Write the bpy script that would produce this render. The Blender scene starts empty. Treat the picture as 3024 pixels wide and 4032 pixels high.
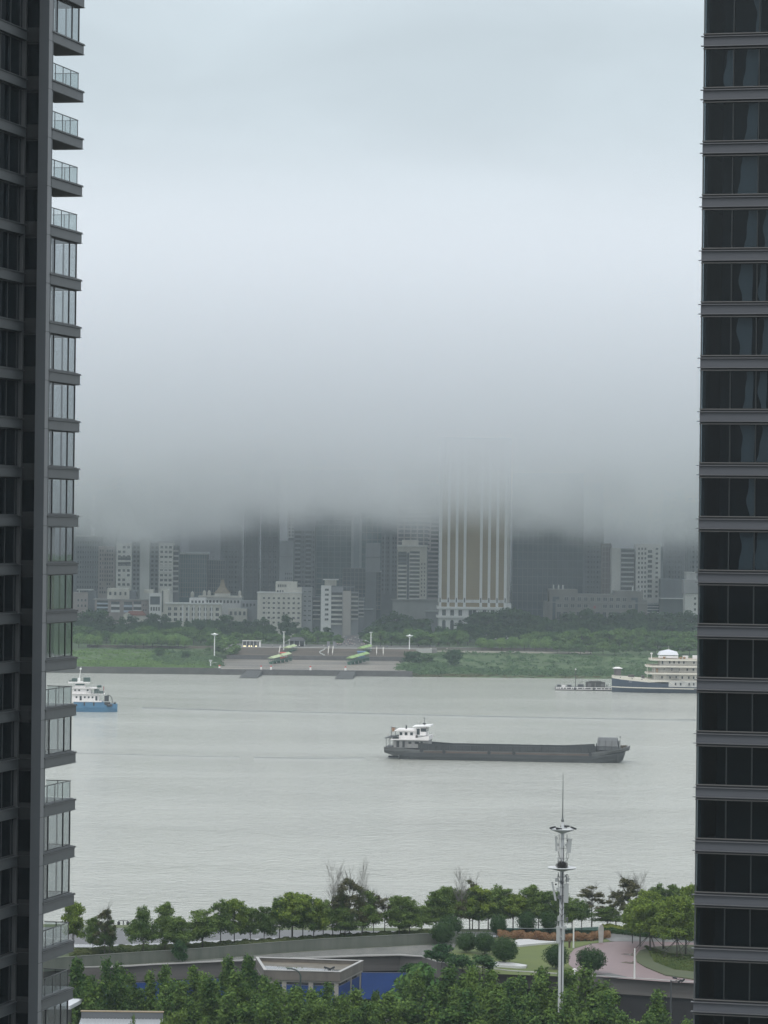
import bpy, bmesh, math, random
import numpy as np
from mathutils import Vector, Matrix, Euler
C = bpy.context.scene.collection
scene = bpy.context.scene
R = math.radians
# ------------------------------------------------------------------ camera
F = 14000.0                      # focal length in pixels of the 3024 x 4032 photograph
CAMZ = 80.0
PITCH = math.atan(61.0 / F); ROLL = 0.01116
cam_d = bpy.data.cameras.new('camera'); cam = bpy.data.objects.new('camera', cam_d); C.objects.link(cam)
cam_d.sensor_fit = 'VERTICAL'; cam_d.sensor_height = 24.0; cam_d.lens = 24.0 * F / 4032.0
cam_d.clip_start = 1.0; cam_d.clip_end = 40000.0
cam.location = (0, 0, CAMZ)
MR = Euler((math.pi / 2 + PITCH, 0, 0)).to_matrix() @ Matrix.Rotation(ROLL, 3, 'Z')
cam.matrix_world = Matrix.Translation((0, 0, CAMZ)) @ MR.to_4x4()
scene.camera = cam
scene.render.resolution_x = 768; scene.render.resolution_y = 1024

def ray(px, py):
    return MR @ Vector(((px - 1512.0) / F, -(py - 2016.0) / F, -1.0))
def at(px, py, Y):               # point at the photograph's pixel, at distance Y
    d = ray(px, py); return Vector((d.x / d.y * Y, Y, CAMZ + d.z / d.y * Y))
def onz(px, py, z):              # point at the pixel, on the level z
    d = ray(px, py); t = (z - CAMZ) / d.z; return Vector((d.x * t, d.y * t, z))
def mpp(Y): return Y / F         # metres per photograph pixel

# ------------------------------------------------------------------ world
SUN_EL, SUN_AZ = 58.0, 200.0
w = bpy.data.worlds.new('World'); scene.world = w; w.use_nodes = True
nt = w.node_tree; nt.nodes.clear()
def N(nt, t, **kw):
    n = nt.nodes.new(t)
    for k, v in kw.items():
        if k == 'ins':
            for a, b in v.items(): n.inputs[a].default_value = b
        else: setattr(n, k, v)
    return n
L = nt.links.new
out = N(nt, 'ShaderNodeOutputWorld')
sky = N(nt, 'ShaderNodeTexSky', sky_type='NISHITA', sun_disc=False, sun_elevation=R(SUN_EL), sun_rotation=R(SUN_AZ), air_density=1.0, dust_density=6.0)
b1 = N(nt, 'ShaderNodeBackground', ins={'Strength': 0.02})
L(sky.outputs[0], b1.inputs[0])
tc = N(nt, 'ShaderNodeTexCoord')
sep = N(nt, 'ShaderNodeSeparateXYZ'); L(tc.outputs['Generated'], sep.inputs[0])
# overcast layer: cloud brightness rising from the murky horizon, with soft cloud patches
cr = N(nt, 'ShaderNodeValToRGB')
mp = N(nt, 'ShaderNodeMapRange', ins={'From Min': -0.05, 'From Max': 0.35}); L(sep.outputs['Z'], mp.inputs[0]); L(mp.outputs[0], cr.inputs[0])
e = cr.color_ramp.elements
e[0].position = 0.0; e[0].color = (0.30, 0.325, 0.345, 1)
e[1].position = 1.0; e[1].color = (1.06, 1.11, 1.15, 1)
for p, c in ((0.125, (0.37, 0.395, 0.42, 1)), (0.20, (0.45, 0.485, 0.52, 1)), (0.27, (0.515, 0.565, 0.605, 1)), (0.35, (0.565, 0.635, 0.685, 1)), (0.47, (0.56, 0.635, 0.68, 1)), (0.58, (0.64, 0.71, 0.76, 1)), (0.75, (0.84, 0.90, 0.94, 1))):
    x = e.new(p); x.color = c
mpn = N(nt, 'ShaderNodeMapping'); mpn.inputs['Scale'].default_value = (6, 6, 16); L(tc.outputs['Generated'], mpn.inputs[0])
nz = N(nt, 'ShaderNodeTexNoise', ins={'Scale': 2.2, 'Detail': 4.0, 'Roughness': 0.5, 'Distortion': 0.4}); L(mpn.outputs[0], nz.inputs['Vector'])
mr2 = N(nt, 'ShaderNodeMapRange', ins={'From Min': 0.25, 'From Max': 0.75, 'To Min': 0.91, 'To Max': 1.09}); L(nz.outputs[0], mr2.inputs[0])
vm = N(nt, 'ShaderNodeVectorMath', operation='SCALE'); L(cr.outputs[0], vm.inputs[0]); L(mr2.outputs[0], vm.inputs['Scale'])
b2 = N(nt, 'ShaderNodeBackground', ins={'Strength': 0.94}); L(vm.outputs[0], b2.inputs[0])
ad = N(nt, 'ShaderNodeAddShader'); L(b1.outputs[0], ad.inputs[0]); L(b2.outputs[0], ad.inputs[1]); L(ad.outputs[0], out.inputs[0])
# ------------------------------------------------------------------ sun (overcast, broad)
sl = bpy.data.lights.new('sun', 'SUN'); sl.energy = 0.9; sl.angle = R(25); sl.color = (1.0, 0.97, 0.93)
sun = bpy.data.objects.new('sun', sl); C.objects.link(sun)
sun.rotation_euler = (R(90 - SUN_EL), 0, R(180 - SUN_AZ))
scene.view_settings.view_transform = 'Standard'; scene.view_settings.look = 'None'
scene.view_settings.exposure = 0.12; scene.view_settings.gamma = 1.0
scene.cycles.max_bounces = 12; scene.cycles.volume_bounces = 8; scene.cycles.transparent_max_bounces = 24
scene.cycles.use_denoising = True

# ------------------------------------------------------------------ materials
MATS = {}
def mat(name, col, rough=0.7, metal=0.0, noise=0.0, nscale=1.0, bump=0.0, bscale=8.0, spec=0.5, col2=None, stretch=(1, 1, 1), island=0.0, alpha=1.0, objrand=0.0, transl=0.0, coords='Object', detail=4.0):
    if name in MATS: return MATS[name]
    m = bpy.data.materials.new(name); m.use_nodes = True; MATS[name] = m
    nt = m.node_tree; L = nt.links.new; p = nt.nodes['Principled BSDF']
    p.inputs['Base Color'].default_value = (*col, 1); p.inputs['Roughness'].default_value = rough
    p.inputs['Metallic'].default_value = metal; p.inputs['Specular IOR Level'].default_value = spec
    tc = N(nt, 'ShaderNodeTexCoord'); mp = N(nt, 'ShaderNodeMapping'); mp.inputs['Scale'].default_value = stretch
    L(tc.outputs[coords], mp.inputs[0])
    src = None
    if col2 is not None or noise:
        nz = N(nt, 'ShaderNodeTexNoise', ins={'Scale': nscale, 'Detail': detail, 'Roughness': 0.6}); L(mp.outputs[0], nz.inputs['Vector'])
        c2 = col2 if col2 is not None else tuple(c * (1 - noise) for c in col)
        c1 = col if col2 is not None else tuple(min(1, c * (1 + noise)) for c in col)
        mr = N(nt, 'ShaderNodeMapRange', ins={'From Min': 0.33, 'From Max': 0.67}); L(nz.outputs[0], mr.inputs[0])
        fac = mr.outputs[0]
        if island or objrand:
            a = N(nt, 'ShaderNodeMath', operation='MULTIPLY_ADD')
            if island:
                g = N(nt, 'ShaderNodeNewGeometry'); L(g.outputs['Random Per Island'], a.inputs[0]); a.inputs[1].default_value = island
                L(fac, a.inputs[2]); fac = a.outputs[0]
                s = N(nt, 'ShaderNodeMath', operation='SUBTRACT'); L(fac, s.inputs[0]); s.inputs[1].default_value = island / 2; fac = s.outputs[0]
            if objrand:
                o = N(nt, 'ShaderNodeObjectInfo'); b = N(nt, 'ShaderNodeMath', operation='MULTIPLY_ADD'); L(o.outputs['Random'], b.inputs[0]); b.inputs[1].default_value = objrand
                L(fac, b.inputs[2]); s = N(nt, 'ShaderNodeMath', operation='SUBTRACT', use_clamp=True); L(b.outputs[0], s.inputs[0]); s.inputs[1].default_value = objrand / 2; fac = s.outputs[0]
        mx = N(nt, 'ShaderNodeMix', data_type='RGBA'); mx.inputs[6].default_value = (*c1, 1); mx.inputs[7].default_value = (*c2, 1)
        L(fac, mx.inputs[0]); L(mx.outputs[2], p.inputs['Base Color']); src = mx.outputs[2]
    if bump:
        nb = N(nt, 'ShaderNodeTexNoise', ins={'Scale': bscale, 'Detail': 3.0}); L(mp.outputs[0], nb.inputs['Vector'])
        bp = N(nt, 'ShaderNodeBump', ins={'Strength': bump, 'Distance': 0.05}); L(nb.outputs[0], bp.inputs['Height']); L(bp.outputs[0], p.inputs['Normal'])
    if transl:
        t = N(nt, 'ShaderNodeBsdfTranslucent'); mxs = N(nt, 'ShaderNodeMixShader', ins={0: transl})
        if src: L(src, t.inputs[0])
        else: t.inputs[0].default_value = (*col, 1)
        L(p.outputs[0], mxs.inputs[1]); L(t.outputs[0], mxs.inputs[2]); L(mxs.outputs[0], nt.nodes['Material Output'].inputs[0])
    if alpha < 1: p.inputs['Alpha'].default_value = alpha
    return m

# ------------------------------------------------------------------ mesh + object helpers
class MB:
    def __init__(s): s.v = []; s.f = []
    def add(s, vs, fs):
        o = len(s.v); s.v += [tuple(x) for x in vs]; s.f += [tuple(i + o for i in f) for f in fs]; return s
    def box(s, x0, x1, y0, y1, z0, z1):
        return s.add([(x0, y0, z0), (x1, y0, z0), (x1, y1, z0), (x0, y1, z0), (x0, y0, z1), (x1, y0, z1), (x1, y1, z1), (x0, y1, z1)],
                     [(0, 3, 2, 1), (4, 5, 6, 7), (0, 1, 5, 4), (1, 2, 6, 5), (2, 3, 7, 6), (3, 0, 4, 7)])
    def prism(s, pts, z0, z1, top=None):     # pts: plan polygon counter-clockwise ; top optional other plan
        n = len(pts); t = top or pts
        zf0 = z0 if callable(z0) else (lambda p: z0); zf1 = z1 if callable(z1) else (lambda p: z1)
        return s.add([(p[0], p[1], zf0(p)) for p in pts] + [(p[0], p[1], zf1(p)) for p in t],
                     [tuple(range(n - 1, -1, -1)), tuple(range(n, 2 * n))] + [(i, (i + 1) % n, n + (i + 1) % n, n + i) for i in range(n)])
    def tube(s, a, b, r0, r1=None, n=8):
        r1 = r0 if r1 is None else r1; a = Vector(a); b = Vector(b); d = (b - a).normalized()
        u = d.orthogonal().normalized(); v = d.cross(u)
        vs = [a + (u * math.cos(2 * math.pi * i / n) + v * math.sin(2 * math.pi * i / n)) * r0 for i in range(n)]
        vs += [b + (u * math.cos(2 * math.pi * i / n) + v * math.sin(2 * math.pi * i / n)) * r1 for i in range(n)]
        return s.add(vs, [tuple(range(n - 1, -1, -1)), tuple(range(n, 2 * n))] + [(i, (i + 1) % n, n + (i + 1) % n, n + i) for i in range(n)])
    def lathe(s, prof, c=(0, 0, 0), n=16):    # prof: (r, z)
        vs = []; m = len(prof)
        for r, z in prof:
            vs += [(c[0] + r * math.cos(2 * math.pi * i / n), c[1] + r * math.sin(2 * math.pi * i / n), c[2] + z) for i in range(n)]
        fs = [(k * n + i, k * n + (i + 1) % n, (k + 1) * n + (i + 1) % n, (k + 1) * n + i) for k in range(m - 1) for i in range(n)]
        return s.add(vs, fs + [tuple(range(n - 1, -1, -1)), tuple(range((m - 1) * n, m * n))])
    def sheet(s, pts):
        return s.add(pts, [tuple(range(len(pts)))])
    def xf(s, M):
        s.v = [tuple(M @ Vector(v)) for v in s.v]; return s
    def build(s, name, material, parent=None, smooth=False, loc=None, rotz=0):
        me = bpy.data.meshes.new(name); me.from_pydata(s.v, [], s.f); me.update()
        if smooth: me.shade_smooth()
        if material: me.materials.append(material)
        return link(name, me, parent, loc, rotz)
def link(name, me, parent=None, loc=None, rotz=0):
    o = bpy.data.objects.new(name, me); C.objects.link(o)
    if parent: o.parent = parent
    if loc is not None: o.location = loc
    if rotz: o.rotation_euler.z = rotz
    return o
def tag(o, label=None, cat=None, group=None, kind=None):
    if label: o['label'] = label
    if cat: o['category'] = cat
    if group: o['group'] = group
    if kind: o['kind'] = kind
    return o
def thing(name, label, cat, loc=(0, 0, 0), rotz=0, group=None):
    o = bpy.data.objects.new(name, None); C.objects.link(o); o.empty_display_size = 0.5
    o.location = loc; o.rotation_euler.z = rotz
    return tag(o, label, cat, group)
KIDS = {}
def copy_tree(o, loc=None, rotz=None, label=None, scale=None, parent=None):
    c = o.copy(); C.objects.link(c)
    if parent is not None: c.parent = parent
    if loc is not None: c.location = loc
    if rotz is not None: c.rotation_euler.z = rotz
    if scale is not None: c.scale = scale if hasattr(scale, '__len__') else (scale,) * 3
    if label: c['label'] = label
    if o.name not in KIDS: KIDS[o.name] = list(o.children)
    for ch in KIDS[o.name]: copy_tree(ch, parent=c)
    return c
def mesh_np(name, verts, faces4, material, mats=None, midx=None):
    me = bpy.data.meshes.new(name); nf = len(faces4)
    me.vertices.add(len(verts)); me.vertices.foreach_set('co', verts.astype(np.float32).ravel())
    me.loops.add(nf * 4); me.loops.foreach_set('vertex_index', faces4.astype(np.int32).ravel())
    me.polygons.add(nf); me.polygons.foreach_set('loop_start', np.arange(0, nf * 4, 4, dtype=np.int32))
    try: me.polygons.foreach_set('loop_total', np.full(nf, 4, dtype=np.int32))
    except Exception: pass
    me.materials.append(material); me.update(); me.validate(); return me
# ================================================================== haze and low cloud
def volume(name, lo, hi, label, density, cat='haze', color=(0.86, 0.9, 0.94), node=None):
    m = bpy.data.materials.new(name); m.use_nodes = True; nt = m.node_tree; nt.nodes.clear()
    o = N(nt, 'ShaderNodeOutputMaterial'); v = N(nt, 'ShaderNodeVolumePrincipled', ins={'Density': density, 'Color': (*color, 1), 'Anisotropy': 0.0})
    nt.links.new(v.outputs[0], o.inputs['Volume'])
    if node: node(nt, v)
    ob = MB().box(lo[0], hi[0], lo[1], hi[1], lo[2], hi[2]).build(name, m)
    tag(ob, label, cat, kind='stuff'); return ob
HAZE = volume('haze', (-1300, -60, -4), (1300, 3420, 370), 'thin grey haze in the air over the river', 0.00007, color=(0.80, 0.92, 1.0))
def cloudnode(nt, v):
    L = nt.links.new
    tc = N(nt, 'ShaderNodeTexCoord'); sp = N(nt, 'ShaderNodeSeparateXYZ'); L(tc.outputs['Object'], sp.inputs[0])
    nz = N(nt, 'ShaderNodeTexNoise', ins={'Scale': 0.010, 'Detail': 6.0, 'Roughness': 0.6})
    mp = N(nt, 'ShaderNodeMapping'); mp.inputs['Scale'].default_value = (1.25, 0.14, 1.5); mp.inputs['Location'].default_value = (330, 90, 0); L(tc.outputs['Object'], mp.inputs[0]); L(mp.outputs[0], nz.inputs['Vector'])
    a = N(nt, 'ShaderNodeMath', operation='MULTIPLY_ADD'); L(nz.outputs[0], a.inputs[0]); a.inputs[1].default_value = 70.0; L(sp.outputs['Z'], a.inputs[2])
    # the base sinks towards the far rows, so that the city's back is lost in cloud
    far = N(nt, 'ShaderNodeMapRange', ins={'From Min': 2580.0, 'From Max': 3000.0, 'To Min': 0.0, 'To Max': 100.0}); L(sp.outputs['Y'], far.inputs[0])
    # and it hangs lower at the sides than over the middle
    bx = N(nt, 'ShaderNodeMath', operation='ABSOLUTE'); ax = N(nt, 'ShaderNodeMath', operation='SUBTRACT'); L(sp.outputs['X'], ax.inputs[0]); ax.inputs[1].default_value = 20.0; L(ax.outputs[0], bx.inputs[0])
    sd = N(nt, 'ShaderNodeMapRange', interpolation_type='SMOOTHSTEP', ins={'From Min': 40.0, 'From Max': 190.0, 'To Min': 0.0, 'To Max': 10.0}); L(bx.outputs[0], sd.inputs[0])
    s1 = N(nt, 'ShaderNodeMath', operation='ADD'); L(a.outputs[0], s1.inputs[0]); L(far.outputs[0], s1.inputs[1])
    s2 = N(nt, 'ShaderNodeMath', operation='ADD'); L(s1.outputs[0], s2.inputs[0]); L(sd.outputs[0], s2.inputs[1])
    mr = N(nt, 'ShaderNodeMapRange', interpolation_type='SMOOTHSTEP', ins={'From Min': 108.0, 'From Max': 172.0, 'To Min': 0.0, 'To Max': 0.0185}); L(s2.outputs[0], mr.inputs[0])
    tp = N(nt, 'ShaderNodeMapRange', interpolation_type='SMOOTHSTEP', ins={'From Min': 70.0, 'From Max': 350.0, 'To Min': 1.0, 'To Max': 0.0}); L(sp.outputs['Z'], tp.inputs[0])
    m = N(nt, 'ShaderNodeMath', operation='MULTIPLY'); L(mr.outputs[0], m.inputs[0]); L(tp.outputs[0], m.inputs[1]); L(m.outputs[0], v.inputs['Density'])
CLOUD = volume('low_cloud', (-1000, 2045, 8), (1000, 3300, 355), 'low grey cloud swallowing the tops of the towers', 0.03, 'cloud', (0.88, 0.897, 0.92), cloudnode)
CLOUD.data.materials[0].cycles.volume_step_rate = 0.15 if hasattr(CLOUD.data.materials[0].cycles, 'volume_step_rate') else None
scene.cycles.volume_max_steps = 256
# ================================================================== the river and its banks
def finish_water(m):
    nt = m.node_tree; L = nt.links.new; p = nt.nodes['Principled BSDF']
    p.inputs['IOR'].default_value = 1.333
    tc = N(nt, 'ShaderNodeTexCoord')
    def layer(sx, sy, scale, detail, dist=0.0, rot=0.0):
        mp = N(nt, 'ShaderNodeMapping'); mp.inputs['Scale'].default_value = (sx, sy, 1); mp.inputs['Rotation'].default_value = (0, 0, rot)
        L(tc.outputs['Object'], mp.inputs[0])
        n = N(nt, 'ShaderNodeTexNoise', ins={'Scale': scale, 'Detail': detail, 'Roughness': 0.62, 'Distortion': dist}); L(mp.outputs[0], n.inputs['Vector']); return n
    n1 = layer(0.6, 1.0, 0.5, 4.0, 0.3, 0.08); n2 = layer(1.0, 0.7, 0.14, 3.0, 0.3)
    n3 = layer(0.3, 1.0, 0.012, 3.0, 1.0)
    b1 = N(nt, 'ShaderNodeBump', ins={'Strength': 1.0, 'Distance': 0.8}); L(n1.outputs[0], b1.inputs['Height'])
    b2 = N(nt, 'ShaderNodeBump', ins={'Strength': 0.22, 'Distance': 2.5}); L(n2.outputs[0], b2.inputs['Height']); L(b1.outputs[0], b2.inputs['Normal'])
    L(b2.outputs[0], p.inputs['Normal'])
    mr = N(nt, 'ShaderNodeMapRange', ins={'From Min': 0.35, 'From Max': 0.65, 'To Min': 0.10, 'To Max': 0.17}); L(n3.outputs[0], mr.inputs[0]); L(mr.outputs[0], p.inputs['Roughness'])
mw = mat('river_water', (0.40, 0.41, 0.37), 0.2, noise=0.05, nscale=0.01, stretch=(0.3, 1, 1)); finish_water(mw)
wb = MB()
ys = [560, 700, 900, 1200, 1500, 1920]
xs = [-3500, -600, 0, 600, 3500]
wb.add([(x, y, 0) for y in ys for x in xs], [(j * 5 + i, j * 5 + i + 1, (j + 1) * 5 + i + 1, (j + 1) * 5 + i) for j in range(len(ys) - 1) for i in range(4)])
tag(wb.build('water', mw), 'wide grey river under the low cloud', kind='structure')
# long low wave ridges left by passing boats
def ridge(pts, wdt, h, name='water_wake'):
    b = MB(); n = len(pts); rnd = random.Random(len(pts) + int(pts[0][0])); V = []
    for (x, y) in pts:
        ww = wdt * rnd.uniform(.6, 1.3); hh = h * rnd.uniform(.5, 1.2)
        V += [(x, y - ww, -.02), (x, y - ww * .3, hh * .6), (x, y, hh), (x, y + ww, -.02)]
    Fs = []
    for i in range(n - 1):
        for k in range(3): Fs.append((i * 4 + k, (i + 1) * 4 + k, (i + 1) * 4 + k + 1, i * 4 + k + 1))
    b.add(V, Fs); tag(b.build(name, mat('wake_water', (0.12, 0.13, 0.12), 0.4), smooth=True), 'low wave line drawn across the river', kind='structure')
def wakeline(p, hgt, wdt, seed):
    rnd = random.Random(seed); pts = []
    for i in range(len(p) - 1):
        a, b = onz(*p[i], 0), onz(*p[i + 1], 0); k = max(4, int((b - a).length / 5))
        for j in range(k): q = a.lerp(b, j / k); pts.append((q.x, q.y + rnd.uniform(-.5, .5)))
    ridge(pts, wdt, hgt)
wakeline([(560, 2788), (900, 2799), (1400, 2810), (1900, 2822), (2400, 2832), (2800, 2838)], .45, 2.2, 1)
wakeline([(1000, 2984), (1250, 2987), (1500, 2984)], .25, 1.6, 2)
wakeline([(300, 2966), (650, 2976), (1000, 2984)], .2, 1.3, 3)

YB = [1903, 1911, 1912, 1960, 1999, 2001, 2035, 2060, 2120, 2400, 3000, 9000]
ZL = [-3, -1, 3.4, 5.0, 6.5, 6.6, 8.0, 9.0, 9.6, 10, 10, 10]
ZC = [-3, -1.5, 2.2, 3.2, 4.0, 4.2, 9.2, 10.3, 10.5, 10.5, 10.5, 10.5]
ZR = [-3, 0.2, 0.5, 3.6, 5.6, 5.7, 8.3, 9.4, 10.0, 10.5, 10.5, 10.5]
def rsh(Y): return ROLL * (70.0 / Y * F + 61)     # the camera's roll moves what stands on the ground sideways
def px_of(X, Y): return 1512 + X / Y * F - rsh(Y)
def far_z(X, Y):
    p = px_of(X, Y)
    i = max(0, min(len(YB) - 2, next((k for k in range(len(YB) - 1) if YB[k + 1] >= Y), len(YB) - 2)))
    t = (Y - YB[i]) / (YB[i + 1] - YB[i])
    g = lambda Z: Z[i] + (Z[i + 1] - Z[i]) * t
    wl = max(0, min(1, (900 - p) / 60)); wr = max(0, min(1, (p - 1590) / 60)); wc = 1 - wl - wr
    return wl * g(ZL) + wc * g(ZC) + wr * g(ZR)
xs = [-4000, -1200, -500] + [-260 + 5 * i for i in range(105)] + [500, 1200, 4000]
yy = sorted(set(YB + [1920, 1930, 1940, 1950, 1970, 1980, 1990, 2010, 2020, 2045, 2080, 2100, 2200, 2300]))
rg = random.Random(4); V = []
for y in yy:
    for x in xs:
        p = px_of(x, y); j = 0
        if 1913 < y < 2035 and not (880 < p < 1620): j = rg.uniform(-.25, .25)
        V.append((x, y + (rg.uniform(-2.2, 2.2) if y in (1903, 1911) and p > 1640 else 0), far_z(x, y) + j))
nx = len(xs); b = MB().add(V, [(j * nx + i, j * nx + i + 1, (j + 1) * nx + i + 1, (j + 1) * nx + i) for j in range(len(yy) - 1) for i in range(nx - 1)])
tag(b.build('ground', mat('bank_grass', (0.075, 0.125, 0.045), 0.9, col2=(0.045, 0.08, 0.03), nscale=0.06, bump=0.0)), 'grassy ground of the far bank', kind='structure')

conc = mat('wet_concrete', (0.29, 0.26, 0.22), 0.42, col2=(0.13, 0.122, 0.115), nscale=0.05, stretch=(0.5, 1.6, 1))
dstone = mat('dark_stone', (0.075, 0.075, 0.075), 0.6, noise=0.25, nscale=0.3)
sstone = mat('step_stone', (0.16, 0.135, 0.11), 0.6, col2=(0.10, 0.088, 0.075), nscale=0.15, stretch=(.3, 1, 1))
def Xp(px, Y): return (px - 1512 + rsh(Y)) / F * Y
# quay wall all along the left and centre
b = MB().box(Xp(-300, 1911), Xp(870, 1911), 1909, 1911.6, -3, 3.5)
tag(b.build('quay_wall', mat('quay_stone', (0.085, 0.085, 0.078), 0.7, col2=(0.05, 0.055, 0.05), nscale=0.2)), 'dark stone quay wall below the grassy bank', 'wall')
b = MB().box(Xp(870, 1911) + .05, Xp(1625, 1911), 1908.4, 1911.2, -3, 3.0)
tag(b.build('quay_wall', dstone), 'dark stone quay wall at the foot of the concrete landing', 'wall')
# concrete landing and the two flights of stone steps
b = MB().prism([(Xp(860, 1912), 1911.3), (Xp(1600, 1912), 1911.3), (Xp(1570, 2000), 2000), (Xp(868, 2000), 2000)], lambda p: 1.5, lambda p: 3.02 if p[1] < 1950 else 5.0)
tag(b.build('landing', conc), 'wet concrete landing sloping to the river', kind='structure')
b = MB().box(Xp(892, 2000), Xp(1590, 2000), 2000.05, 2003, 3, 7.3)
tag(b.build('terrace_wall', dstone), 'dark terrace wall above the concrete landing', 'wall')
b = MB(); n = 11
for i in range(n):
    b.box(Xp(900, 2020), Xp(1640, 2020), 2003.05 + i * 2.9, 2003.05 + (i + 1) * 2.9 - .01, 5, 7.2 + 3.3 * (i + 1) / n)
tag(b.build('stone_steps', sstone), 'broad brown stone steps up to the far plaza', kind='structure')
b = MB().box(Xp(860, 2040), Xp(1700, 2040), 2035.1, 2036.4, 8.5, 10.95)
tag(b.build('kerb', mat('pale_kerb', (0.36, 0.36, 0.35), 0.6)), 'pale kerb along the top of the stone steps', kind='structure')
b = MB().box(Xp(840, 2040), Xp(1720, 2040), 2036.5, 2100, 8.5, 10.6)
tag(b.build('plaza', mat('plaza_pave', (0.16, 0.155, 0.15), 0.45, noise=.2, nscale=.1)), 'paved plaza between the trees of the far bank', kind='structure')
# two dark mooring ramps running into the water
for k, (a, bb) in enumerate(((950, 1026), (1322, 1396))):
    t = MB(); x0, x1 = Xp(a, 1895), Xp(bb, 1895)
    t.prism([(x0, 1868), (x1 - .8, 1868), (x1 + .6, 1908.2), (x0 + 2.4, 1908.2)], -2, lambda p: .25 if p[1] < 1880 else 2.6)
    tag(t.build('mooring_ramp', mat('ramp_stone', (0.05, 0.052, 0.052), 0.7, noise=.2, nscale=.4)), ('dark stone ramp running into the river under the left gangway', 'dark stone ramp running into the river under the right gangway')[k], 'ramp', 'mooring ramps of the far landing')
# small details on the landing
ANG = R(-38)
def gangway(px, py, Y, ln, label, ncan, boxcol=None):
    p = at(px, py, Y); g = thing('covered_gangway', label, 'gangway', (p.x, p.y, p.z), R(66), 'green roofed gangways on the landing')
    g.rotation_euler.y = -.085
    f = MB(); f.box(0, ln, -1.3, 1.3, .3, .55)
    for i in range(int(ln / 2.4) + 1):
        for s in (-1.2, 1.2): f.box(i * 2.4 - .06, i * 2.4 + .06, s - .06, s + .06, .55, 2.9)
    for s in (-1.25, 1.25): f.box(0, ln, s - .05, s + .05, 1.4, 1.5); f.box(0, ln, s - .05, s + .05, .9, .96)
    for i in range(int(ln / 5) + 1): f.box(i * 5, i * 5 + .3, -.9, .9, -1.6, .3)
    f.build('frame', mat('gangway_green', (0.03, 0.11, 0.075), 0.5), g)
    for i in range(ncan):
        l = ln / ncan; x0 = i * l
        MB().add([(x0, -1.9, 2.7), (x0 + l * .86, -1.9, 2.7), (x0 + l * .86, 0, 3.7), (x0, 0, 3.7), (x0, 1.9, 2.7), (x0 + l * .86, 1.9, 2.7), (x0, -1.9, 2.6), (x0 + l * .86, -1.9, 2.6), (x0, 1.9, 2.6), (x0 + l * .86, 1.9, 2.6)],
                 [(0, 1, 2, 3), (3, 2, 5, 4), (6, 8, 9, 7), (0, 6, 7, 1), (4, 5, 9, 8), (0, 3, 4, 8, 6), (1, 7, 9, 5, 2)]).build('roof_panel', mat('lime_roof' if ncan > 2 else 'pale_roof', (0.28, 0.42, 0.17) if ncan > 2 else (0.42, 0.5, 0.3), 0.5), g)
    return g
gangway(1066, 2611, 1960, 25, 'green gangway with a faded pale green roof on the left of the landing', 2)
gangway(1374, 2611, 1960, 25, 'green gangway with a bright lime ribbed roof on the right of the landing', 4)
gangway(1126, 2570, 2012, 12, 'short pale green roofed gangway above the red ticket booth', 2)
gangway(1418, 2572, 2010, 14, 'short lime roofed gangway behind the blue ticket booth', 3)
def booth(px, py, Y, col, label):
    p = at(px, py, Y); g = thing('ticket_booth', label, 'booth', p)
    MB().box(-2, 2, -1.4, 1.4, 0, 3.4).build('wall', mat('booth_' + label[:9], col, .5), g)
    MB().box(-2.4, 2.4, -1.8, 1.8, 3.41, 3.7).build('roof', mat('booth_roof' + label[:9], tuple(min(1, c * 1.6 + .05) for c in col), .5), g)
    for x in (-1, 1): MB().box(x - .7, x + .7, -1.46, -1.41, 1.1, 2.4).build('window', mat('booth_glass', (.35, .38, .4), .2), g)
booth(1118, 2594, 1990, (0.45, 0.05, 0.04), 'small red ticket booth with pale windows on the landing')
booth(1422, 2590, 1990, (0.10, 0.17, 0.30), 'small blue ticket booth beside the lime gangway')
# red and white bollards on the quay edge
bp = None
for i, px in enumerate((864, 1028, 1067, 1222, 1360)):
    p = at(px, 2644 + (px - 864) * .012, 1909.6)
    if bp is None:
        bp = thing('bollard', '', 'bollard', (p.x, p.y, 3.0), 0, 'red topped bollards on the quay edge')
        MB().lathe([(.55, 0), (.5, 1.3), (.35, 1.5)], n=10).build('post', mat('white_paint', (.75, .75, .73), .5), bp)
        MB().lathe([(.56, 1.55), (.5, 2.0), (.2, 2.15)], n=10).build('cap', mat('red_paint', (.5, .06, .04), .5), bp)
        o = bp
    else: o = copy_tree(bp, (p.x, p.y, 3.0))
    o['label'] = ('red topped white bollard at the left end of the concrete landing', 'red topped bollard just right of the left mooring ramp', 'red topped bollard standing alone below the left gangway', 'red topped bollard in the middle of the quay edge', 'red topped bollard above the right mooring ramp')[i]
# pale handrails slanting down the steps
hp = None
for i, (px, lb) in enumerate(((1100, 'slanting pale handrail left of the red booth'), (1293, 'slanting pale handrail, left one of the middle pair'), (1310, 'slanting pale handrail, right one of the middle pair'), (1483, 'slanting pale handrail just right of the tall pole'), (1509, 'slanting pale handrail beside the brown hedge bed'))):
    if hp is None:
        hp = MB(); hp.box(-.22, .22, 0, 26, 0, .3); hp.xf(Matrix.Rotation(R(6.5), 4, 'X'))
        for k in range(6): hp.box(-.12, .12, k * 5, k * 5 + .2, k * 5 * .114 - 1.6, k * 5 * .114)
        hp = hp.build('handrail', mat('pale_rail', (.62, .6, .54), .5)); o = hp
    else: o = hp.copy(); C.objects.link(o)
    o.location = (Xp(px, 2015), 2008, 8.7); tag(o, lb, 'handrail', 'handrails on the stone steps')
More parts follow.
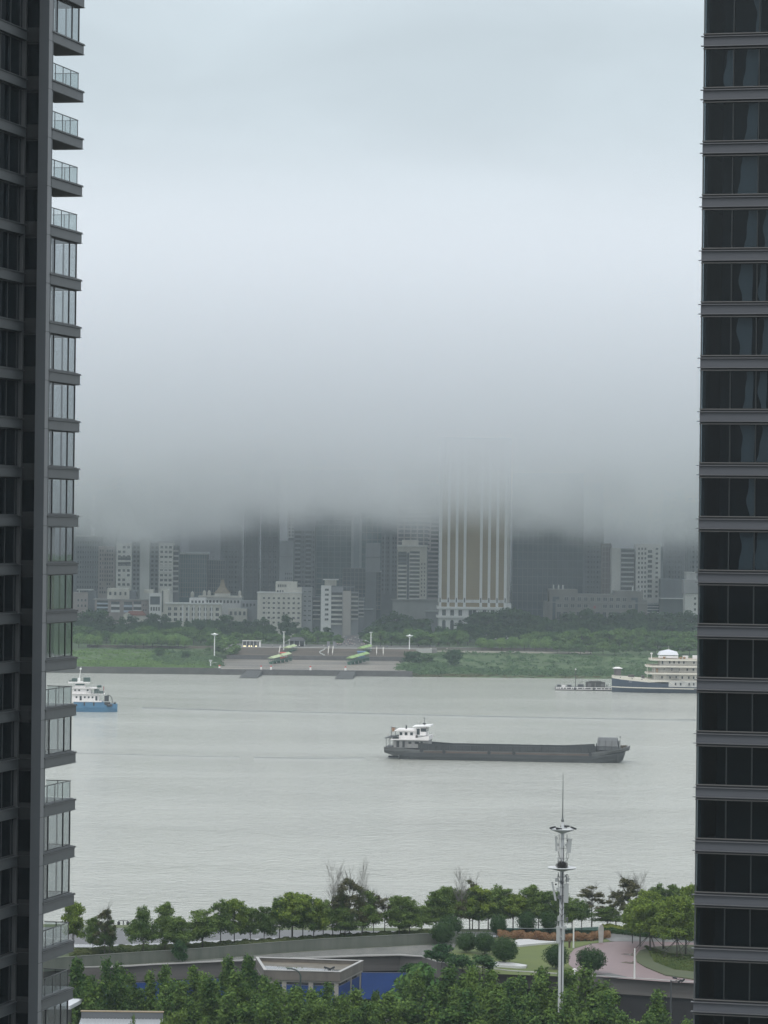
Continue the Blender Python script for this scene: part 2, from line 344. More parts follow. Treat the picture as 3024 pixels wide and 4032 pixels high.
# glowing stall with lit strips
p = at(956, 2546, 2042); st = thing('food_stall', 'white framed stall with glowing yellow lights at the left of the plaza', 'stall', (p.x, p.y, 10.5))
s = MB(); ww = 10.2
for i in range(6): s.box(i * ww / 5 - .1, i * ww / 5 + .1, 0, .2, 0, 3.4)
s.box(-.3, ww + .3, -.3, 3, 3.4, 3.7); s.build('frame', mat('white_paint', (.75, .75, .73), .5), st)
MB().box(0, ww - 1.2, .6, 2.8, 0, 3.2).build('counter', mat('stall_dark', (.05, .055, .06), .6), st)
for a, bb in ((.3, 1.7), (3.2, 4.0), (4.6, 5.3), (7.1, 8.2)):
    m = mat('lit_sign', (.9, .8, .5), .5); m.node_tree.nodes['Principled BSDF'].inputs['Emission Color'].default_value = (1, .85, .5, 1); m.node_tree.nodes['Principled BSDF'].inputs['Emission Strength'].default_value = 1.2
    MB().box(a, bb, .45, .55, .25, .8).build('light', m, st)
MB().box(ww - .9, ww + .1, .25, 2.6, 0, 3.1).build('door', mat('white_paint', (.75, .75, .73), .5), st)
# lamp posts of the far bank
def disc_lamp(px, ytop, ybase, Y, label):
    b_, t_ = at(px, ybase, Y), at(px, ytop, Y); h = t_.z - b_.z
    g = thing('plaza_lamp', label, 'lamp post', b_, 0, 'white disc topped lamps of the far bank')
    MB().lathe([(.45, -1), (.32, 1), (.25, h - 2)], n=10).build('post', mat('lamp_white', (.8, .82, .8), .45), g)
    MB().lathe([(.25, h - 2), (.5, h - 1.3), (2.1, h - .55), (2.1, h - .35), (.6, h - .1), (.15, h + .3)], n=16).build('lamp_shade', mat('lamp_head', (.85, .88, .86), .4), g)
    MB().tube((-.2, -.2, h * .55), (-.2, -.55, h * .6), .15).build('speaker', mat('lamp_white', (0, 0, 0)), g)
disc_lamp(844, 2494, 2592, 1996, 'white disc topped lamp post on the left grass bank')
disc_lamp(1612, 2500, 2556, 2034, 'white disc topped lamp post by the dark hedge right of the steps')
def pole_lamp(px, ytop, ybase, Y, side, label):
    b_, t_ = at(px, ybase, Y), at(px, ytop, Y); h = t_.z - b_.z
    g = thing('street_pole', label, 'pole', b_, 0, 'tall slim poles with cameras at the landing')
    MB().lathe([(.3, -.5), (.2, h)], n=8).build('post', mat('lamp_white', (0, 0, 0)), g)
    MB().box(-.9, .9, -.25, .25, h - .5, h).build('camera_arm', mat('grey_box', (.45, .47, .47), .5), g); MB().box(-.7, .7, -.3, .3, h * .72, h * .72 + .5).build('camera_arm', mat('grey_box', (0, 0, 0)), g)
    MB().tube((0, 0, h * .5), (side * 3, 0, h * .62), .1).box(side * 3 - .5, side * 3 + .5, -.15, .15, h * .6, h * .64).build('lamp_arm', mat('grey_box', (0, 0, 0)), g)
    MB().box(-.4, .4, -.4, .4, h * .44, h * .52).build('control_box', mat('grey_box', (0, 0, 0)), g)
pole_lamp(1117, 2486, 2574, 2026, 1, 'tall slim white pole with camera arms above the red booth')
pole_lamp(1460, 2488, 2577, 2024, -1, 'tall slim pale pole with camera arms right of the blue booth')
pole_lamp(829, 2598, 2625, 1925, 1, 'short pale pole standing at the edge of the left grass')
# bronze-grey waterside sculpture in the middle
p = at(1268, 2585, 2000)
g = MB()
for i in range(9):
    a = i * .7; g.tube((math.cos(a) * 1.5, 0, i * .45), (math.cos(a + .9) * 1.7, .5, i * .45 + .9), .35, .15)
tag(g.build('sculpture', mat('sculpture_pale', (.45, .47, .46), .5), loc=(p.x, 2004.5, 7.2)), 'small pale twisted sculpture on the steps', 'sculpture')
for i, x in enumerate((-1.7, 1.7)):
    tag(MB().box(-.7, .7, -.7, .7, 0, 3.3).box(-.9, .9, -.9, .9, 3.3, 3.7).build('gate_pier', mat('pier_stone', (.2, .2, .22), .6), loc=(Xp(1304, 2037) + x, 2038.5, 10.6)), ('left grey stone gate pier at the top of the middle stair', 'right grey stone gate pier at the top of the middle stair')[i], 'gate pier', 'gate piers of the middle stair')
# dark pavilion
p = at(1135, 2545, 2060); g = thing('pavilion', 'low dark roofed pavilion behind the slim white pole', 'pavilion', (p.x, p.y, 10.5))
MB().prism([(0, -3), (10, -3), (10, 3), (0, 3)], 3.2, 5.4, [(2, -1), (8, -1), (8, 1), (2, 1)]).build('roof', mat('dark_tile', (.04, .045, .05), .6), g)
for x in (.6, 3.4, 6.6, 9.4): MB().box(x - .15, x + .15, -2.6, -2.3, 0, 3.2).build('column', mat('grey_box', (0, 0, 0)), g)
MB().box(1, 9, 1.5, 2, 0, 3.1).build('wall', mat('stall_dark', (0, 0, 0)), g)
# railing path along the right bank
rail = thing('path_railing', 'long low brown railing along the path of the right bank', 'railing', (0, 0, 0))
b = MB()
for y, zz in ((2052, 9.25),):
    for i in range(64):
        x = Xp(1650, y) + i * 1.55; b.box(x, x + .14, y, y + .14, zz - .4, zz + 1.5)
    b.box(Xp(1650, y), Xp(1650, y) + 98, y - .04, y + .18, zz + 1.3, zz + 1.55).box(Xp(1650, y), Xp(1650, y) + 98, y + .02, y + .12, zz + .5, zz + .65)
b.build('rail', mat('rail_brown', (.10, .075, .06), .6), rail)
tag(MB().prism([(Xp(1640, 2044), 2044), (Xp(2330, 2044), 2044), (Xp(2330, 2050), 2050), (Xp(1640, 2050), 2050)], 6, lambda p: 9.42).build('path', mat('path_pale', (.33, .31, .27), .7, noise=.15, nscale=.2)), 'pale path along the right bank', kind='structure')
tag(MB().box(Xp(1640, 2058), Xp(2330, 2058), 2058, 2060, 8, 11.2).build('garden_wall', mat('garden_stone', (.13, .135, .12), .7, noise=.2, nscale=.2)), 'low grey green wall behind the path of the right bank', 'wall')
tag(MB().box(Xp(330, 2036), Xp(880, 2036), 2056, 2058, 7.5, 10.2).build('garden_wall', mat('brown_wall', (.12, .105, .085), .7, noise=.2, nscale=.2)), 'low brown terrace wall behind the left willows', 'wall')
# ================================================================== the two near towers
def glass(name, tint, ior=1.55, rough=.02, base=0.0, wob=.0):
    m = bpy.data.materials.new(name); m.use_nodes = True; nt = m.node_tree; nt.nodes.clear(); L = nt.links.new
    o = N(nt, 'ShaderNodeOutputMaterial'); t = N(nt, 'ShaderNodeBsdfTransparent'); t.inputs[0].default_value = (*tint, 1)
    g = N(nt, 'ShaderNodeBsdfGlossy', ins={'Roughness': rough}); g.inputs[0].default_value = (.9, .92, .93, 1)
    f0 = N(nt, 'ShaderNodeLayerWeight'); fp = N(nt, 'ShaderNodeMath', operation='POWER'); L(f0.outputs[1], fp.inputs[0]); fp.inputs[1].default_value = 4.0; f = N(nt, 'ShaderNodeMath', operation='MULTIPLY_ADD'); L(fp.outputs[0], f.inputs[0]); f.inputs[1].default_value = .8; f.inputs[2].default_value = (ior - 1) * .04; x = N(nt, 'ShaderNodeMixShader')
    tc = N(nt, 'ShaderNodeTexCoord'); mp = N(nt, 'ShaderNodeMapping'); mp.inputs['Scale'].default_value = (1, 1, .35); L(tc.outputs['Object'], mp.inputs[0])
    nz = N(nt, 'ShaderNodeTexNoise', ins={'Scale': .9, 'Detail': 1.0}); L(mp.outputs[0], nz.inputs['Vector']); bp = N(nt, 'ShaderNodeBump', ins={'Strength': .25, 'Distance': .01}); L(nz.outputs[0], bp.inputs['Height']); L(bp.outputs[0], g.inputs['Normal'])
    L(f.outputs[0], x.inputs[0]); L(t.outputs[0], x.inputs[1]); L(g.outputs[0], x.inputs[2]); L(x.outputs[0], o.inputs[0]); return m
G_clear = glass('balcony_glass', (.79, .81, .815)); G_rail = glass('rail_glass', (.82, .85, .85), 1.45); G_dark = glass('tower_glass', (.52, .58, .61), 1.5)
metal = mat('tower_metal', (.105, .115, .12), .5, noise=.07, nscale=.6, stretch=(1, 1, .3)); metal_l = mat('tower_metal_light', (.20, .21, .22), .5, noise=.05, nscale=.5)
metal_d = mat('tower_metal_dark', (.022, .026, .03), .4); under = mat('tower_soffit', (.12, .12, .12), .8); pil_m = mat('tower_pillar', (.08, .092, .102), .5, noise=.05, nscale=.4)
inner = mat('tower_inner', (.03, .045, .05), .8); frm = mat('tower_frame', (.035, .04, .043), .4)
OL = (-21.82, 230.0); TH = R(-13.0); FL = 3.137; NL = 36
lt = thing('residential_tower', 'grey residential tower with projecting glass balconies on the left', 'tower', (OL[0], OL[1], 3), TH)
def zl(k): return 114.38 - FL * k - 3      # underside of the slab band k, above the tower's base
zt = zl(-5)
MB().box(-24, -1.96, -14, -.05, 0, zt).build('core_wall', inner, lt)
MB().box(-24, -2.25, .35, 6.6, 0, zt).box(-24, -.66, -.04, .34, 0, zt).build('rear_wall', mat('tower_rear', (.018, .021, .023), .6), lt)  # near-black, so the wall behind the recess carries its shade in the colour
MB().box(-.64, 0, -.67, -.05, 0, zt).box(-.2, 0, -.05, .3, 0, zt).build('corner_pillar', pil_m, lt)
MB().box(-.03, .02, -.66, .02, 0, zt).build('edge_strip', metal_l, lt); MB().box(-1.955, -1.6, -.6, -.3, 0, zt).build('edge_strip', mat('strip_dim', (.07, .075, .078), .5), lt)
for k in range(-4, NL): MB().box(-.05, .03, -.67, .03, zl(k) - .02, zl(k) + .01).build('joint', metal_d, lt)
ENC = {0, 1, 6, 7, 8, 9, 10, 11, 12, 13, 14, 16, 18, 19, 22, -1, -2, 24, 25, 27, 30}
D_ = 6.67
rc = random.Random(5)
slab = None
def sharedcopy(src, z):
    o = src.copy(); C.objects.link(o); o.location.z = z; return o
def proto_part(name, b, m, lab=None):
    o = b.build(name, m, lt); 
    return o
s0 = MB().box(-2.0, 0, .03, D_, 0, .58).box(-2.0, .09, .03, D_ + .1, .585, .62).box(-2, .06, .03, D_ + .06, -.03, -.004).box(-2.0, -.1, .03, D_ - .1, .625, .75)
s0 = proto_part('floor_slab', s0, metal); s0.location.z = zl(0)
lip = proto_part('slab_lip', MB().box(-.1, .04, .03, D_, .63, .70).box(-2, .05, D_ - .05, D_ + .05, .63, .70), metal_d); lip.location.z = zl(0)
sof = proto_part('soffit', MB().box(-1.98, -.02, .05, D_ - .02, -.06, -.035), under); sof.location.z = zl(0)
# enclosed balcony: frame + panes
zb_, zt_ = .755, FL - .065
fr = MB(); ys = [.06, 1.05, 1.75, 2.05, 4.75, 5.0, 6.55]
for y in (.06, 1.12, 1.95, 5.05, 6.5): fr.box(-.36, -.27, y - .045 if y > .1 else y, y + .045, zb_, zt_)
fr.box(-.36, -.27, .06, 6.545, zb_, zb_ + .06).box(-.36, -.27, .06, 6.545, zt_ - .05, zt_)
for x in (-1.2, -1.95): fr.box(x - .05, x + .05, 6.46, 6.54, zb_, zt_)
fr.box(-2, -.3, 6.46, 6.54, zb_, zb_ + .06)
frame0 = proto_part('window_frame', fr, frm); pane0 = proto_part('glass_pane', MB().box(-.325, -.305, .1, 6.45, zb_ + .06, zt_ - .05).box(-1.95, -.33, 6.49, 6.51, zb_ + .06, zt_ - .05), G_clear)
rl = MB().box(-.34, -.28, .06, 6.55, 1.86, 1.91).box(-2, -.3, 6.49, 6.55, 1.86, 1.91)
for y in (.1, 1.7, 3.3, 4.9, 6.5): rl.box(-.335, -.295, y - .03, y + .03, .755, 1.86)
rl.box(-1.2, -1.15, 6.49, 6.54, .755, 1.86); rail0 = proto_part('railing', rl, frm)
rg0 = proto_part('glass_panel', MB().box(-.32, -.305, .1, 6.5, .80, 1.85).box(-1.98, -.33, 6.505, 6.52, .80, 1.85), G_rail)
for a in (frame0, pane0): a.location.z = zl(1)
for a in (rail0, rg0): a.location.z = zl(2)
for k in range(-4, NL - 1):
    if k != 0:
        for a in (s0, lip, sof): sharedcopy(a, zl(k))
    if k in ENC or k < -2:
        if k != 1: sharedcopy(frame0, zl(k)); sharedcopy(pane0, zl(k))
        if rc.random() < .55 or k in (12, 13, 14):
            y0 = rc.uniform(.2, 1.0); q = MB(); n = 9; w0 = rc.uniform(.8, 1.6) if k not in (12, 13, 14) else 3.2
            for i in range(n): q.box(-.62 - .05 * (i % 2), -.58 - .05 * (i % 2), y0 + i * w0 / n, y0 + (i + 1) * w0 / n - .005, .8, FL - .1)
            o = q.build('curtain', mat('curtain_%d' % (k % 3), ((.35, .36, .35), (.22, .20, .19), (.12, .16, .16))[k % 3], .9), lt); o.location.z = zl(k)
    elif k != 2: sharedcopy(rail0, zl(k)); sharedcopy(rg0, zl(k))
# side wing at the left edge of the view: bands and dark panes
b0 = MB().box(-1.955, -1.5, -13.9, -.62, 0, .58).box(-1.955, -1.42, -13.95, -.56, .585, .63).box(-1.955, -1.45, -13.95, -.58, -.03, -.004); b0 = b0.build('wing_band', mat('wing_metal', (.05, .058, .062), .5), lt)
w0 = MB().box(-1.952, -1.80, -13.9, -.7, .7, FL - .08).build('wing_window', G_dark, lt)
m0 = MB()
for y in (-1.2, -3.1, -5.0, -7, -9, -11): m0.box(-1.80, -1.75, y - .04, y + .04, .66, FL - .05)
m0.box(-1.80, -1.72, -13.9, -.62, .64, .72).box(-1.80, -1.74, -13.9, -.62, FL - .1, FL - .04)
m0 = m0.build('wing_mullion', frm, lt)
r0 = MB().box(-1.64, -.66, -.10, -.045, .9, FL - .2).build('recess_window', G_dark, lt)
rs0 = MB().box(-1.6, -.66, -.14, -.045, -.02, .6).build('recess_panel', mat('recess_panel', (.012, .015, .017), .5), lt)  # added near-black box, the shade of the recess put into its colour
for a in (b0, w0, m0, r0, rs0): a.location.z = zl(0)
for k in range(-4, NL - 1):
    if k:
        for a in (b0, w0, m0, r0, rs0): sharedcopy(a, zl(k))
MB().box(-24.5, .4, -14.5, 7.2, zt + .01, zt + 1.2).build('roof', metal, lt)
# ---- right tower
TR = R(-15.4); zR = 3.15
rt_ = thing('glass_tower', 'dark glass tower with grey metal floor bands on the right', 'tower', (18.51, 209, 3), TR)
def zr(k): return 108.51 - zR * k - 3
zt = zr(-5); W_ = 26.0
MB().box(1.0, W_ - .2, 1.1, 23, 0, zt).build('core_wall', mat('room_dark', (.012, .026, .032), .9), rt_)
MB().box(.1, .3, .12, 1.0, 0, zt).box(.0, .07, -.05, .1, 0, zt).build('corner_mullion', mat('corner_metal', (.07, .08, .085), .4), rt_)
MB().box(.1, .16, 1.0, 23, 0, zt).build('side_wall', metal_d, rt_)
band = MB().box(0.0, W_, -.12, 1.05, .02, .52).box(-.02, W_, .0, 23.4, .02, .52)
band = band.build('floor_band', mat('band_metal', (.078, .085, .098), .5, noise=.06, nscale=.5, stretch=(.3, 1, 1)), rt_)
fl = MB().box(-.14, W_, -.26, .0, -.035, .012).box(-.14, W_, -.26, .0, .525, .57).build('band_flange', mat('flange_metal', (.12, .125, .135), .4), rt_)
gv = MB().box(0, W_, -.03, .9, -.13, -.04).box(0, W_, -.03, .9, .575, .67).build('band_groove', metal_d, rt_)
sl_ = MB().box(-.02, W_, -.15, -.0, -.19, -.135).box(-.02, W_, -.15, 0, .675, .73).build('window_sill', mat('sill_metal', (.11, .11, .108), .45), rt_)
gp = MB().box(.08, W_, .02, .05, .735, zR - .195).build('glass_pane', G_dark, rt_)
mm_ = mat('mullion_metal', (.016, .022, .024), .4)
mus = [MB().box(-.035, .035, -.06, .018, .735, zR - .195).build('mullion', mm_, rt_)]
for x in (3.3, 4.9, 6.5): mus.append(sharedcopy(mus[0], 0)); mus[-1].location.x = x
mus[0].location.x = 1.79; q = MB()
for k in range(-4, NL - 2):
    for x in [1.79, 3.3] + [3.3 + 1.6 * i for i in range(1, 14)]:
        if x > 6.6 or k < -1 or k > 19: q.box(x - .035, x + .035, -.06, .018, zr(k) + .735, zr(k) + zR - .195)
tag(q.build('mullions', mm_, rt_), kind='stuff')
for m__ in mus:
    m__.location.z = zr(0)
    for k in range(-1, 20):
        if k: sharedcopy(m__, zr(k))
fs = MB().box(.2, W_ - .3, .06, 1.05, -.1, .0).build('floor_edge', mat('room_floor', (.04, .04, .04), .9), rt_)
prt = (band, fl, gv, sl_, gp, fs)
for a in prt: a.location.z = zr(0)
for k in range(-4, NL - 2):
    if k:
        for a in prt: sharedcopy(a, zr(k))
# pale wavy sheets added behind the panes to imitate reflections in the glass
def curtain_or_reflection(k, x0, x1, seed, cut=0.0, top=0.0):
    r = random.Random(seed); n = 9; V = []; z0, z1 = .76 + top, zR - .22
    ph = r.uniform(0, 6)
    for i in range(n + 1):
        t = i / n; z = z1 + (z0 - z1) * t; wv = .10 * math.sin(t * 4 + ph) + .05 * math.sin(t * 9 + ph * 2)
        V += [(x0 + wv - cut * t, .2, z), ((x0 + x1) / 2 + wv * .5, .27, z), (x1 + (.02 * math.sin(t * 5)), .2, z)]
    Fs = [(i * 3 + j, i * 3 + j + 1, (i + 1) * 3 + j + 1, (i + 1) * 3 + j) for i in range(n) for j in range(2)]
    o = MB().add(V, Fs).build('curtain', mat('curtain_pale', (.33, .335, .35), .9), rt_, smooth=True); o.location.z = zr(k)
cs_ = {-1: [(1.45, 1.7, 0), (2.8, 3.2, .1)], 1: [(1.35, 1.72, .1), (2.45, 3.2, 0)], 2: [(2.55, 3.2, 0)], 3: [(2.2, 3.25, 0)], 4: [(2.6, 3.3, 0), (3.8, 4.3, .2)], 5: [(2.3, 3.0, 0), (3.45, 3.8, 0)], 6: [(2.2, 3.0, 0), (3.6, 4.2, 0)], 7: [(2.6, 3.1, 0), (3.5, 3.9, 0)], 8: [(2.4, 3.2, 0), (3.6, 4.1, .2)], 9: [(2.9, 3.25, 0)], 10: [(2.5, 3.2, .2), (3.4, 4.1, 0)], 0: [(3.0, 3.35, 0)]}
for k, l in cs_.items():
    for j, (a, b_, c) in enumerate(l): curtain_or_reflection(k, a, b_, k * 7 + j, c)
MB().box(-.3, W_ + .3, -.4, 23.8, zt + .01, zt + 1).build('roof', metal, rt_)
# ================================================================== trees
def leaves(P, nrm, size, rng, flat=0.5):
    n = len(P); nn = nrm * (1 - flat) + rng.normal(size=(n, 3)) * flat * .8; nn[:, 2] += .25
    nn /= np.linalg.norm(nn, axis=1)[:, None] + 1e-9
    t = rng.normal(size=(n, 3)); a = np.cross(nn, t); a /= np.linalg.norm(a, axis=1)[:, None] + 1e-9; b = np.cross(nn, a)
    s = size * rng.uniform(.55, 1.35, n)[:, None]
    v = np.stack([P + a * s * .62, P + b * s * .42, P - a * s * .62, P - b * s * .42], 1).reshape(-1, 3)
    f = np.arange(n * 4).reshape(-1, 4); return v, f
def blob_pts(c, r, n, rng, surf=.6, rough=.42):
    d = rng.normal(size=(n, 3)); d /= np.linalg.norm(d, axis=1)[:, None]
    ph = rng.uniform(0, 6.28, 6); k = 1 + rough * (np.sin(d[:, 0] * 5 + ph[0]) * np.sin(d[:, 1] * 5 + ph[1]) + .6 * np.sin(d[:, 2] * 9 + ph[2]) * np.sin(d[:, 0] * 8 + ph[3]))
    q = np.where(rng.random(n) < surf, rng.uniform(.82, 1.05, n), rng.uniform(.25, .9, n)) * k
    return np.array(c) + d * q[:, None] * np.array(r), d
def tree_proto(name, blobs, H, nleaf, leaf, seed, fmat, bmat, trunk_r=.02, fork=.35, flat=.5, strands=0, stems=1, twigs=0, rough=.42):
    rng = np.random.default_rng(seed); rnd = random.Random(seed)
    vol = np.array([(b[1][0] * b[1][1] + b[1][0] * b[1][2]) for b in blobs]); cnt = (vol / vol.sum() * nleaf).astype(int) + 3
    PP, NN = [], []
    for (c, r), n in zip(blobs, cnt):
        p, d = blob_pts(c, r, n, rng, .6, rough); PP.append(p); NN.append(d)
    if strands:
        for (c, r) in blobs:
            for _ in range(strands):
                a = rnd.uniform(0, 6.28); x0 = c[0] + math.cos(a) * r[0] * .95; y0 = c[1] + math.sin(a) * r[1] * .95; z0 = c[2]; ln = rnd.uniform(.15, .33) * H
                m = 26; tt = rng.random(m); p = np.stack([x0 + rng.normal(size=m) * .18 + math.cos(a) * .5 * tt, y0 + rng.normal(size=m) * .18 + math.sin(a) * .5 * tt, z0 - tt * ln], 1); p[:, 2] = np.maximum(p[:, 2], H * .1)
                PP.append(p); NN.append(np.tile([math.cos(a), math.sin(a), 0], (m, 1)))
    P = np.concatenate(PP); NR = np.concatenate(NN); v, f = leaves(P, NR, leaf, rng, flat)
    me = mesh_np('crown', v, f, fmat)
    root = bpy.data.objects.new(name, None); C.objects.link(root); root.empty_display_size = .5
    link('crown', me, root)
    t = MB(); R0 = trunk_r * H
    for s in range(stems):
        ox = (s - (stems - 1) / 2) * .5 * (R0 * 4 if stems > 1 else 0); lx = rnd.uniform(-.02, .02) * H + ox * 1.5
        t.tube((ox, 0, -.6), (lx * .5 + ox * .5, 0, H * fork), R0, R0 * .72, 7)
        t.tube((lx * .5 + ox * .5, 0, H * fork), (lx, rnd.uniform(-.02, .02) * H, H * .86), R0 * .7, R0 * .15, 6)
    for (c, r) in sorted(blobs, key=lambda b: -b[1][0])[:16]:
        z = max(H * fork * .7, min(H * .7, c[2] - H * .15)); t.tube((0, 0, z), (c[0] * .9, c[1] * .9, c[2]), R0 * .38, R0 * .08, 5)
    for _ in range(twigs):
        a = rnd.uniform(0, 6.28); z0 = rnd.uniform(.35, .8) * H; ln = rnd.uniform(.12, .28) * H
        e_ = (math.cos(a) * ln * .55, math.sin(a) * ln * .55, z0 + ln); t.tube((0, 0, z0), e_, R0 * .13, .012, 4)
        for _ in range(3): t.tube(tuple(q * .6 for q in (e_[0], e_[1])) + (z0 + ln * .6,), (e_[0] + rnd.uniform(-.9, .9), e_[1] + rnd.uniform(-.9, .9), e_[2] + rnd.uniform(.2, 1.2)), .018, .008, 4)
    t.build('trunk', bmat, root); root['H'] = H
    return root
bark = mat('bark', (0.05, 0.045, 0.038), 0.9, noise=.25, nscale=2)
def fmat(name, c1, c2, ns=.35): return mat(name, c1, .75, col2=c2, nscale=ns, island=.7, objrand=.5, transl=.22, spec=.12)
M_far = fmat('leaf_far_dark', (0.026, 0.068, 0.03), (0.07, 0.135, 0.045), .12)
M_mid = fmat('leaf_far_mid', (0.055, 0.13, 0.036), (0.13, 0.22, 0.06), .12)
M_wil = fmat('leaf_willow', (0.11, 0.21, 0.06), (0.20, 0.32, 0.09), .15)
M_cone = fmat('leaf_near_plane', (0.036, 0.085, 0.026), (0.14, 0.22, 0.05), .6)
M_park = fmat('leaf_park', (0.05, 0.10, 0.03), (0.135, 0.20, 0.05), .4)
M_lite = fmat('leaf_light', (0.095, 0.155, 0.028), (0.21, 0.28, 0.05), .4)
M_round = fmat('leaf_round', (0.022, 0.055, 0.02), (0.05, 0.095, 0.03), .8)
M_dry = fmat('leaf_sparse', (0.08, 0.095, 0.04), (0.12, 0.11, 0.06), .6)
def dome(rnd, n, rx, z0, z1, rb, ry=None, low=0.0):
    out = []
    for i in range(n):
        a = rnd.uniform(0, 6.28); u = rnd.random() ** .5; t = rnd.random()
        wz = math.sqrt(max(.05, 1 - (t * .95) ** 2)) if t > low else .75
        out.append(((math.cos(a) * rx * u * wz, math.sin(a) * (ry or rx) * u * wz, z0 + (z1 - z0) * t), (rb * rnd.uniform(.7, 1.25),) * 2 + (rb * rnd.uniform(.5, .85),)))
    return out
def leaders(rnd, k, rx, z0, z1, rb, n=15):
    out = []
    for j in range(k):
        a = 6.28 * j / k + rnd.uniform(-.5, .5); d = rx * rnd.uniform(.35, .62) if j else 0; top = z1 * (1 if j == 0 else rnd.uniform(.72, .95)); cx, cy = math.cos(a) * d, math.sin(a) * d
        for i in range(n):
            t = (i + rnd.random()) / n; q = rb * (1.1 - .62 * t) * rnd.uniform(.7, 1.2); r = rx * .5 * (1 - t) ** .7 * rnd.uniform(.3, 1.1); b = rnd.uniform(0, 6.28)
            out.append(((cx + math.cos(b) * r, cy + math.sin(b) * r, z0 + (top - q * 1.1 - z0) * t), (q, q, q * rnd.uniform(.9, 1.3))))
        out.append(((cx, cy, top - rb * .6), (rb * .5, rb * .5, rb * .6)))
    return out
def cone(rnd, n, rx, z0, z1, rb):
    out = []
    for i in range(n):
        t = (i + rnd.random()) / n; a = rnd.uniform(0, 6.28); r = rx * (1 - t) ** .75 * rnd.uniform(.45, 1.0); q = rb * (1.15 - .7 * t) * rnd.uniform(.75, 1.2)
        out.append(((math.cos(a) * r, math.sin(a) * r, z0 + (z1 - z0) * t), (q, q, q * rnd.uniform(.9, 1.5))))
    out.append(((0, 0, z1 - .3), (rb * .4, rb * .4, rb * .9))); return out
PR = {}
def protos():
    for k in range(4):
        r = random.Random(10 + k); PR.setdefault('far', []).append(tree_proto('broadleaf_tree', dome(r, 22, 5.2, 5, 14.5, 2.3), 16, 2600, .85, 10 + k, M_far, bark, rough=.15))
        r = random.Random(20 + k); PR.setdefault('mid', []).append(tree_proto('leafy_tree', dome(r, 20, 4.6, 3.4, 10, 1.9), 11.5, 2300, .75, 20 + k, M_mid, bark, fork=.28, rough=.15))
        r = random.Random(30 + k); PR.setdefault('willow', []).append(tree_proto('willow_tree', dome(r, 15, 3.6, 6.0, 10, 1.9), 11.5, 1800, .6, 30 + k, M_wil, bark, fork=.35, strands=9, rough=.15))
        r = random.Random(40 + k); PR.setdefault('bush', []).append(tree_proto('bush', dome(r, 14, 2.4, 1.4, 4.6, 1.3), 6, 1300, .55, 40 + k, M_far, bark, fork=.15))
        r = random.Random(50 + k); PR.setdefault('cone', []).append(tree_proto('plane_tree', leaders(r, (3, 2, 4, 3)[k], 4.6, 2.0, 17, 1.9), 17, 34000, .34, 50 + k, M_cone, bark, trunk_r=.012, fork=.2))
        r = random.Random(60 + k); PR.setdefault('park', []).append(tree_proto('park_tree', dome(r, 30 + k * 3, 3.0, 2.9, 8.8, .95) + dome(r, 7, 1.9, 7.6, 9.9, .62) + [((0, 0, 5.2), (2.0, 2.0, 2.2))], 10.5, 9500, .27, 60 + k, M_park, bark, trunk_r=.011, fork=.3, twigs=3))
    r = random.Random(71); PR['cone'].append(tree_proto('plane_tree', leaders(r, 6, 6.2, 2.0, 17, 1.9), 17, 46000, .33, 71, M_cone, bark, trunk_r=.012, fork=.2))
    for k in range(3):
        r = random.Random(80 + k); PR.setdefault('light', []).append(tree_proto('light_green_tree', dome(r, 34, 3.4, 3.2, 8.2, .85), 9, 9500, .28, 80 + k, M_lite, bark, trunk_r=.010, fork=.34, stems=2))
        r = random.Random(90 + k); PR.setdefault('sparse', []).append(tree_proto('sparse_tree', dome(r, 34, 3.1, 3.2, 10.4, .62), 11.5, 4200, .26, 90 + k, M_dry if k != 1 else M_park, bark, trunk_r=.011, fork=.3, twigs=26))
        r = random.Random(95 + k); PR.setdefault('round', []).append(tree_proto('round_clipped_tree', [((0, 0, 2.6), (2.1, 2.1, 2.0)), ((.3, .2, 2.3), (1.9, 1.9, 1.8)), ((-.3, -.2, 2.9), (1.7, 1.7, 1.6)), ((0, 0, 1.6), (1.5, 1.5, 1.0))], 4.6, 7500, .20, 95 + k, M_round, bark, trunk_r=.018, fork=.3, flat=.35, rough=.17))
    r = random.Random(99); PR['bare'] = [tree_proto('bare_topped_tree', dome(r, 18, 2.2, 3.0, 7.0, .7), 14, 2600, .25, 99, M_dry, mat('bark_pale', (.17, .165, .15), .9), trunk_r=.008, fork=.5, twigs=60)]
protos()
USED = {}; rt = random.Random(77)
def plant(kind, X, Y, z, H, wscale, label, cat, group, var=None, rot=None):
    ps = PR[kind]; i = rt.randrange(len(ps)) if var is None else var % len(ps); p = ps[i]; sc = H / p['H']
    o = p if (kind, i) not in USED else copy_tree(p); USED[(kind, i)] = 1
    o.location = (X, Y, z); s = sc * wscale; o.scale = (s, s, sc); o.rotation_euler.z = rt.uniform(0, 6.28) if rot is None else rot
    tag(o, label, cat, group); return o
def tree_px(kind, px, ytop, Y, z=None, w=1.0, label='', cat='tree', group=None, var=None):
    X = Xp(px, Y)
    if z is None: z = far_z(X, Y)
    H = at(px, ytop, Y).z - z
    return plant(kind, X, Y, z, H, w, label, cat, group, var)
def interp(pts, x):
    for (x0, y0), (x1, y1) in zip(pts, pts[1:]):
        if x0 <= x <= x1: return y0 + (y1 - y0) * (x - x0) / (x1 - x0)
    return pts[0][1] if x < pts[0][0] else pts[-1][1]
def row(kind, prof, Y, step, jy, label, group, w=1.0, jt=10, jw=.15):
    x = prof[0][0]
    while x <= prof[-1][0]:
        tree_px(kind, x, interp(prof, x) + rt.uniform(-jt, jt), Y + rt.uniform(-jy, jy), None, w * rt.uniform(1 - jw, 1 + jw), label, 'tree', group); x += step * rt.uniform(.75, 1.25)
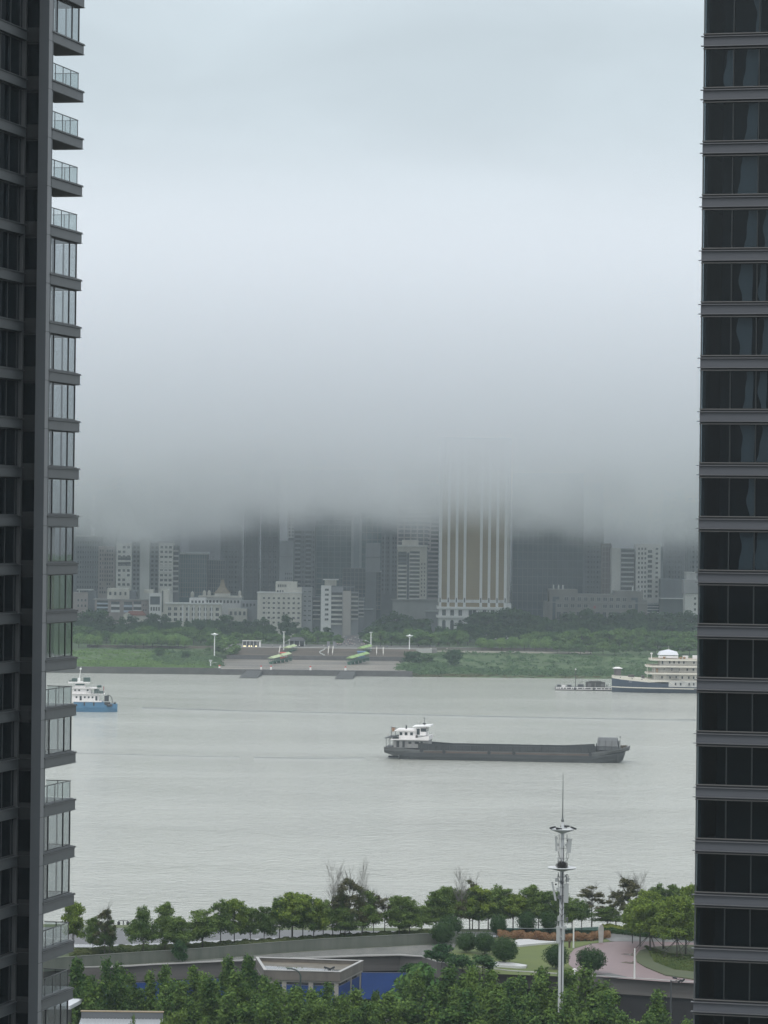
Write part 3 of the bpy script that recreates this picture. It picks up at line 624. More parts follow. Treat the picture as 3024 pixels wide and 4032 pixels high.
# ------------------------------------------------------------------ tree belts of the far bank
gA = 'dark trees of the belt behind the left bank'
row('far', [(290, 2400), (360, 2385), (430, 2420), (560, 2432), (640, 2410), (700, 2440), (800, 2440), (880, 2425), (1000, 2438), (1060, 2440)], 2165, 40, 14, 'dark green broadleaf tree in the tall belt behind the left willows', gA, 1.15, 9)
row('far', [(300, 2450), (620, 2455), (900, 2455), (1060, 2470), (1240, 2468), (1330, 2470)], 2125, 42, 9, 'dark broadleaf tree in the middle rank behind the left bank and steps', gA, 1.1, 8)
row('far', [(1480, 2440), (1540, 2400), (1620, 2430), (1700, 2440)], 2180, 38, 12, 'dark tree of the belt left of the golden tower', 'dark trees left of the golden tower', 1.2, 8)
row('far', [(1440, 2470), (1520, 2466), (1640, 2462), (1760, 2470), (1850, 2460)], 2120, 40, 10, 'broadleaf tree in the middle rank below the golden tower', 'trees in front of the golden tower', 1.2, 8)
row('far', [(1850, 2425), (1905, 2402), (1960, 2410), (2020, 2400), (2090, 2400), (2160, 2432)], 2190, 40, 10, 'tall dark tree covering the foot of the golden tower', 'tall dark trees right of the golden tower', 1.35, 8)
row('far', [(2180, 2440), (2260, 2405), (2330, 2395), (2400, 2425), (2480, 2405), (2600, 2412), (2760, 2415)], 2185, 40, 10, 'dark tree in front of the brown office building', 'dark trees before the brown office building', 1.15, 12)
row('far', [(1880, 2470), (2000, 2455), (2120, 2462), (2240, 2450), (2400, 2452), (2560, 2450), (2760, 2450)], 2140, 42, 10, 'dark tree in the middle rank of the right belt', 'trees of the right belt', 1.2, 10)
row('mid', [(1460, 2492), (1560, 2480), (1660, 2478), (1760, 2480), (1840, 2476)], 2085, 36, 8, 'mid green leafy tree in the front rank right of the steps', 'leafy trees right of the steps', 1.25, 8)
row('mid', [(840, 2480), (930, 2490), (1010, 2490), (1090, 2492), (1180, 2486), (1260, 2482), (1340, 2500)], 2090, 40, 8, 'mid green leafy tree behind the plaza at the top of the steps', 'leafy trees behind the far plaza', 1.15, 8)
row('mid', [(300, 2462), (380, 2470), (470, 2480), (560, 2462), (640, 2468), (760, 2468), (880, 2480)], 2105, 40, 8, 'mid green leafy tree just behind the left willows', 'leafy trees behind the left willows', 1.2, 8)
row('mid', [(2080, 2490), (2200, 2480), (2320, 2476), (2420, 2470), (2560, 2476), (2760, 2478)], 2090, 38, 8, 'mid green leafy tree in the right belt above the railing', 'leafy trees of the right belt', 1.2, 8)
for x, y in ((310, 2490), (352, 2495), (385, 2496)): tree_px('willow', x, y, 2052, None, 1.15, 'pale green willow in the clump at the left edge of the grass', 'tree', 'willows at the left edge')
for x, y in ((462, 2490), (496, 2492), (532, 2487), (566, 2490), (600, 2484), (636, 2490), (668, 2492), (702, 2488), (728, 2503)): tree_px('willow', x, y, 2050 + rt.uniform(-4, 5), None, 1.15, 'pale green willow in the long clump above the left grass', 'tree', 'willows above the left grass')
for x, y in ((1898, 2508), (1935, 2512), (1975, 2504), (2012, 2500), (2065, 2508), (2108, 2512), (2150, 2500)): tree_px('willow', x, y, 2056, None, 1.1, 'pale willow standing behind the railing of the right bank', 'tree', 'willows behind the right railing')
for x, y in ((2195, 2520), (2240, 2530), (2285, 2530), (2325, 2535), (2375, 2520), (2420, 2530), (2465, 2530), (2520, 2520), (2580, 2510), (2650, 2500), (2715, 2505)): tree_px('mid', x, y, 2040 + rt.uniform(-5, 5), None, 1.25, 'bushy tree at the front of the right belt behind the boats', 'tree', 'front trees behind the moored boats')
L_ = (('bush', 628, 2545, 1985, 'small dark tree rising from the left grass bank'), ('bush', 732, 2560, 1978, 'low dark bush right of the small tree on the left grass'), ('mid', 845, 2505, 2010, 'leafy tree right behind the disc lamp on the left bank'), ('mid', 903, 2500, 2006, 'rounded leafy tree left of the wet landing'),
      ('bush', 1627, 2552, 1972, 'dark bush under the right disc lamp'), ('bush', 1684, 2560, 1976, 'small loose bush between the two dark bushes of the right bank'), ('bush', 1785, 2548, 1962, 'large dark bush alone on the right bank'), ('far', 1130, 2418, 2158, 'large dark tree before the cream building'))
for k, x, y, Y, lb in L_: tree_px(k, x, y, Y, None, 1.15 if k != 'bush' else 1.2, lb, 'bush' if k == 'bush' else 'tree')
for k, x in enumerate((742, 780, 812, 1850, 1900)):
    pass
# ground cover of both banks
def cover(name, label, polys, n, leaf, m, seed, hmin=.2, hmax=1.5):
    rng = np.random.default_rng(seed); P = []; rr = random.Random(seed)
    while len(P) < n:
        (px0, px1, Y0, Y1) = polys[rr.randrange(len(polys))]
        cx, cy = rr.uniform(px0, px1), rr.uniform(Y0, Y1); X = Xp(cx, cy); h = rr.uniform(hmin, hmax) * (.6 + .6 * math.sin(X * .13 + cy * .2) ** 2); rad = rr.uniform(1.2, 3.2)
        for _ in range(28):
            dx, dy = rr.gauss(0, rad * .5), rr.gauss(0, rad * .5); k = max(0, 1 - (dx * dx + dy * dy) / (rad * rad)); P.append((X + dx, cy + dy, far_z(X + dx, cy + dy) + h * k * rr.uniform(.6, 1.05)))
    P = np.array(P[:n]); nr = np.tile([0, -.4, .9], (n, 1)).astype(float); v, f = leaves(P, nr, leaf, rng, .5)
    o = link(name, mesh_np(name, v, f, m)); tag(o, label, 'ground cover', kind='stuff'); return o
cover('grass', 'bright green tall grass of the left bank', [(280, 700, 1913, 2035), (280, 830, 1913, 1960)], 26000, .75, fmat('leaf_grass', (0.085, 0.165, 0.045), (0.13, 0.22, 0.06), .05), 5, .1, .9)
cover('ground_cover', 'low green bushes at the right of the left bank', [(640, 880, 1925, 1990), (600, 850, 1960, 2030)], 15000, .75, fmat('leaf_scrub', (0.06, 0.12, 0.05), (0.10, 0.165, 0.065), .08), 6, .4, 2.0)
cover('scrub', 'dense green scrub covering the right bank', [(1640, 2800, 1925, 2040), (1560, 1760, 1915, 1975), (1800, 2800, 1917, 1950)], 52000, .8, fmat('leaf_scrub_dark', (0.045, 0.10, 0.045), (0.085, 0.15, 0.06), .07), 7, .4, 2.0)
cover('reeds', 'brownish weeds at the water line of the right bank', [(1570, 2800, 1909, 1917), (1570, 1900, 1908, 1922)], 9000, .6, fmat('leaf_brown', (0.12, 0.12, 0.06), (0.075, 0.09, 0.045), .1), 8, .1, .7)

# ------------------------------------------------------------------ people, small and far away
def person_mesh(seed, shirt, pose=0):
    rnd = random.Random(seed); me = bpy.data.meshes.new('person')
    s = .1 + pose * .12
    J = [(0, 0, .95), (0, 0, 1.2), (0, 0, 1.42), (0, 0, 1.53), (0, 0, 1.66), (.17, 0, 1.4), (.24, 0, 1.13), (.25, -.06, .88), (-.17, 0, 1.4), (-.24, 0, 1.13), (-.25, -.06, .88), (.09, 0, .9), (.1, -s, .5), (.1, s * .4, .06), (-.09, 0, .9), (-.1, s, .5), (-.1, s * 1.6, .06)]
    E = [(0, 1), (1, 2), (2, 3), (3, 4), (2, 5), (5, 6), (6, 7), (2, 8), (8, 9), (9, 10), (0, 11), (11, 12), (12, 13), (0, 14), (14, 15), (15, 16)]
    rad = [.15, .15, .15, .06, .12, .07, .055, .04, .07, .055, .04, .1, .075, .055, .1, .075, .055]
    me.from_pydata(J, E, []); o = bpy.data.objects.new('person', me); C.objects.link(o); sk = o.modifiers.new('s', 'SKIN')
    for i, v in enumerate(me.skin_vertices[0].data): v.radius = (rad[i], rad[i]); v.use_root = (i == 0)
    o.modifiers.new('u', 'SUBSURF').levels = 1
    dg = bpy.context.evaluated_depsgraph_get(); out_ = bpy.data.meshes.new_from_object(o.evaluated_get(dg)); bpy.data.objects.remove(o); bpy.data.meshes.remove(me)
    out_.name = 'person'; out_.materials.clear()
    for m in (mat('trousers%d' % (seed % 3), ((.03, .03, .04), (.06, .07, .1), (.15, .14, .12))[seed % 3], .8), mat('shirt%d' % seed, shirt, .8), mat('skin', (.45, .3, .22), .6), mat('hair', (.02, .018, .016), .7)): out_.materials.append(m)
    for p in out_.polygons: z = p.center.z; p.material_index = 0 if z < .98 else 1 if z < 1.47 and abs(p.center.x) < .3 and z > .98 else 2 if z < 1.66 else 3
    return out_
PM = [person_mesh(i, c, i % 2) for i, c in enumerate(((.75, .75, .73), (.5, .3, .3), (.18, .2, .3), (.55, .42, .4), (.6, .55, .5)))]
LBP = ('person in a white shirt', 'person in a dull pink shirt', 'person in a dark blue shirt', 'person in a pale pink shirt', 'person in a beige shirt')
def person(px, Y, z, k, where, group=None):
    o = link('person', PM[k], None, (Xp(px, Y), Y, z), rt.uniform(0, 6.28)); o.scale = (1.05,) * 3; tag(o, LBP[k] + ' ' + where, 'person', group)
for px, k, w in ((1168, 0, 'left of the pavilion opening'), (1178, 0, 'standing before the dark pavilion'), (1072, 0, 'alone on the plaza between stall and pole'), (1697, 0, 'alone by the hedge right of the lamp'), (1130, 2, 'walking just left of the pavilion'), (1275, 0, 'standing alone at the top of the steps'), (1525, 2, 'at the right end of the plaza'), (1760, 4, 'walking on the right bank path')):
    person(px, 2039 if px < 1600 else 2047, 10.6 if px < 1600 else 9.42, k, w)
# avenue rising between the trees, with a crowd on it
tag(MB().prism([(Xp(1310, 2100), 2100), (Xp(1455, 2100), 2100), (Xp(1430, 2190), 2190), (Xp(1345, 2190), 2190)], 9, lambda p: 10.62 if p[1] < 2150 else 13.4).build('avenue', mat('avenue_pave', (.13, .12, .12), .5, noise=.2, nscale=.2)), 'paved avenue rising between the far trees', kind='structure')
for i in range(44):
    px = rt.uniform(1325, 1445); Y = rt.uniform(2062, 2160); z = 10.62 if Y < 2100 else 10.62 + (Y - 2100) / 90 * 2.78
    person(px, Y, z, rt.choice((1, 3, 4, 3, 2, 0)), 'in the crowd on the avenue behind the steps', 'crowd on the avenue')
# ================================================================== buildings of the far bank
def wmesh(name, glass, frame, sill=True):
    me = bpy.data.meshes.new(name); b = MB(); b.box(-.5, .5, -.10, .02, 0, 1); n1 = len(b.f)
    f = .07
    b.box(-.5 - f, .5 + f, -.18, .02, 1.002, 1.002 + f).box(-.5 - f, .5 + f, -.24, .02, -f, -.002).box(-.5 - f, -.502, -.18, .02, 0, 1).box(.502, .5 + f, -.18, .02, 0, 1).box(-.025, .025, -.14, -.101, .01, .99)
    me.from_pydata(b.v, [], b.f); me.materials.append(glass); me.materials.append(frame)
    for i, p in enumerate(me.polygons): p.material_index = 0 if i < n1 else 1
    return me
g_dark = mat('far_glass', (.035, .045, .05), .25, noise=.4, nscale=.3)
g_teal = mat('far_teal_glass', (.08, .14, .155), .2, col2=(.05, .095, .11), nscale=.15)
g_blue = mat('far_blue_glass', (.05, .075, .092), .25, col2=(.032, .052, .068), nscale=.1)
fr_w = mat('far_frame', (.5, .5, .48), .6); fr_g = mat('far_frame_grey', (.2, .2, .2), .6)
WM = {'w': wmesh('window', g_dark, fr_w), 'g': wmesh('window', g_dark, fr_g)}
def wall_mat(c, n=.14): return mat('render_%02d_%02d_%02d' % tuple(int(q * 99) for q in c), c, .85, noise=n, nscale=.12, stretch=(1, 1, .35))
class B:                                   # building helper in local metres: x right, y away, z up
    def __init__(s, name, label, x0, x1, ytop, Y, depth=16, z0=10, rot=0, cat='building', group=None):
        s.Y = Y; s.w = (x1 - x0) / F * Y; s.x0 = x0; s.z0 = z0; s.depth = depth
        s.root = thing(name, label, cat, (Xp(x0, Y), Y, z0), rot, group); s.h = s.Z(ytop)
    def X(s, px): return (px - s.x0) / F * s.Y
    def Z(s, py, px=None): return at(px or s.x0, py, s.Y).z - s.z0
    def wall(s, c, px0=None, px1=None, ytop=None, ybot=None, y0=0, dep=None, part='wall', m=None):
        x0 = s.X(px0) if px0 else 0; x1 = s.X(px1) if px1 else s.w; h = s.Z(ytop) if ytop else s.h; zb = s.Z(ybot) if ybot else -1
        return MB().box(x0, x1, y0, y0 + (dep or s.depth), zb, h).build(part, m or wall_mat(c), s.root)
    def windows(s, px0, px1, y0, y1, cols, rows, fw=.55, fh=.5, kind='w', yf=0, skip=0, seed=0, name='window', side=None):
        a, b_ = s.X(px0), s.X(px1); zt, zb = s.Z(y0), s.Z(y1); cw, rh = (b_ - a) / cols, (zt - zb) / rows; rnd = random.Random(seed); k = 0; rest = MB()
        for j in range(rows):
            for i in range(cols):
                if skip and rnd.random() < skip: continue
                x = a + (i + .5) * cw; z = zt - (j + .5) * rh - rh * fh / 2
                if k < 100 and s.count < 100:
                    o = link(name, WM[kind], s.root, (x, yf - .03, z)); o.scale = (cw * fw * rnd.uniform(.9, 1.1), 1, rh * fh); k += 1; s.count += 1
                else: rest.box(x - cw * fw / 2, x + cw * fw / 2, yf - .12, yf - .01, z, z + rh * fh)
        if rest.v: tag(rest.build('windows', g_dark, s.root), kind='stuff')
    count = 0
    def bands(s, px0, px1, y0, y1, rows, cm, t=.4, out=.9, name='balcony', yf=0, gap=True, vary=0):
        a, b_ = s.X(px0), s.X(px1); zt, zb = s.Z(y0), s.Z(y1); rh = (zt - zb) / rows
        if gap: MB().box(a + .1, b_ - .1, yf - .06, yf + .02, zb, zt).build('window_band', g_dark, s.root)
        me = bpy.data.meshes.new(name); q = MB().box(a, b_, yf - out, yf - .07, 0, rh * t); me.from_pydata(q.v, [], q.f); me.materials.append(cm)
        for j in range(min(rows, 100)):
            o = link(name, me, s.root, (0, 0, zb + j * rh + .05))
    def fins(s, pxs, y0, y1, m, wd=.8, out=.6, name='pilaster', yf=0):
        for px in pxs: MB().box(s.X(px) - wd / 2, s.X(px) + wd / 2, yf - out, yf - .02, s.Z(y1), s.Z(y0)).build(name, m, s.root)
    def grid(s, px0, px1, y0, y1, cols, rows, m, wd=.35, out=.25, yf=0, name='mullions'):
        a, b_ = s.X(px0), s.X(px1); zt, zb = s.Z(y0), s.Z(y1); q = MB()
        for i in range(cols + 1): x = a + (b_ - a) * i / cols; q.box(x - wd / 2, x + wd / 2, yf - out, yf - .02, zb, zt)
        for j in range(rows + 1): z = zb + (zt - zb) * j / rows; q.box(a, b_, yf - out + .06, yf - .025, z - wd / 2, z + wd / 2)
        return q.build(name, m, s.root)
white = wall_mat((.68, .68, .65)); cream = wall_mat((.54, .53, .48)); grey = wall_mat((.24, .255, .275)); dgrey = wall_mat((.16, .175, .195)); pinkg = wall_mat((.33, .29, .28))
# --- hazy towers in the back rows: x0, x1, ytop, Y, wall, cols, rows
gB = 'hazy high rise towers in the back rows'
back = [(262, 345, 1900, 2640, dgrey, 6, 26, 'dark grey tower block at the far left edge of the city'), (372, 452, 1930, 2690, dgrey, 6, 26, 'dark grey tower block behind and left of the white stepped block'),
        (455, 560, 1880, 2760, dgrey, 8, 24, 'hazy tower rising behind the white stepped block'), (600, 705, 1900, 2740, dgrey, 8, 24, 'hazy tower behind the right wing of the white stepped block'),
        (742, 862, 1860, 2800, grey, 8, 22, 'hazy grey tower behind the teal glass block'), (866, 948, 1870, 2700, dgrey, 6, 26, 'dark ribbed tower right of the teal glass block'), (958, 1016, 1850, 2640, dgrey, 5, 26, 'slim dark tower, middle one behind the spired roof'),
        (1026, 1094, 1850, 2610, dgrey, 5, 28, 'slim dark tower just left of the plain grey slab'), (1236, 1262, 1960, 2660, grey, 3, 24, 'narrow tower sliver left of the big teal tower'),
        (2292, 2372, 1900, 2620, dgrey, 6, 24, 'dark tower left of the brick lattice tower'), (2612, 2692, 1930, 2660, dgrey, 6, 22, 'hazy dark tower right of the white pair'), (2704, 2790, 1980, 2560, grey, 6, 24, 'hazy residential tower at the right edge'), (2120, 2290, 1900, 2700, dgrey, 10, 20, 'broad hazy tower behind the dark glass block')]
for i, (a, b_, yt, Y, m, c, r, lb) in enumerate(back):
    q = B('residential_tower', lb, a, b_, yt, Y, 22, group=gB); q.wall(None, m=m)
    q.windows(a + 3, b_ - 3, 2105, 2340, c, 12, .5, .5, 'g', seed=i); q.grid(a, b_, 1960, 2350, max(2, c // 2), 18, wall_mat((.23, .23, .24)), .5, .5, name='floor_lines')
    q.fins([a + (b_ - a) * t for t in (.08, .36, .64, .92)], 1960, 2360, m, 1.6, 1.5)
for i in range(25):
    a = 215 + i * 106 + (i * 37 % 5) * 6; q = B('residential_tower', 'faint tower of the farthest row, number %s from the left' % ('one two three four five six seven eight nine ten eleven twelve thirteen fourteen fifteen sixteen seventeen eighteen nineteen twenty twenty-one twenty-two twenty-three twenty-four twenty-five'.split()[i]), a, a + 96, 1960 + (i * 53 % 7) * 14, 2900 + (i % 3) * 60, 22, group='faint towers of the farthest row'); q.wall(None, m=(dgrey, grey)[i % 2]); q.grid(a, a + 96, 2040, 2360, 5, 16, wall_mat((.23, .23, .24)), .7, .5, name='floor_lines')
# dark tower pair with white roof edge, far left
q = B('apartment_block', 'dark apartment block with a pale roof edge at the left edge', 296, 392, 2112, 2480, 18); q.wall(None, m=dgrey); q.windows(300, 388, 2125, 2340, 9, 11, .5, .5, 'g', seed=3)
MB().box(-.5, q.w + .5, -.8, 18, q.h + .01, q.h + .9).build('roof', wall_mat((.5, .5, .5)), q.root)
q = B('apartment_block', 'brown grey apartment block between the left edge and the white stepped block', 384, 446, 2150, 2440, 18); q.wall(None, m=pinkg); q.windows(388, 444, 2160, 2340, 6, 11, .5, .5, 'g', skip=.1, seed=4)
# white stepped block
q = B('apartment_block', 'white stepped apartment block with a tall plain slab in the middle', 455, 700, 2138, 2370, 16)
q.wall(None, 455, 515, 2138, m=white); q.wall(None, 515, 549, 2132, None, 4, m=grey); q.wall(None, 549, 586, 2118, None, -1.5, m=wall_mat((.5, .51, .5)), part='stair_slab'); q.wall(None, 586, 622, 2136, None, 4, m=grey); q.wall(None, 622, 678, 2136, m=white); q.wall(None, 678, 698, 2146, None, 3, m=dgrey)
q.windows(458, 512, 2145, 2310, 3, 9, .55, .5, skip=.15, seed=1); q.windows(518, 547, 2145, 2325, 2, 10, .55, .5, 'g', 4, seed=2); q.windows(588, 620, 2145, 2325, 2, 10, .55, .5, 'g', 4, seed=3); q.windows(625, 676, 2143, 2310, 3, 9, .62, .5, seed=4)
q.bands(460, 512, 2190, 2235, 2, white, .3, 1.0); q.bands(625, 678, 2165, 2318, 7, white, .32, 1.1, gap=False); q.bands(679, 699, 2150, 2330, 9, wall_mat((.42, .42, .42)), .35, 1.0, yf=3)
MB().box(q.X(515), q.X(679), -.4, 15, q.Z(2134), q.Z(2134) + .6).build('roof', wall_mat((.4, .4, .4)), q.root)
# teal glass blocks
def glassblk(label, a, b_, yt, Y, m, nv, nh, z=2350, rim=None, name='glass_tower', dep=24, mull=None, vis=1980, wd=.35):
    q = B(name, label, a, b_, yt, Y, dep); q.wall(None, m=m); q.grid(a, b_, max(yt, vis), z, nv, nh, mull or fr_g, wd, .35)
    if rim: MB().box(-.3, q.w + .3, -.5, dep, q.h, q.h + rim).build('roof', wall_mat((.45, .47, .47)), q.root)
    return q
glassblk('dark teal glass block with vertical stripes and a pale roof line', 700, 812, 2182, 2460, g_teal, 12, 9, rim=1.1, mull=fr_g)
glassblk('darker teal glass block just right of the striped teal one', 812, 884, 2206, 2500, g_blue, 8, 8)
q = glassblk('broad teal glass tower vanishing into the cloud', 1196, 1384, 1850, 2560, g_teal, 8, 17, 2340, mull=mat('teal_line', (.16, .2, .21), .5), wd=.5)
q.fins([1196, 1384], 1980, 2340, wall_mat((.36, .4, .4)), 1.2, .8)
q = B('glass_tower', 'pale vertical shaft and glass wing right of the broad teal tower', 1382, 1548, 1850, 2550, 24); q.wall(None, m=g_teal); q.grid(1418, 1548, 1980, 2240, 6, 9, fr_g, .45); q.fins([1384, 1416], 1960, 2240, wall_mat((.38, .42, .43)), 1.8, 1.4); q.fins([1400], 1960, 2238, wall_mat((.26, .31, .33)), 5, .5, 'shaft')
glassblk('low dark glass block behind the white balcony block', 1348, 1440, 2238, 2440, g_blue, 6, 10, 2400)
glassblk('dark glass block with a pale roof edge beside the grey slabs', 1438, 1498, 2252, 2420, g_blue, 5, 9, 2400, rim=.7)
q = B('office_block', 'plain grey slab with a dark joint line left of centre', 1096, 1152, 2130, 2395, 20); q.wall(None, 1096, 1152, 2130, 2191, m=grey); q.wall(None, 1096, 1152, 2193, None, .3, m=grey, part='lower_wall'); MB().box(.2, q.w - .2, .5, 18, q.Z(2193), q.Z(2191)).build('joint', dgrey, q.root); q.windows(1118, 1148, 2250, 2285, 4, 2, .4, .4, 'g', .3)
q = B('apartment_block', 'grey green apartment tower with stacked balconies right of the plain slab', 1153, 1238, 1960, 2450, 20); q.wall(None, m=dgrey); q.windows(1155, 1236, 2085, 2320, 8, 12, .5, .5, 'g'); q.bands(1158, 1180, 2090, 2320, 13, grey, .4, 1); q.bands(1200, 1222, 2090, 2320, 13, grey, .4, 1)
q = B('lattice_tower', 'pale lattice fronted tower fading into the cloud above the grey slab', 1130, 1192, 1850, 2520, 20); q.wall(None, m=dgrey); q.grid(1130, 1192, 1900, 2115, 5, 16, wall_mat((.5, .5, .5)), .9, .9, name='lattice')
q = B('office_block', 'plain grey block left of the hotel with a dark joint line', 1436, 1498, 2138, 2400, 18); q.wall(None, 1436, 1494, 2138, 2193, m=grey); q.wall(None, 1436, 1494, 2195, 2252, .3, m=grey, part='lower_wall'); q.wall(None, 1438, 1480, 2252, None, 1, m=dgrey, part='base_wall')
q = B('apartment_block', 'narrow dark tower between the grey block and the hotel', 1498, 1562, 1960, 2500, 18); q.wall(None, m=dgrey); q.windows(1500, 1560, 2110, 2330, 6, 12, .5, .5, 'g'); q.fins([1512, 1536], 2105, 2340, grey, 1.2, 1)
# hotel block with white balcony bands and the unfinished frame behind it
q = B('apartment_block', 'white banded block with a dark vertical slit left of the golden tower', 1562, 1678, 2152, 2380, 18); q.wall(None, m=cream)
q.bands(1564, 1599, 2215, 2360, 9, white, .42, 1.1); q.bands(1609, 1650, 2170, 2360, 12, white, .42, 1.1); MB().box(q.X(1600), q.X(1608), -.3, 0, 0, q.Z(2175)).build('slit', g_blue, q.root); q.windows(1652, 1675, 2212, 2350, 2, 9, .35, .45)
q.bands(1564, 1599, 2172, 2214, 3, dgrey, .42, .9); MB().box(-.3, q.w + .3, -.8, 18, q.h + .01, q.h + 1).build('roof', white, q.root); MB().box(3, 14, 4, 12, q.h + 1.01, q.h + 4.5).build('roof_hut', cream, q.root)
MB().box(-3, q.X(1726), -4, 0, -1, q.Z(2362)).box(-4, q.X(1728), -5, -.01, q.Z(2362) + .01, q.Z(2358)).build('podium', wall_mat((.32, .33, .33)), q.root)
q = B('unfinished_tower', 'unfinished concrete frame tower behind the white banded block', 1560, 1724, 1900, 2450, 20); q.wall(None, m=dgrey); q.grid(1562, 1690, 2000, 2165, 5, 10, wall_mat((.45, .42, .41)), .9, 1.1, name='concrete_frame'); q.bands(1682, 1722, 2040, 2358, 19, wall_mat((.37, .34, .35)), .4, 1.5)
# --- the golden tower with white pillars
Yg = 2250
q = B('golden_tower', 'tall golden glass tower with white pillars and a white arcaded base', 1727, 1990, 1720, Yg, 34)
gold = mat('gold_glass', (.29, .225, .12), .3, col2=(.23, .175, .09), nscale=.08, stretch=(1, 1, .4)); wst = wall_mat((.66, .67, .66), .06)
q.wall(None, 1731, 1986, 1720, 2360, .6, 32, m=gold, part='glass_wall')
pil = [1731, 1763, 1795, 1827, 1891, 1923, 1955, 1987]
for px in pil:
    MB().box(q.X(px) - .85, q.X(px) + .85, -.7, 1.2, q.Z(2392), q.Z(1720)).build('pillar', wst, q.root)
    MB().box(q.X(px) - .3, q.X(px) + .3, -.82, -.71, q.Z(2371), q.Z(2353)).build('niche', g_dark, q.root)
q.grid(1731, 1986, 2000, 2356, 1, 34, mat('gold_line', (.30, .25, .16), .5), .22, .12, .6, 'floor_lines')
for (y0, y1, o, nm) in ((2372, 2360, .3, 'balustrade'), (2397, 2388, 1.2, 'cornice'), (2432, 2425, 1.4, 'cornice')):
    MB().box(-o, q.w + o, -o - .2, 31, q.Z(y0), q.Z(y1)).build(nm, wst, q.root)
MB().box(0, q.w, .0, 31, q.Z(2388) + .0, q.Z(2372) - .01).build('upper_storey', gold, q.root)
MB().box(0, q.w, .4, 31, -1, q.Z(2397) - .01).build('base_wall', wst, q.root)
q.fins([(a + b_) / 2 for a, b_ in zip(pil, pil[1:])], 2360, 2372, wst, .5, .5, 'baluster_post')
for a, b_ in zip(pil, pil[1:]):
    c = (a + b_) / 2; big = b_ - a > 40; hw = (11.5 if big else 6.8) * Yg / F
    for (y0, y1) in ((2401, 2423),):
        o = link('window', WM['w'], q.root, (q.X(c), .37, q.Z(y1))); o.scale = (hw * 2 * (1.25 if big else 1), 1, q.Z(y0) - q.Z(y1))
    ar = MB(); r = hw * (1.4 if big else 1); zc = q.Z(2447 if not big else 2452); pts = [(q.X(c) - r, .3, -1), (q.X(c) + r, .3, -1)] + [(q.X(c) + r * math.cos(t * math.pi / 10), .3, zc + r * math.sin(t * math.pi / 10)) for t in range(11)]
    n = len(pts); ar.add(pts + [(p[0], .39, p[2]) for p in pts], [tuple(range(n)), tuple(range(2 * n - 1, n - 1, -1))] + [(i, i + n, (i + 1) % n + n, (i + 1) % n) for i in range(n)]); ar.build('arch', g_dark, q.root)
# receding right flank
sd = MB(); xr = q.X(1987) + .9
sd.add([(xr, -.5, q.Z(2372)), (q.X(2011), 26, q.Z(2372)), (q.X(2011), 34, q.Z(2372)), (xr, 34, q.Z(2372)), (xr, -.5, q.Z(1720)), (q.X(2011), 26, q.Z(1720)), (q.X(2011), 34, q.Z(1720)), (xr, 34, q.Z(1720))], [(0, 3, 2, 1), (4, 5, 6, 7), (0, 1, 5, 4), (1, 2, 6, 5), (2, 3, 7, 6), (3, 0, 4, 7)])
sd.build('side_wall', wall_mat((.50, .48, .45)), q.root)
MB().box(q.X(1987) + 1, q.X(2012), 2, 32, -1, q.Z(2374)).build('side_base', wst, q.root)
glassblk('huge dark blue glass block right of the golden tower', 2016, 2292, 1860, 2380, g_blue, 14, 14, 2430, mull=mat('dark_line', (.085, .105, .12), .4))
# right group
q = B('brick_tower', 'brownish lattice tower left of the white pair', 2368, 2404, 2140, 2480, 14); q.wall(None, m=wall_mat((.22, .19, .185))); q.grid(2368, 2404, 2150, 2340, 3, 9, wall_mat((.34, .32, .31)), .5, .6, name='lattice')
q = B('white_apartment_tower', 'white apartment tower pair with balconies between plain walls', 2405, 2608, 2145, 2400, 16)
q.wall(None, 2405, 2441, 2158, m=white); q.wall(None, 2441, 2496, 2160, None, 1.5, m=grey); q.wall(None, 2500, 2598, 2140, m=white); q.wall(None, 2598, 2610, 2150, None, 5, m=grey)
q.bands(2443, 2494, 2163, 2330, 9, wall_mat((.5, .51, .51)), .38, 1.2, yf=1.5); q.windows(2444, 2493, 2163, 2330, 4, 9, .5, .4, 'g', 1.5); q.windows(2506, 2544, 2150, 2355, 3, 11, .5, .45, seed=7); q.windows(2546, 2566, 2160, 2355, 1, 10, .8, .55, seed=8); q.windows(2572, 2594, 2150, 2355, 1, 11, .4, .4, seed=9)
MB().box(q.X(2546), q.X(2590), -6, -.05, -1, q.Z(2372)).build('annexe', g_blue, q.root)
for k in range(4): MB().box(q.X(2545), q.X(2591), -6.3, -5.9, q.Z(2410) + k * 1.9, q.Z(2410) + k * 1.9 + .45).build('louvre', wst, q.root)
q = B('office_building', 'long brown grey stone office building with two rows of windows', 2145, 2548, 2338, 2290, 24)
bs = wall_mat((.21, .205, .195)); q.wall(None, 2160, 2530, 2338, m=bs); q.wall(None, 2160, 2273, 2320, None, .8, m=bs, part='left_tower'); q.wall(None, 2418, 2530, 2324, None, .8, m=bs, part='right_tower'); q.wall(None, 2145, 2160, 2368, None, 2, m=bs, part='left_wing'); q.wall(None, 2530, 2548, 2360, None, 2, m=bs, part='right_wing')
q.windows(2216, 2470, 2348, 2366, 10, 1, .6, .8, 'w', 0); q.windows(2188, 2318, 2376, 2392, 5, 1, .6, .85, 'w'); q.windows(2368, 2492, 2376, 2392, 5, 1, .6, .85, 'w'); q.windows(2186, 2494, 2406, 2440, 12, 1, .55, .85, 'g')
for a, b_ in ((2174, 2186), (2500, 2510)): MB().box(q.X(a), q.X(b_), -.2, -.02, 0, q.Z(2352)).build('glass_strip', g_blue, q.root)
for a, b_ in ((2174, 2200), (2484, 2510)): MB().box(q.X(a), q.X(b_), -.25, -.03, q.Z(2360), q.Z(2349)).build('glass_corner', g_blue, q.root)
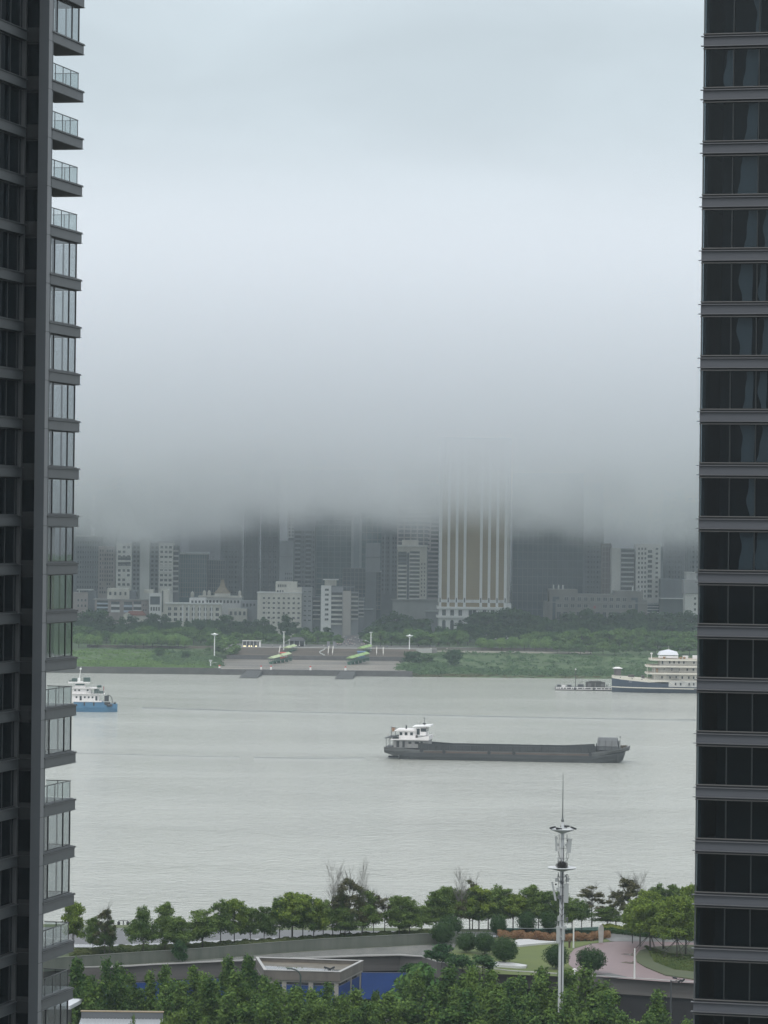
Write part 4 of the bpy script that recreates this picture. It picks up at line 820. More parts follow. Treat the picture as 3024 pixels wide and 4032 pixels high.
MB().box(0, q.w, -.5, 0, q.Z(2372), q.Z(2369)).build('ledge', wall_mat((.3, .3, .29)), q.root)
MB().box(q.X(2336), q.X(2344), -.4, -.05, q.Z(2394), q.Z(2383)).build('emblem', mat('emblem_red', (.3, .06, .05), .6), q.root)
for px, y in ((2178, 2304), (2198, 2303), (2215, 2304), (2490, 2300), (2520, 2300)): q.z = MB().lathe([(.5, 0), (.45, 2.5), (.1, 3)], (q.X(px), 3, q.Z(2320 if px < 2300 else 2324)), 8).build('antenna', wst, q.root)
q = B('office_block', 'dark grey block with a white band right of the white tower pair', 2600, 2692, 2280, 2380, 18); q.wall(None, 2600, 2692, 2280, 2354, m=dgrey); q.wall(None, 2600, 2692, 2354, 2358, -.4, m=wst, part='white_band'); q.wall(None, 2600, 2692, 2358, None, 1, m=wall_mat((.1, .12, .12)), part='lower_wall')
q = B('stepped_building', 'light grey stepped building at the right edge beside the glass tower', 2688, 2770, 2282, 2290, 16)
q.wall(None, 2690, 2770, 2282, 2336, -1, m=wall_mat((.36, .36, .37))); q.wall(None, 2699, 2740, 2254, 2282, m=wall_mat((.5, .5, .5)), part='roof_block'); q.wall(None, 2696, 2770, 2337, m=white, part='lower_wall'); q.windows(2728, 2742, 2345, 2410, 1, 3, .5, .4); q.windows(2744, 2768, 2345, 2410, 2, 3, .5, .4)
MB().box(q.X(2696), q.X(2742), -.5, 15, q.Z(2254) + .01, q.Z(2252)).build('roof', wst, q.root)
# --- low front buildings, left half
q = B('low_block', 'pinkish low building at the left edge below the dark block', 272, 352, 2332, 2270, 14); q.wall(None, 285, 344, 2332, m=pinkg); q.windows(300, 342, 2352, 2395, 3, 2, .45, .45); q.wall(None, 300, 362, 2320, 2324, -1, m=wall_mat((.42, .43, .43)), part='roof'); q.wall(None, 308, 312, 2324, 2334, 0, 1, m=wst, part='post'); q.wall(None, 342, 372, 2326, None, 2, m=dgrey, part='side_block')
q = B('low_block', 'low pale terrace of houses with white and blue balconies', 366, 580, 2362, 2262, 16); q.wall(None, 372, 580, 2362, m=pinkg); q.wall(None, 418, 505, 2316, None, 5, m=cream, part='upper_block'); q.wall(None, 500, 532, 2326, None, 6, m=dgrey, part='upper_side')
q.windows(420, 500, 2328, 2345, 4, 1, .35, .7, 'g', 5); q.bands(380, 424, 2364, 2410, 3, wall_mat((.42, .48, .55)), .4, 1); q.bands(436, 470, 2368, 2410, 2, wst, .45, 1); q.bands(486, 520, 2368, 2410, 2, wall_mat((.42, .48, .55)), .4, 1); q.bands(524, 556, 2366, 2410, 2, wst, .45, 1); q.windows(560, 578, 2370, 2410, 2, 2, .4, .4)
MB().box(q.X(366), q.X(582), -1, 14, q.Z(2362) + .02, q.Z(2358)).build('roof', wall_mat((.3, .3, .29)), q.root)
q = B('red_roof_house', 'small house with a red hipped roof and a pale gable among the trees', 492, 572, 2412, 2245, 12, z0=9); q.wall(None, m=cream, ytop=2424)
MB().prism([(0, -1), (q.w, -1), (q.w, 12), (0, 12)], q.Z(2423), q.Z(2406), [(2, 5.5), (q.w - 2, 5.5), (q.w - 2, 6), (2, 6)]).build('roof', mat('red_tile', (.22, .09, .065), .8, noise=.2, nscale=1), q.root)
MB().add([(-1, -1.6, 0), (3.6, -1.6, 0), (3.6, -1.6, q.Z(2420)), (1.3, -1.6, q.Z(2411)), (-1, -1.6, q.Z(2420)), (-1, 2, 0), (3.6, 2, 0), (3.6, 2, q.Z(2420)), (1.3, 2, q.Z(2411)), (-1, 2, q.Z(2420))], [(0, 1, 2, 3, 4), (9, 8, 7, 6, 5), (0, 5, 6, 1), (1, 6, 7, 2), (2, 7, 8, 3), (3, 8, 9, 4), (4, 9, 5, 0)]).build('gable', cream, q.root)
q = B('white_building', 'white building with a dark glass panel and a slit tower', 583, 662, 2334, 2250, 14); q.wall(None, 586, 634, 2336, m=wst); q.wall(None, 630, 662, 2320, None, .6, m=cream, part='slit_tower'); MB().box(q.X(590), q.X(628), -.15, -.02, q.Z(2380), q.Z(2348)).build('glass_panel', g_blue, q.root); MB().box(q.X(636), q.X(641), .4, .58, q.Z(2410), q.Z(2325)).build('slit_window', g_dark, q.root); q.windows(590, 630, 2388, 2406, 4, 1, .6, .8)
q.wall(None, 564, 600, 2322, 2336, 3, m=cream, part='roof_block')
q = B('civic_building', 'long cream building with pilasters and three rows of dark windows', 652, 868, 2378, 2246, 16, z0=9); q.wall(None, m=cream); q.wall(None, 743, 806, 2354, 2378, 3, m=wst, part='upper_block'); q.windows(748, 804, 2362, 2376, 4, 1, .5, .7, 'g', 3); q.windows(655, 866, 2386, 2450, 9, 3, .5, .55); MB().box(-.6, q.w + .6, -1, 15, q.h + .01, q.h + .8).build('roof', wst, q.root)
q.fins([718, 742, 762, 785, 808, 832], 2382, 2450, wst, .9, .7)
q = B('temple_topped_building', 'cream building crowned by a tan curved temple roof with a spire', 782, 948, 2352, 2290, 16); q.wall(None, m=wst); q.windows(806, 944, 2362, 2374, 10, 1, .5, .8, 'g'); MB().box(-.5, q.w + .5, -1.2, 15, q.h + .01, q.h + 1).build('roof', cream, q.root)
tan = mat('tan_tile', (.24, .20, .14), .7, noise=.2, nscale=.5); cx = q.X(872); z_ = q.h + 1.02
MB().prism([(cx - 4.9, 2), (cx + 4.9, 2), (cx + 4.9, 11), (cx - 4.9, 11)], z_, z_ + 1.6).build('temple_base', cream, q.root)
t = MB(); pr = [(5.0, 0), (4.9, .8), (3.4, 2.2), (2.0, 4.2), (1.2, 6.6), (.9, 8.8)]
for (r0, h0), (r1, h1) in zip(pr, pr[1:]): t.prism([(cx - r0, 6.5 - r0 * .9), (cx + r0, 6.5 - r0 * .9), (cx + r0, 6.5 + r0 * .9), (cx - r0, 6.5 + r0 * .9)], z_ + 1.61 + h0, z_ + 1.61 + h1 - .002, [(cx - r1, 6.5 - r1 * .9), (cx + r1, 6.5 - r1 * .9), (cx + r1, 6.5 + r1 * .9), (cx - r1, 6.5 + r1 * .9)])
t.build('temple_roof', tan, q.root)
for px in (755, 802, 821, 942): MB().lathe([(1.1, 0), (1.1, 2.2), (.8, 3.1), (.2, 3.6)], (q.X(px), 2, q.h + (1.02 if px > 781 else .2)), 10).build('small_dome', cream, q.root)
q.wall(None, 745, 783, 2356, None, 1, m=cream, part='side_wall')
q = B('low_block', 'low grey white block between the temple roof and the cream hotel', 898, 1012, 2368, 2270, 14, z0=9); q.wall(None, 945, 1010, 2364, None, 4, m=grey); q.wall(None, 898, 972, 2396, m=cream, part='front_wall'); q.windows(900, 970, 2404, 2425, 4, 1, .5, .7); q.windows(950, 1006, 2370, 2395, 4, 1, .5, .5, 'g', 4); q.wall(None, 985, 1012, 2385, None, 1, m=grey, part='side_wall')
q = B('cream_hotel', 'large cream building with rows of small windows and a raised roof block', 1012, 1228, 2336, 2230, 18, z0=9); q.wall(None, 1012, 1186, 2334, m=cream); q.wall(None, 1186, 1228, 2312, None, 2.5, m=grey, part='right_wing'); q.wall(None, 1082, 1166, 2290, 2333, 4, m=cream, part='roof_block'); q.wall(None, 1150, 1186, 2312, 2333, 2.5, m=cream, part='roof_step')
q.windows(1028, 1184, 2345, 2460, 8, 6, .42, .38, seed=5); q.windows(1190, 1226, 2318, 2450, 2, 7, .6, .35, 'w', 2.5); q.windows(1090, 1126, 2300, 2312, 5, 1, .5, .8, 'g', 4); q.windows(1086, 1116, 2322, 2333, 3, 1, .5, .7, 'g', 4)
MB().box(-.4, q.X(1186) + .4, -.5, 17, q.Z(2334) + .01, q.Z(2331)).build('roof', wst, q.root)
q.count = 60; q.windows(1036, 1192, 2358, 2468, 7, 5, .14, .12, 'w', -.2, .25, 9, name='air_conditioner')
q = B('balcony_building', 'white balcony building with a plain grey wall and rooftop pavilion', 1262, 1432, 2306, 2225, 16, z0=9); q.wall(None, 1262, 1302, 2306, m=wst); q.wall(None, 1302, 1348, 2312, None, 2, m=grey); q.wall(None, 1348, 1380, 2326, None, -1, m=wall_mat((.38, .36, .34)), part='plain_wall'); q.wall(None, 1380, 1410, 2330, None, 5, m=grey, part='side_wall'); q.wall(None, 1408, 1432, 2352, None, 8, m=dgrey, part='rear_wall')
q.windows(1278, 1292, 2312, 2448, 1, 7, .95, .4); q.bands(1303, 1346, 2332, 2460, 7, wall_mat((.5, .5, .47)), .4, 1.4, yf=2); q.bands(1381, 1409, 2335, 2440, 6, wall_mat((.4, .4, .38)), .38, 1.2, yf=5); q.bands(1409, 1431, 2356, 2430, 5, wall_mat((.33, .33, .32)), .38, 1.2, yf=8)
MB().box(q.X(1268), q.X(1330), 1, 12, q.Z(2284), q.Z(2281)).build('pavilion_roof', wst, q.root); t = MB()
for px in (1278, 1290, 1305, 1320): t.box(q.X(px) - .3, q.X(px) + .3, 1.6, 2.2, q.h, q.Z(2284))
t.box(q.X(1280), q.X(1318), 5, 9, q.h, q.Z(2285)).build('pavilion', cream, q.root); MB().box(q.X(1300), q.X(1395), 3, 12, q.Z(2312) + .02, q.Z(2308)).build('roof', dgrey, q.root)
q = B('low_block', 'jumble of dark low houses left of the balcony building', 1226, 1262, 2345, 2290, 12); q.wall(None, 1228, 1262, 2350, m=dgrey); q.bands(1229, 1260, 2352, 2440, 5, wall_mat((.4, .4, .38)), .3, 1.0)
q = B('low_block', 'low dark houses at the right of the balcony building', 1425, 1470, 2400, 2275, 12); q.wall(None, 1425, 1470, 2404, m=dgrey); MB().box(0, q.w, -2, 10, q.h + .01, q.h + .5).build('roof', grey, q.root)
q = B('green_house', 'small pale roofed hall among the trees below the white banded block', 1660, 1722, 2404, 2300, 12); q.wall(None, 1675, 1722, 2410, m=grey); q.wall(None, 1670, 1724, 2403, 2408, -1, m=wall_mat((.4, .43, .43)), part='roof')
# ================================================================== boats
def hull(secs, material, name, parent, y_c=0.0):
    """secs: list of (x, [(halfwidth, z), ...]) from stern to bow ; closed on top"""
    b = MB(); m = len(secs[0][1]); V = []
    for x, pr in secs:
        V += [(x + (e[2] if len(e) > 2 else 0), y_c - e[0], e[1]) for e in pr] + [(x + (e[2] if len(e) > 2 else 0), y_c + e[0], e[1]) for e in reversed(pr)]
    k = 2 * m; Fs = []
    for i in range(len(secs) - 1):
        for j in range(k): Fs.append((i * k + j, i * k + (j + 1) % k, (i + 1) * k + (j + 1) % k, (i + 1) * k + j))
    Fs.append(tuple(range(k - 1, -1, -1))); n = (len(secs) - 1) * k; Fs.append(tuple(range(n, n + k)))
    return b.add(V, Fs).build(name, material, parent)
wpaint = mat('boat_white', (.72, .70, .69), .5, noise=.08, nscale=.6)
steel = mat('hull_steel', (.055, .06, .062), .55, col2=(.032, .036, .038), nscale=.3, stretch=(.3, 1, 1))
steel2 = mat('hull_side_grey', (.115, .12, .12), .6, col2=(.06, .063, .063), nscale=.4, stretch=(.25, 1, 1))
brown = mat('rust_band', (.10, .075, .062), .7, noise=.25, nscale=.5, stretch=(.2, 1, 1))
blk = mat('boat_black', (.025, .027, .03), .5); glsb = mat('boat_glass', (.03, .04, .045), .15)
# ---- the cargo barge
pa, pb = onz(1521, 2989, 0), onz(2440, 3007, 0); Lb = 84.4; th = math.atan2(pb.y - pa.y, pb.x - pa.x)
bg = thing('cargo_barge', 'long low empty grey cargo barge with a white wheelhouse at its stern', 'barge', (pa.x, pa.y + 7.5, 0), th)
HW = 7.4
hull([(5.2, [(5.4, -.3), (6.2, 1.2), (6.6, 2.3)]), (9, [(6.9, -.6), (HW, 1.2), (HW, 2.35)]), (72, [(HW - .2, -.6), (HW, 1.2), (HW, 2.35)]), (80.6, [(3.6, -.5), (5.4, 1.4), (6.2, 3.2)]), (82.4, [(.6, .8, -.2), (2.4, 2.0, .2), (4.0, 3.9, .6)])], steel, 'lower_hull', bg)
hull([(0, [(5.6, 2.2), (6.6, 3.2), (6.7, 4.1)]), (4, [(6.6, 1.0), (7.3, 2.8), (7.35, 4.0)]), (9, [(HW - .05, 2.3), (HW + .03, 3.0), (HW + .03, 3.55)]), (14, [(HW - .05, 2.36), (HW + .03, 3.0), (HW + .03, 3.3)]), (71, [(HW - .05, 2.36), (HW + .03, 3.0), (HW + .03, 3.3)]), (74, [(HW - .2, 2.4), (HW, 3.2), (HW + .03, 3.9)]), (80, [(5.6, 3.2), (6.6, 4.0), (6.8, 4.5)]), (84.4, [(2.6, 4.3), (4.0, 5.0), (4.4, 5.6)])], steel2, 'upper_hull', bg)
MB().box(14, 71, -HW - .12, -HW + .1, 2.55, 3.05).box(14, 71, HW - .1, HW + .12, 2.55, 3.05).build('rubbing_strake', brown, bg)
t = MB()
for s in (-1, 1):
    t.box(12, 73, s * 6.1 - .12, s * 6.1 + .12, 3.2, 5.0)
    t.box(12, 73, s * 6.1 - .3, s * 6.1 + .3, 5.0, 5.15)
    t.prism([(12, s * 6.1 - .13), (22, s * 6.1 - .13), (22, s * 6.1 + .13), (12, s * 6.1 + .13)], 5.16, lambda p: 5.75 if p[0] < 15 else 5.2)
    t.prism([(62, s * 6.1 - .13), (72, s * 6.1 - .13), (72, s * 6.1 + .13), (62, s * 6.1 + .13)], 5.16, lambda p: 5.2 if p[0] < 65 else 5.8)
    for i in range(25): t.box(13 + i * 2.42, 13.18 + i * 2.42, s * 6.55 - .3, s * 6.55 + .3, 3.3, 4.9)
t.box(11.8, 12.1, -6.2, 6.2, 3.2, 5.6).box(72.9, 73.2, -6.2, 6.2, 3.2, 5.6)
t.build('hold_coaming', steel, bg)
MB().box(12.2, 72.8, -5.95, 5.95, 1.0, 1.2).build('hold_floor', mat('hold_dark', (.06, .055, .05), .8, noise=.3, nscale=.4), bg)
t = MB()
for x in (20.5, 32, 45, 57): t.lathe([(.28, -.5), (.5, -.45), (.5, -.1), (.28, 0)], (0, 0, 0), 8)
tyre = None
for i, x in enumerate((13.2, 21, 36.6, 45.2, 71.5)):
    if tyre is None:
        q = MB(); q.lathe([(.3, -.16), (.62, -.16), (.62, .16), (.3, .16)], n=12); q.xf(Matrix.Rotation(R(90), 4, 'X')); tyre = q.build('tyre_fender', blk, bg); o = tyre
    else: o = tyre.copy(); C.objects.link(o)
    o.location = (x, -HW - .2, 2.9 if i else 3.2)
MB().box(3.2, 15.2, -5.6, 5.6, 3.9, 6.6).build('lower_deckhouse', mat('house_grey', (.30, .30, .29), .7, col2=(.20, .20, .20), nscale=.5), bg)
w_ = MB()
for x0, x1, z0, z1 in ((4.2, 5.2, 4.1, 6.2), (6.3, 7.1, 4.1, 6.2), (8.4, 9.4, 5.3, 6.1), (10.6, 12, 5.3, 6.1), (12.6, 13.4, 4.1, 6.2)): w_.box(x0, x1, -5.66, -5.61, z0, z1)
w_.build('door_openings', blk, bg)
MB().prism([(2.2, -6.3), (15.5, -6.3), (15.5, 6.3), (2.2, 6.3)], 6.62, 6.95).build('deck_edge', wpaint, bg)
MB().prism([(9.2, -6.32), (15.6, -6.32), (15.6, 6.32), (9.2, 6.32)], 6.96, lambda p: 7.0 if p[0] < 10 else 8.2).build('forward_bulwark', wpaint, bg)
MB().box(4.9, 10.6, -4.4, 4.4, 6.96, 9.6).build('cabin', wpaint, bg)
MB().box(3.4, 10.9, -5.0, 5.0, 9.61, 9.85).box(3.9, 10.7, -4.6, 4.6, 9.86, 10.2).build('cabin_roof', wpaint, bg)
w_ = MB()
for x in (5.1, 6.9, 8.8): w_.box(x, x + .95, -4.47, -4.41, 8.2, 9.2)
w_.build('cabin_windows', glsb, bg)
MB().box(10.62, 14.2, -3.9, 3.9, 8.2, 11.0).build('wheelhouse', wpaint, bg)
MB().box(12.4, 14.3, -3.96, 3.96, 9.5, 10.7).box(11.0, 12.1, -3.95, -3.91, 8.4, 10.5).build('wheelhouse_window', glsb, bg)
MB().prism([(9.6, -4.6), (15.8, -4.6), (15.8, 4.6), (9.6, 4.6)], lambda p: 11.02 if p[0] < 12 else 11.3, lambda p: 11.35 if p[0] < 12 else 11.8).build('wheelhouse_roof', mat('roof_white', (.8, .8, .8), .5), bg)
MB().tube((13.2, 0, 11.6), (13.2, 0, 14.2), .12, .06).box(12.9, 13.5, -1.3, 1.3, 13.9, 14.05).box(12.7, 13.7, -.5, .5, 11.8, 12.3).tube((11.6, .5, 11.4), (11.6, .5, 12.6), .05).build('mast', blk, bg)
MB().prism([(0.1, -5.8), (4.6, -5.8), (4.6, 5.8), (.1, 5.8)], lambda p: 7.0 if p[0] < 2 else 7.65, lambda p: 7.25 if p[0] < 2 else 7.95).build('awning', mat('awning_dark', (.05, .055, .06), .7), bg)
t = MB()
for x in (.6, 1.6, 3.0): t.tube((x, -5.4, 4), (x, -5.4, 7.2), .08, n=6).tube((x, 5.4, 4), (x, 5.4, 7.2), .08, n=6)
for z in (7.4, 7.8, 8.2): t.tube((2.2, -6.1, z), (5, -6.1, z), .04, n=5)
for x in (2.2, 3.2, 4.2, 5): t.tube((x, -6.1, 6.9), (x, -6.1, 8.2), .05, n=5)
t.tube((1.7, 0, 7.6), (1.6, 0, 10.8), .09).tube((3.1, 0, 7.8), (3.3, 0, 10.6), .09).tube((1.6, 0, 10.7), (3.2, 0, 10.5), .06).tube((6.9, 0, 10.2), (6.9, 0, 11.4), .3, .25)
t.build('railing', blk, bg)
MB().add([(1.8, 0, 10.6), (3.0, .1, 10.4), (2.7, .5, 9.3), (1.9, .3, 9.0), (1.8, .06, 10.6), (3.0, .16, 10.4), (2.7, .56, 9.3), (1.9, .36, 9.0)], [(0, 1, 2, 3), (7, 6, 5, 4), (0, 4, 5, 1), (1, 5, 6, 2), (2, 6, 7, 3), (3, 7, 4, 0)]).build('flag', mat('faded_flag', (.45, .25, .15), .8), bg)
MB().box(.8, 4.2, -1, 1, .2, .75).box(2.6, 2.9, -.1, .1, .7, 2.4).build('rudder', blk, bg)
t = MB(); n = 8
prf = [(-4.6, 4.3), (-4.6, 5.6), (-3.4, 7.6), (-1.6, 8.4), (1.6, 8.4), (3.4, 7.6), (4.6, 5.6), (4.6, 4.3)]
t.add([(73.6, y, z) for y, z in prf] + [(80.2 + (.6 if z < 6 else 0), y, z) for y, z in prf], [tuple(range(n - 1, -1, -1)), tuple(range(n, 2 * n))] + [(i, (i + 1) % n, n + (i + 1) % n, n + i) for i in range(n)])
sh = t.build('bow_shelter', mat('shelter_grey', (.085, .092, .096), .6, noise=.12, nscale=.5, stretch=(3, .5, .5)), bg)
t = MB()
for x in (74.2, 76.4, 78.6): t.tube((x, -4.7, 5.6), (x, -3.45, 7.7), .07, n=5).tube((x, -4.7, 4.4), (x, -4.7, 5.6), .07, n=5)
t.box(73.6, 80.4, -4.72, -4.61, 5.5, 5.65); t.box(73.2, 73.5, -4.4, -4.1, 4.2, 6.7); t.build('shelter_rib', blk, sh)
MB().box(80.82, 80.9, -2.8, 2.8, 4.6, 7.4).build('shelter_opening', blk, sh)
MB().lathe([(.3, 4.5), (.3, 5.6), (.45, 5.65), (.45, 5.9)], (82.0, -2.5, 0), 8).lathe([(.3, 4.5), (.3, 5.6), (.45, 5.65), (.45, 5.9)], (83.2, -2.5, 0), 8).box(81.8, 83.4, -2.6, -2.4, 5.0, 5.25).box(81.2, 83.6, 1, 2, 4.6, 5.8).build('mooring_bitts', mat('bitts_brown', (.1, .085, .06), .6), bg)
MB().tube((81.4, 0, 4.5), (81.2, 0, 8.7), .06, .03).box(81.0, 81.4, -.2, .2, 8.5, 8.9).build('bow_mast', blk, bg)
# ---- the blue and white workboat
p = onz(300, 2803, 0)
tg = thing('workboat', 'blue and white river workboat with stacked decks by the left tower', 'boat', (p.x - 1.6, p.y + 3, 0), R(2))
blue = mat('boat_blue', (.045, .15, .28), .5, col2=(.07, .20, .33), nscale=.5, stretch=(.4, 1, 1))
hull([(0.4, [(3.4, -.4), (4.2, 2), (4.2, 4.3)]), (12, [(3.6, -.5), (4.2, 2), (4.2, 4.3)]), (16, [(3, -.4), (3.8, 1.8), (3.9, 3.4)]), (17.2, [(2.8, -.2), (3.6, 1.8), (3.7, 3.4)]), (18.8, [(2.6, .1), (3.2, 1.6), (3.3, 3.5)])], blue, 'hull', tg)
MB().box(-.3, 12.4, -4.5, 4.5, 4.31, 4.85).build('deck_edge', wpaint, tg)
for x in (5, 9): MB().box(x - .3, x + .3, -4.45, -4.1, 2.8, 4.3).build('fender', blk, tg)
MB().box(-.3, 11, -3.6, 3.6, 4.86, 7.6).build('lower_cabin', wpaint, tg)
w_ = MB()
for x in (1.2, 4.7, 6.4, 8.0): w_.box(x, x + .75, -3.67, -3.61, 5.9, 6.7)
for x in (2.9, 9.6): w_.box(x, x + .9, -3.67, -3.61, 4.95, 6.8)
w_.build('cabin_window', glsb, tg)
MB().box(-.3, 13.4, -4.3, 4.3, 7.61, 7.85).build('middle_deck', wpaint, tg)
MB().box(-.3, 7.6, -3.2, 3.2, 7.86, 10.0).build('middle_cabin', wpaint, tg)
w_ = MB()
for x in (.6, 2.3, 5.9): w_.box(x, x + .7, -3.27, -3.21, 8.9, 9.6)
w_.build('cabin_window', glsb, tg)
MB().box(-.3, 10.2, -4.0, 4.0, 10.01, 10.35).build('bridge_deck', wpaint, tg)
MB().box(.6, 5.2, -3, 3, 10.36, 12.2).build('bridge', wpaint, tg)
MB().box(1.0, 4.9, -3.07, -3.01, 11.3, 11.95).build('bridge_window', mat('boat_green_glass', (.04, .09, .08), .2), tg)
MB().box(-2.0, 7.0, -3.9, 3.9, 12.21, 12.75).build('bridge_roof', wpaint, tg)
MB().tube((2.3, 0, 12.7), (3.2, 0, 19.2), .16, .08).box(2.6, 3.4, -.4, .4, 17.9, 18.6).box(1.9, 2.9, -.9, .9, 12.7, 14.3).build('mast', mat('mast_white', (.8, .8, .78), .5), tg)
gb = mat('locker_green', (.035, .07, .06), .6)
MB().box(4.3, 7.2, -1.6, 1.4, 12.76, 14.6).build('locker', gb, tg); MB().box(-.6, 1.6, -1.4, 1.4, 12.76, 14.2).box(-1.9, -.8, -1, 1, 12.76, 13.3).build('locker', gb, tg)
t = MB()
for x in np.arange(6.0, 13.3, 1.0): t.tube((x, -4.1, 7.86), (x, -4.1, 9.0), .05, n=5)
t.tube((6, -4.1, 9.0), (13.3, -4.1, 9.0), .05, n=5).tube((6, -4.1, 8.4), (13.3, -4.1, 8.4), .04, n=5)
for x in np.arange(5.4, 10.1, .9): t.tube((x, -3.8, 10.36), (x, -3.8, 11.4), .05, n=5)
t.tube((5.4, -3.8, 11.4), (10, -3.8, 11.4), .05, n=5); t.build('railing', mat('rail_grey', (.25, .28, .28), .5), tg)
MB().box(10.2, 12, -2, 2, 10.4, 11.3).box(11.2, 13, -3, 2, 7.86, 8.9).box(9, 11, -2.6, 2.6, 7.86, 9.6).build('deck_winch', gb, tg)
t = MB(); pts = [(14.6, 7.1), (15.4, 7.2), (16.2, 6.7), (16.7, 5.6), (16.75, 4.2), (16.5, 2.8)]
for a, b_ in zip(pts, pts[1:]): t.tube((a[0], -2.6, a[1]), (b_[0], -2.6, b_[1]), .16, n=7)
t.box(13.4, 15.2, -2.8, 0, 4.6, 7.0).box(13.5, 16, -4.3, -2.8, 3.2, 4.3).build('crane', blk, tg)
MB().tube((13.0, -3, 7.9), (13.2, -3, 11), .05).box(12.95, 13.25, -3.05, -2.95, 9.3, 11.0).build('flag', mat('red_flag', (.25, .04, .05), .8), tg)
MB().lathe([(1.0, -.5), (1.4, 0), (1.0, .5)], (15.6, -3.9, 3.0), 10).box(17.3, 18.2, -3, 3, 3.5, 4.1).build('deck_gear', blk, tg)
# ---- the moored passenger ship
pa = onz(2413, 2727, 0); cs = thing('passenger_ship', 'large navy and cream passenger ship with open decks moored at the right', 'ship', (pa.x, pa.y + 9, 0), R(-.6))
navy = mat('ship_navy', (.022, .038, .065), .45, noise=.12, nscale=.2); crm = mat('ship_cream', (.62, .59, .51), .55, noise=.06, nscale=.4); tk = mat('ship_deck', (.30, .24, .17), .7, noise=.15, nscale=.6)
def sheer(x): return 8.4 - 2.2 * min(1, max(0, x) / 24) ** .8
SX = [0, .6, 4, 10, 18, 26, 60, 118]
HWs = [.5, 2.0, 5.0, 7.4, 8.6, 9, 9, 9]
hull([(x, [(h * .8, -.6), (h, 2.6), (h + .05, sheer(x) - 1.5)]) for x, h in zip(SX, HWs)], navy, 'hull', cs)
hull([(x - .04, [(h + .06, sheer(x) - 1.49 + (0 if x < 20 else .9)), (h + .1, sheer(x)), (h + .1, sheer(x) + .01)]) for x, h in zip(SX, HWs)], crm, 'bulwark', cs)
hull([(x - .05, [(h + .09, 2.35 - .9 * min(1, x / 100)), (h + .11, 2.8 - .9 * min(1, x / 100)), (h + .08, 2.82 - .9 * min(1, x / 100))]) for x, h in zip(SX, HWs)], crm, 'stripe', cs)
for x, z in ((4.0, 7.4), (9.6, 6.9), (14.4, 6.6)):
    MB().lathe([(.28, 0), (.28, .12)], n=10).xf(Matrix.Rotation(R(90), 4, 'X')).xf(Matrix.Translation((x, -([7.3, 7.5, 8.1][int(x // 5)] if x > 4.5 else 5.2) - .0, z))).build('porthole', blk, cs)
t = MB(); t.box(27.5, 46, -9.14, -9.06, 3.1, 6.0); t.build('side_recess', mat('ship_shade_wall', (.40, .40, .38), .6, noise=.2, nscale=.4), cs)
w_ = MB()
for x in (30.5, 33, 37.2, 39.4, 42): w_.box(x, x + .8, -9.2, -9.15, 3.9, 5.2)
w_.build('side_windows', blk, cs)
MB().tube((28, -9.2, 5.6), (31, -9.2, 3.4), .12).build('side_stair', crm, cs)
levels = [(17.5, 6.3, 20.2), (16.6, 10.05, 20.2), (16.6, 13.55, 22.6), (18.4, 16.8, 25)]
for k, (xs_, z, _) in enumerate(levels):
    if k:
        pts = [(xs_ + 1.6, -9.2), (118, -9.2), (118, 9.2), (xs_ + 1.6, 9.2), (xs_, 6.5), (xs_, -6.5)]
        MB().prism(pts, z - .85, z).build('deck_edge', crm, cs)
        MB().prism([(p_[0] + (.3 if p_[0] < 50 else 0), p_[1] * .97) for p_ in pts], z + .01, z + .05).build('deck_floor', tk, cs)
for k, (xw, z0, z1) in enumerate(((20.2, 6.2, 9.19), (20.2, 10.06, 12.69), (23.2, 13.61, 15.94))):
    y_ = (6.4, 6.4, 7.4)[k]
    MB().box(xw, 118, -y_, y_, z0, z1).build('deckhouse', mat('ship_wall', (.52, .50, .46), .6, noise=.1, nscale=.4), cs)
    w_ = MB(); rs = random.Random(k)
    xs_ = {0: (24, 28, 31, 34, 37.2, 39.6, 42.4), 1: (25.2, 28.8, 32.6, 36.4, 39.4, 42.8), 2: (24.1, 27.6, 29.8, 32.2, 34.6, 39.6, 42, 43.8)}[k]
    for x in list(xs_) + [46 + i * 2.6 for i in range(27)]: w_.box(x, x + .75, -y_ - .07, -y_ - .01, z0 + .9 + (-.3 if k == 2 and x < 25 else 0), z0 + 2.1)
    w_.build('cabin_windows', glsb, cs)
t = MB()
for z, x0 in ((10.1, 17), (13.6, 17)):
    for zz in (.55, 1.05): t.tube((x0, -9.1, z + zz), (118, -9.1, z + zz), .035, n=4)
    for i in range(45): t.tube((x0 + i * 2.3, -9.1, z), (x0 + i * 2.3, -9.1, z + 1.05), .03, n=4)
for x in (16.9, 20.4, 25.6, 33, 40.6, 48, 56, 64): t.tube((x, -8.9, 6.2), (x, -8.9, 12.7), .1, n=6)
t.build('railing', crm, cs)
for k, z in enumerate((6.5, 10.1)): MB().prism([(26.5, -8.2), (33.5, -8.2), (33.5, -7.2), (26.5, -7.2)], lambda p: z + (2.2 if p[0] < 30 else 0), lambda p: z + (2.5 if p[0] < 30 else .3)).build('stair', mat('stair_grey', (.25, .24, .23), .6), cs)
cn = MB(); cn.prism([(22.6, -5), (32.6, -5), (32.6, 5), (22.6, 5)], 18.6, 20.2, [(23.6, -4), (31.9, -4), (31.9, 4), (23.6, 4)]); cn.prism([(23.6, -4), (31.9, -4), (31.9, 4), (23.6, 4)], 20.21, 21.2, [(27.3, -.3), (28.2, -.3), (28.2, .3), (27.3, .3)])
for x_ in (23.2, 32): cn.tube((x_, -4.6, 16.85), (x_, -4.6, 18.7), .1)
cn.build('canopy', mat('canopy_white', (.62, .64, .68), .5), cs); MB().tube((28, 0, 20.4), (28, 0, 23), .09, .04).box(27.8, 28.2, -.5, .5, 21.3, 21.45).build('mast', crm, cs)
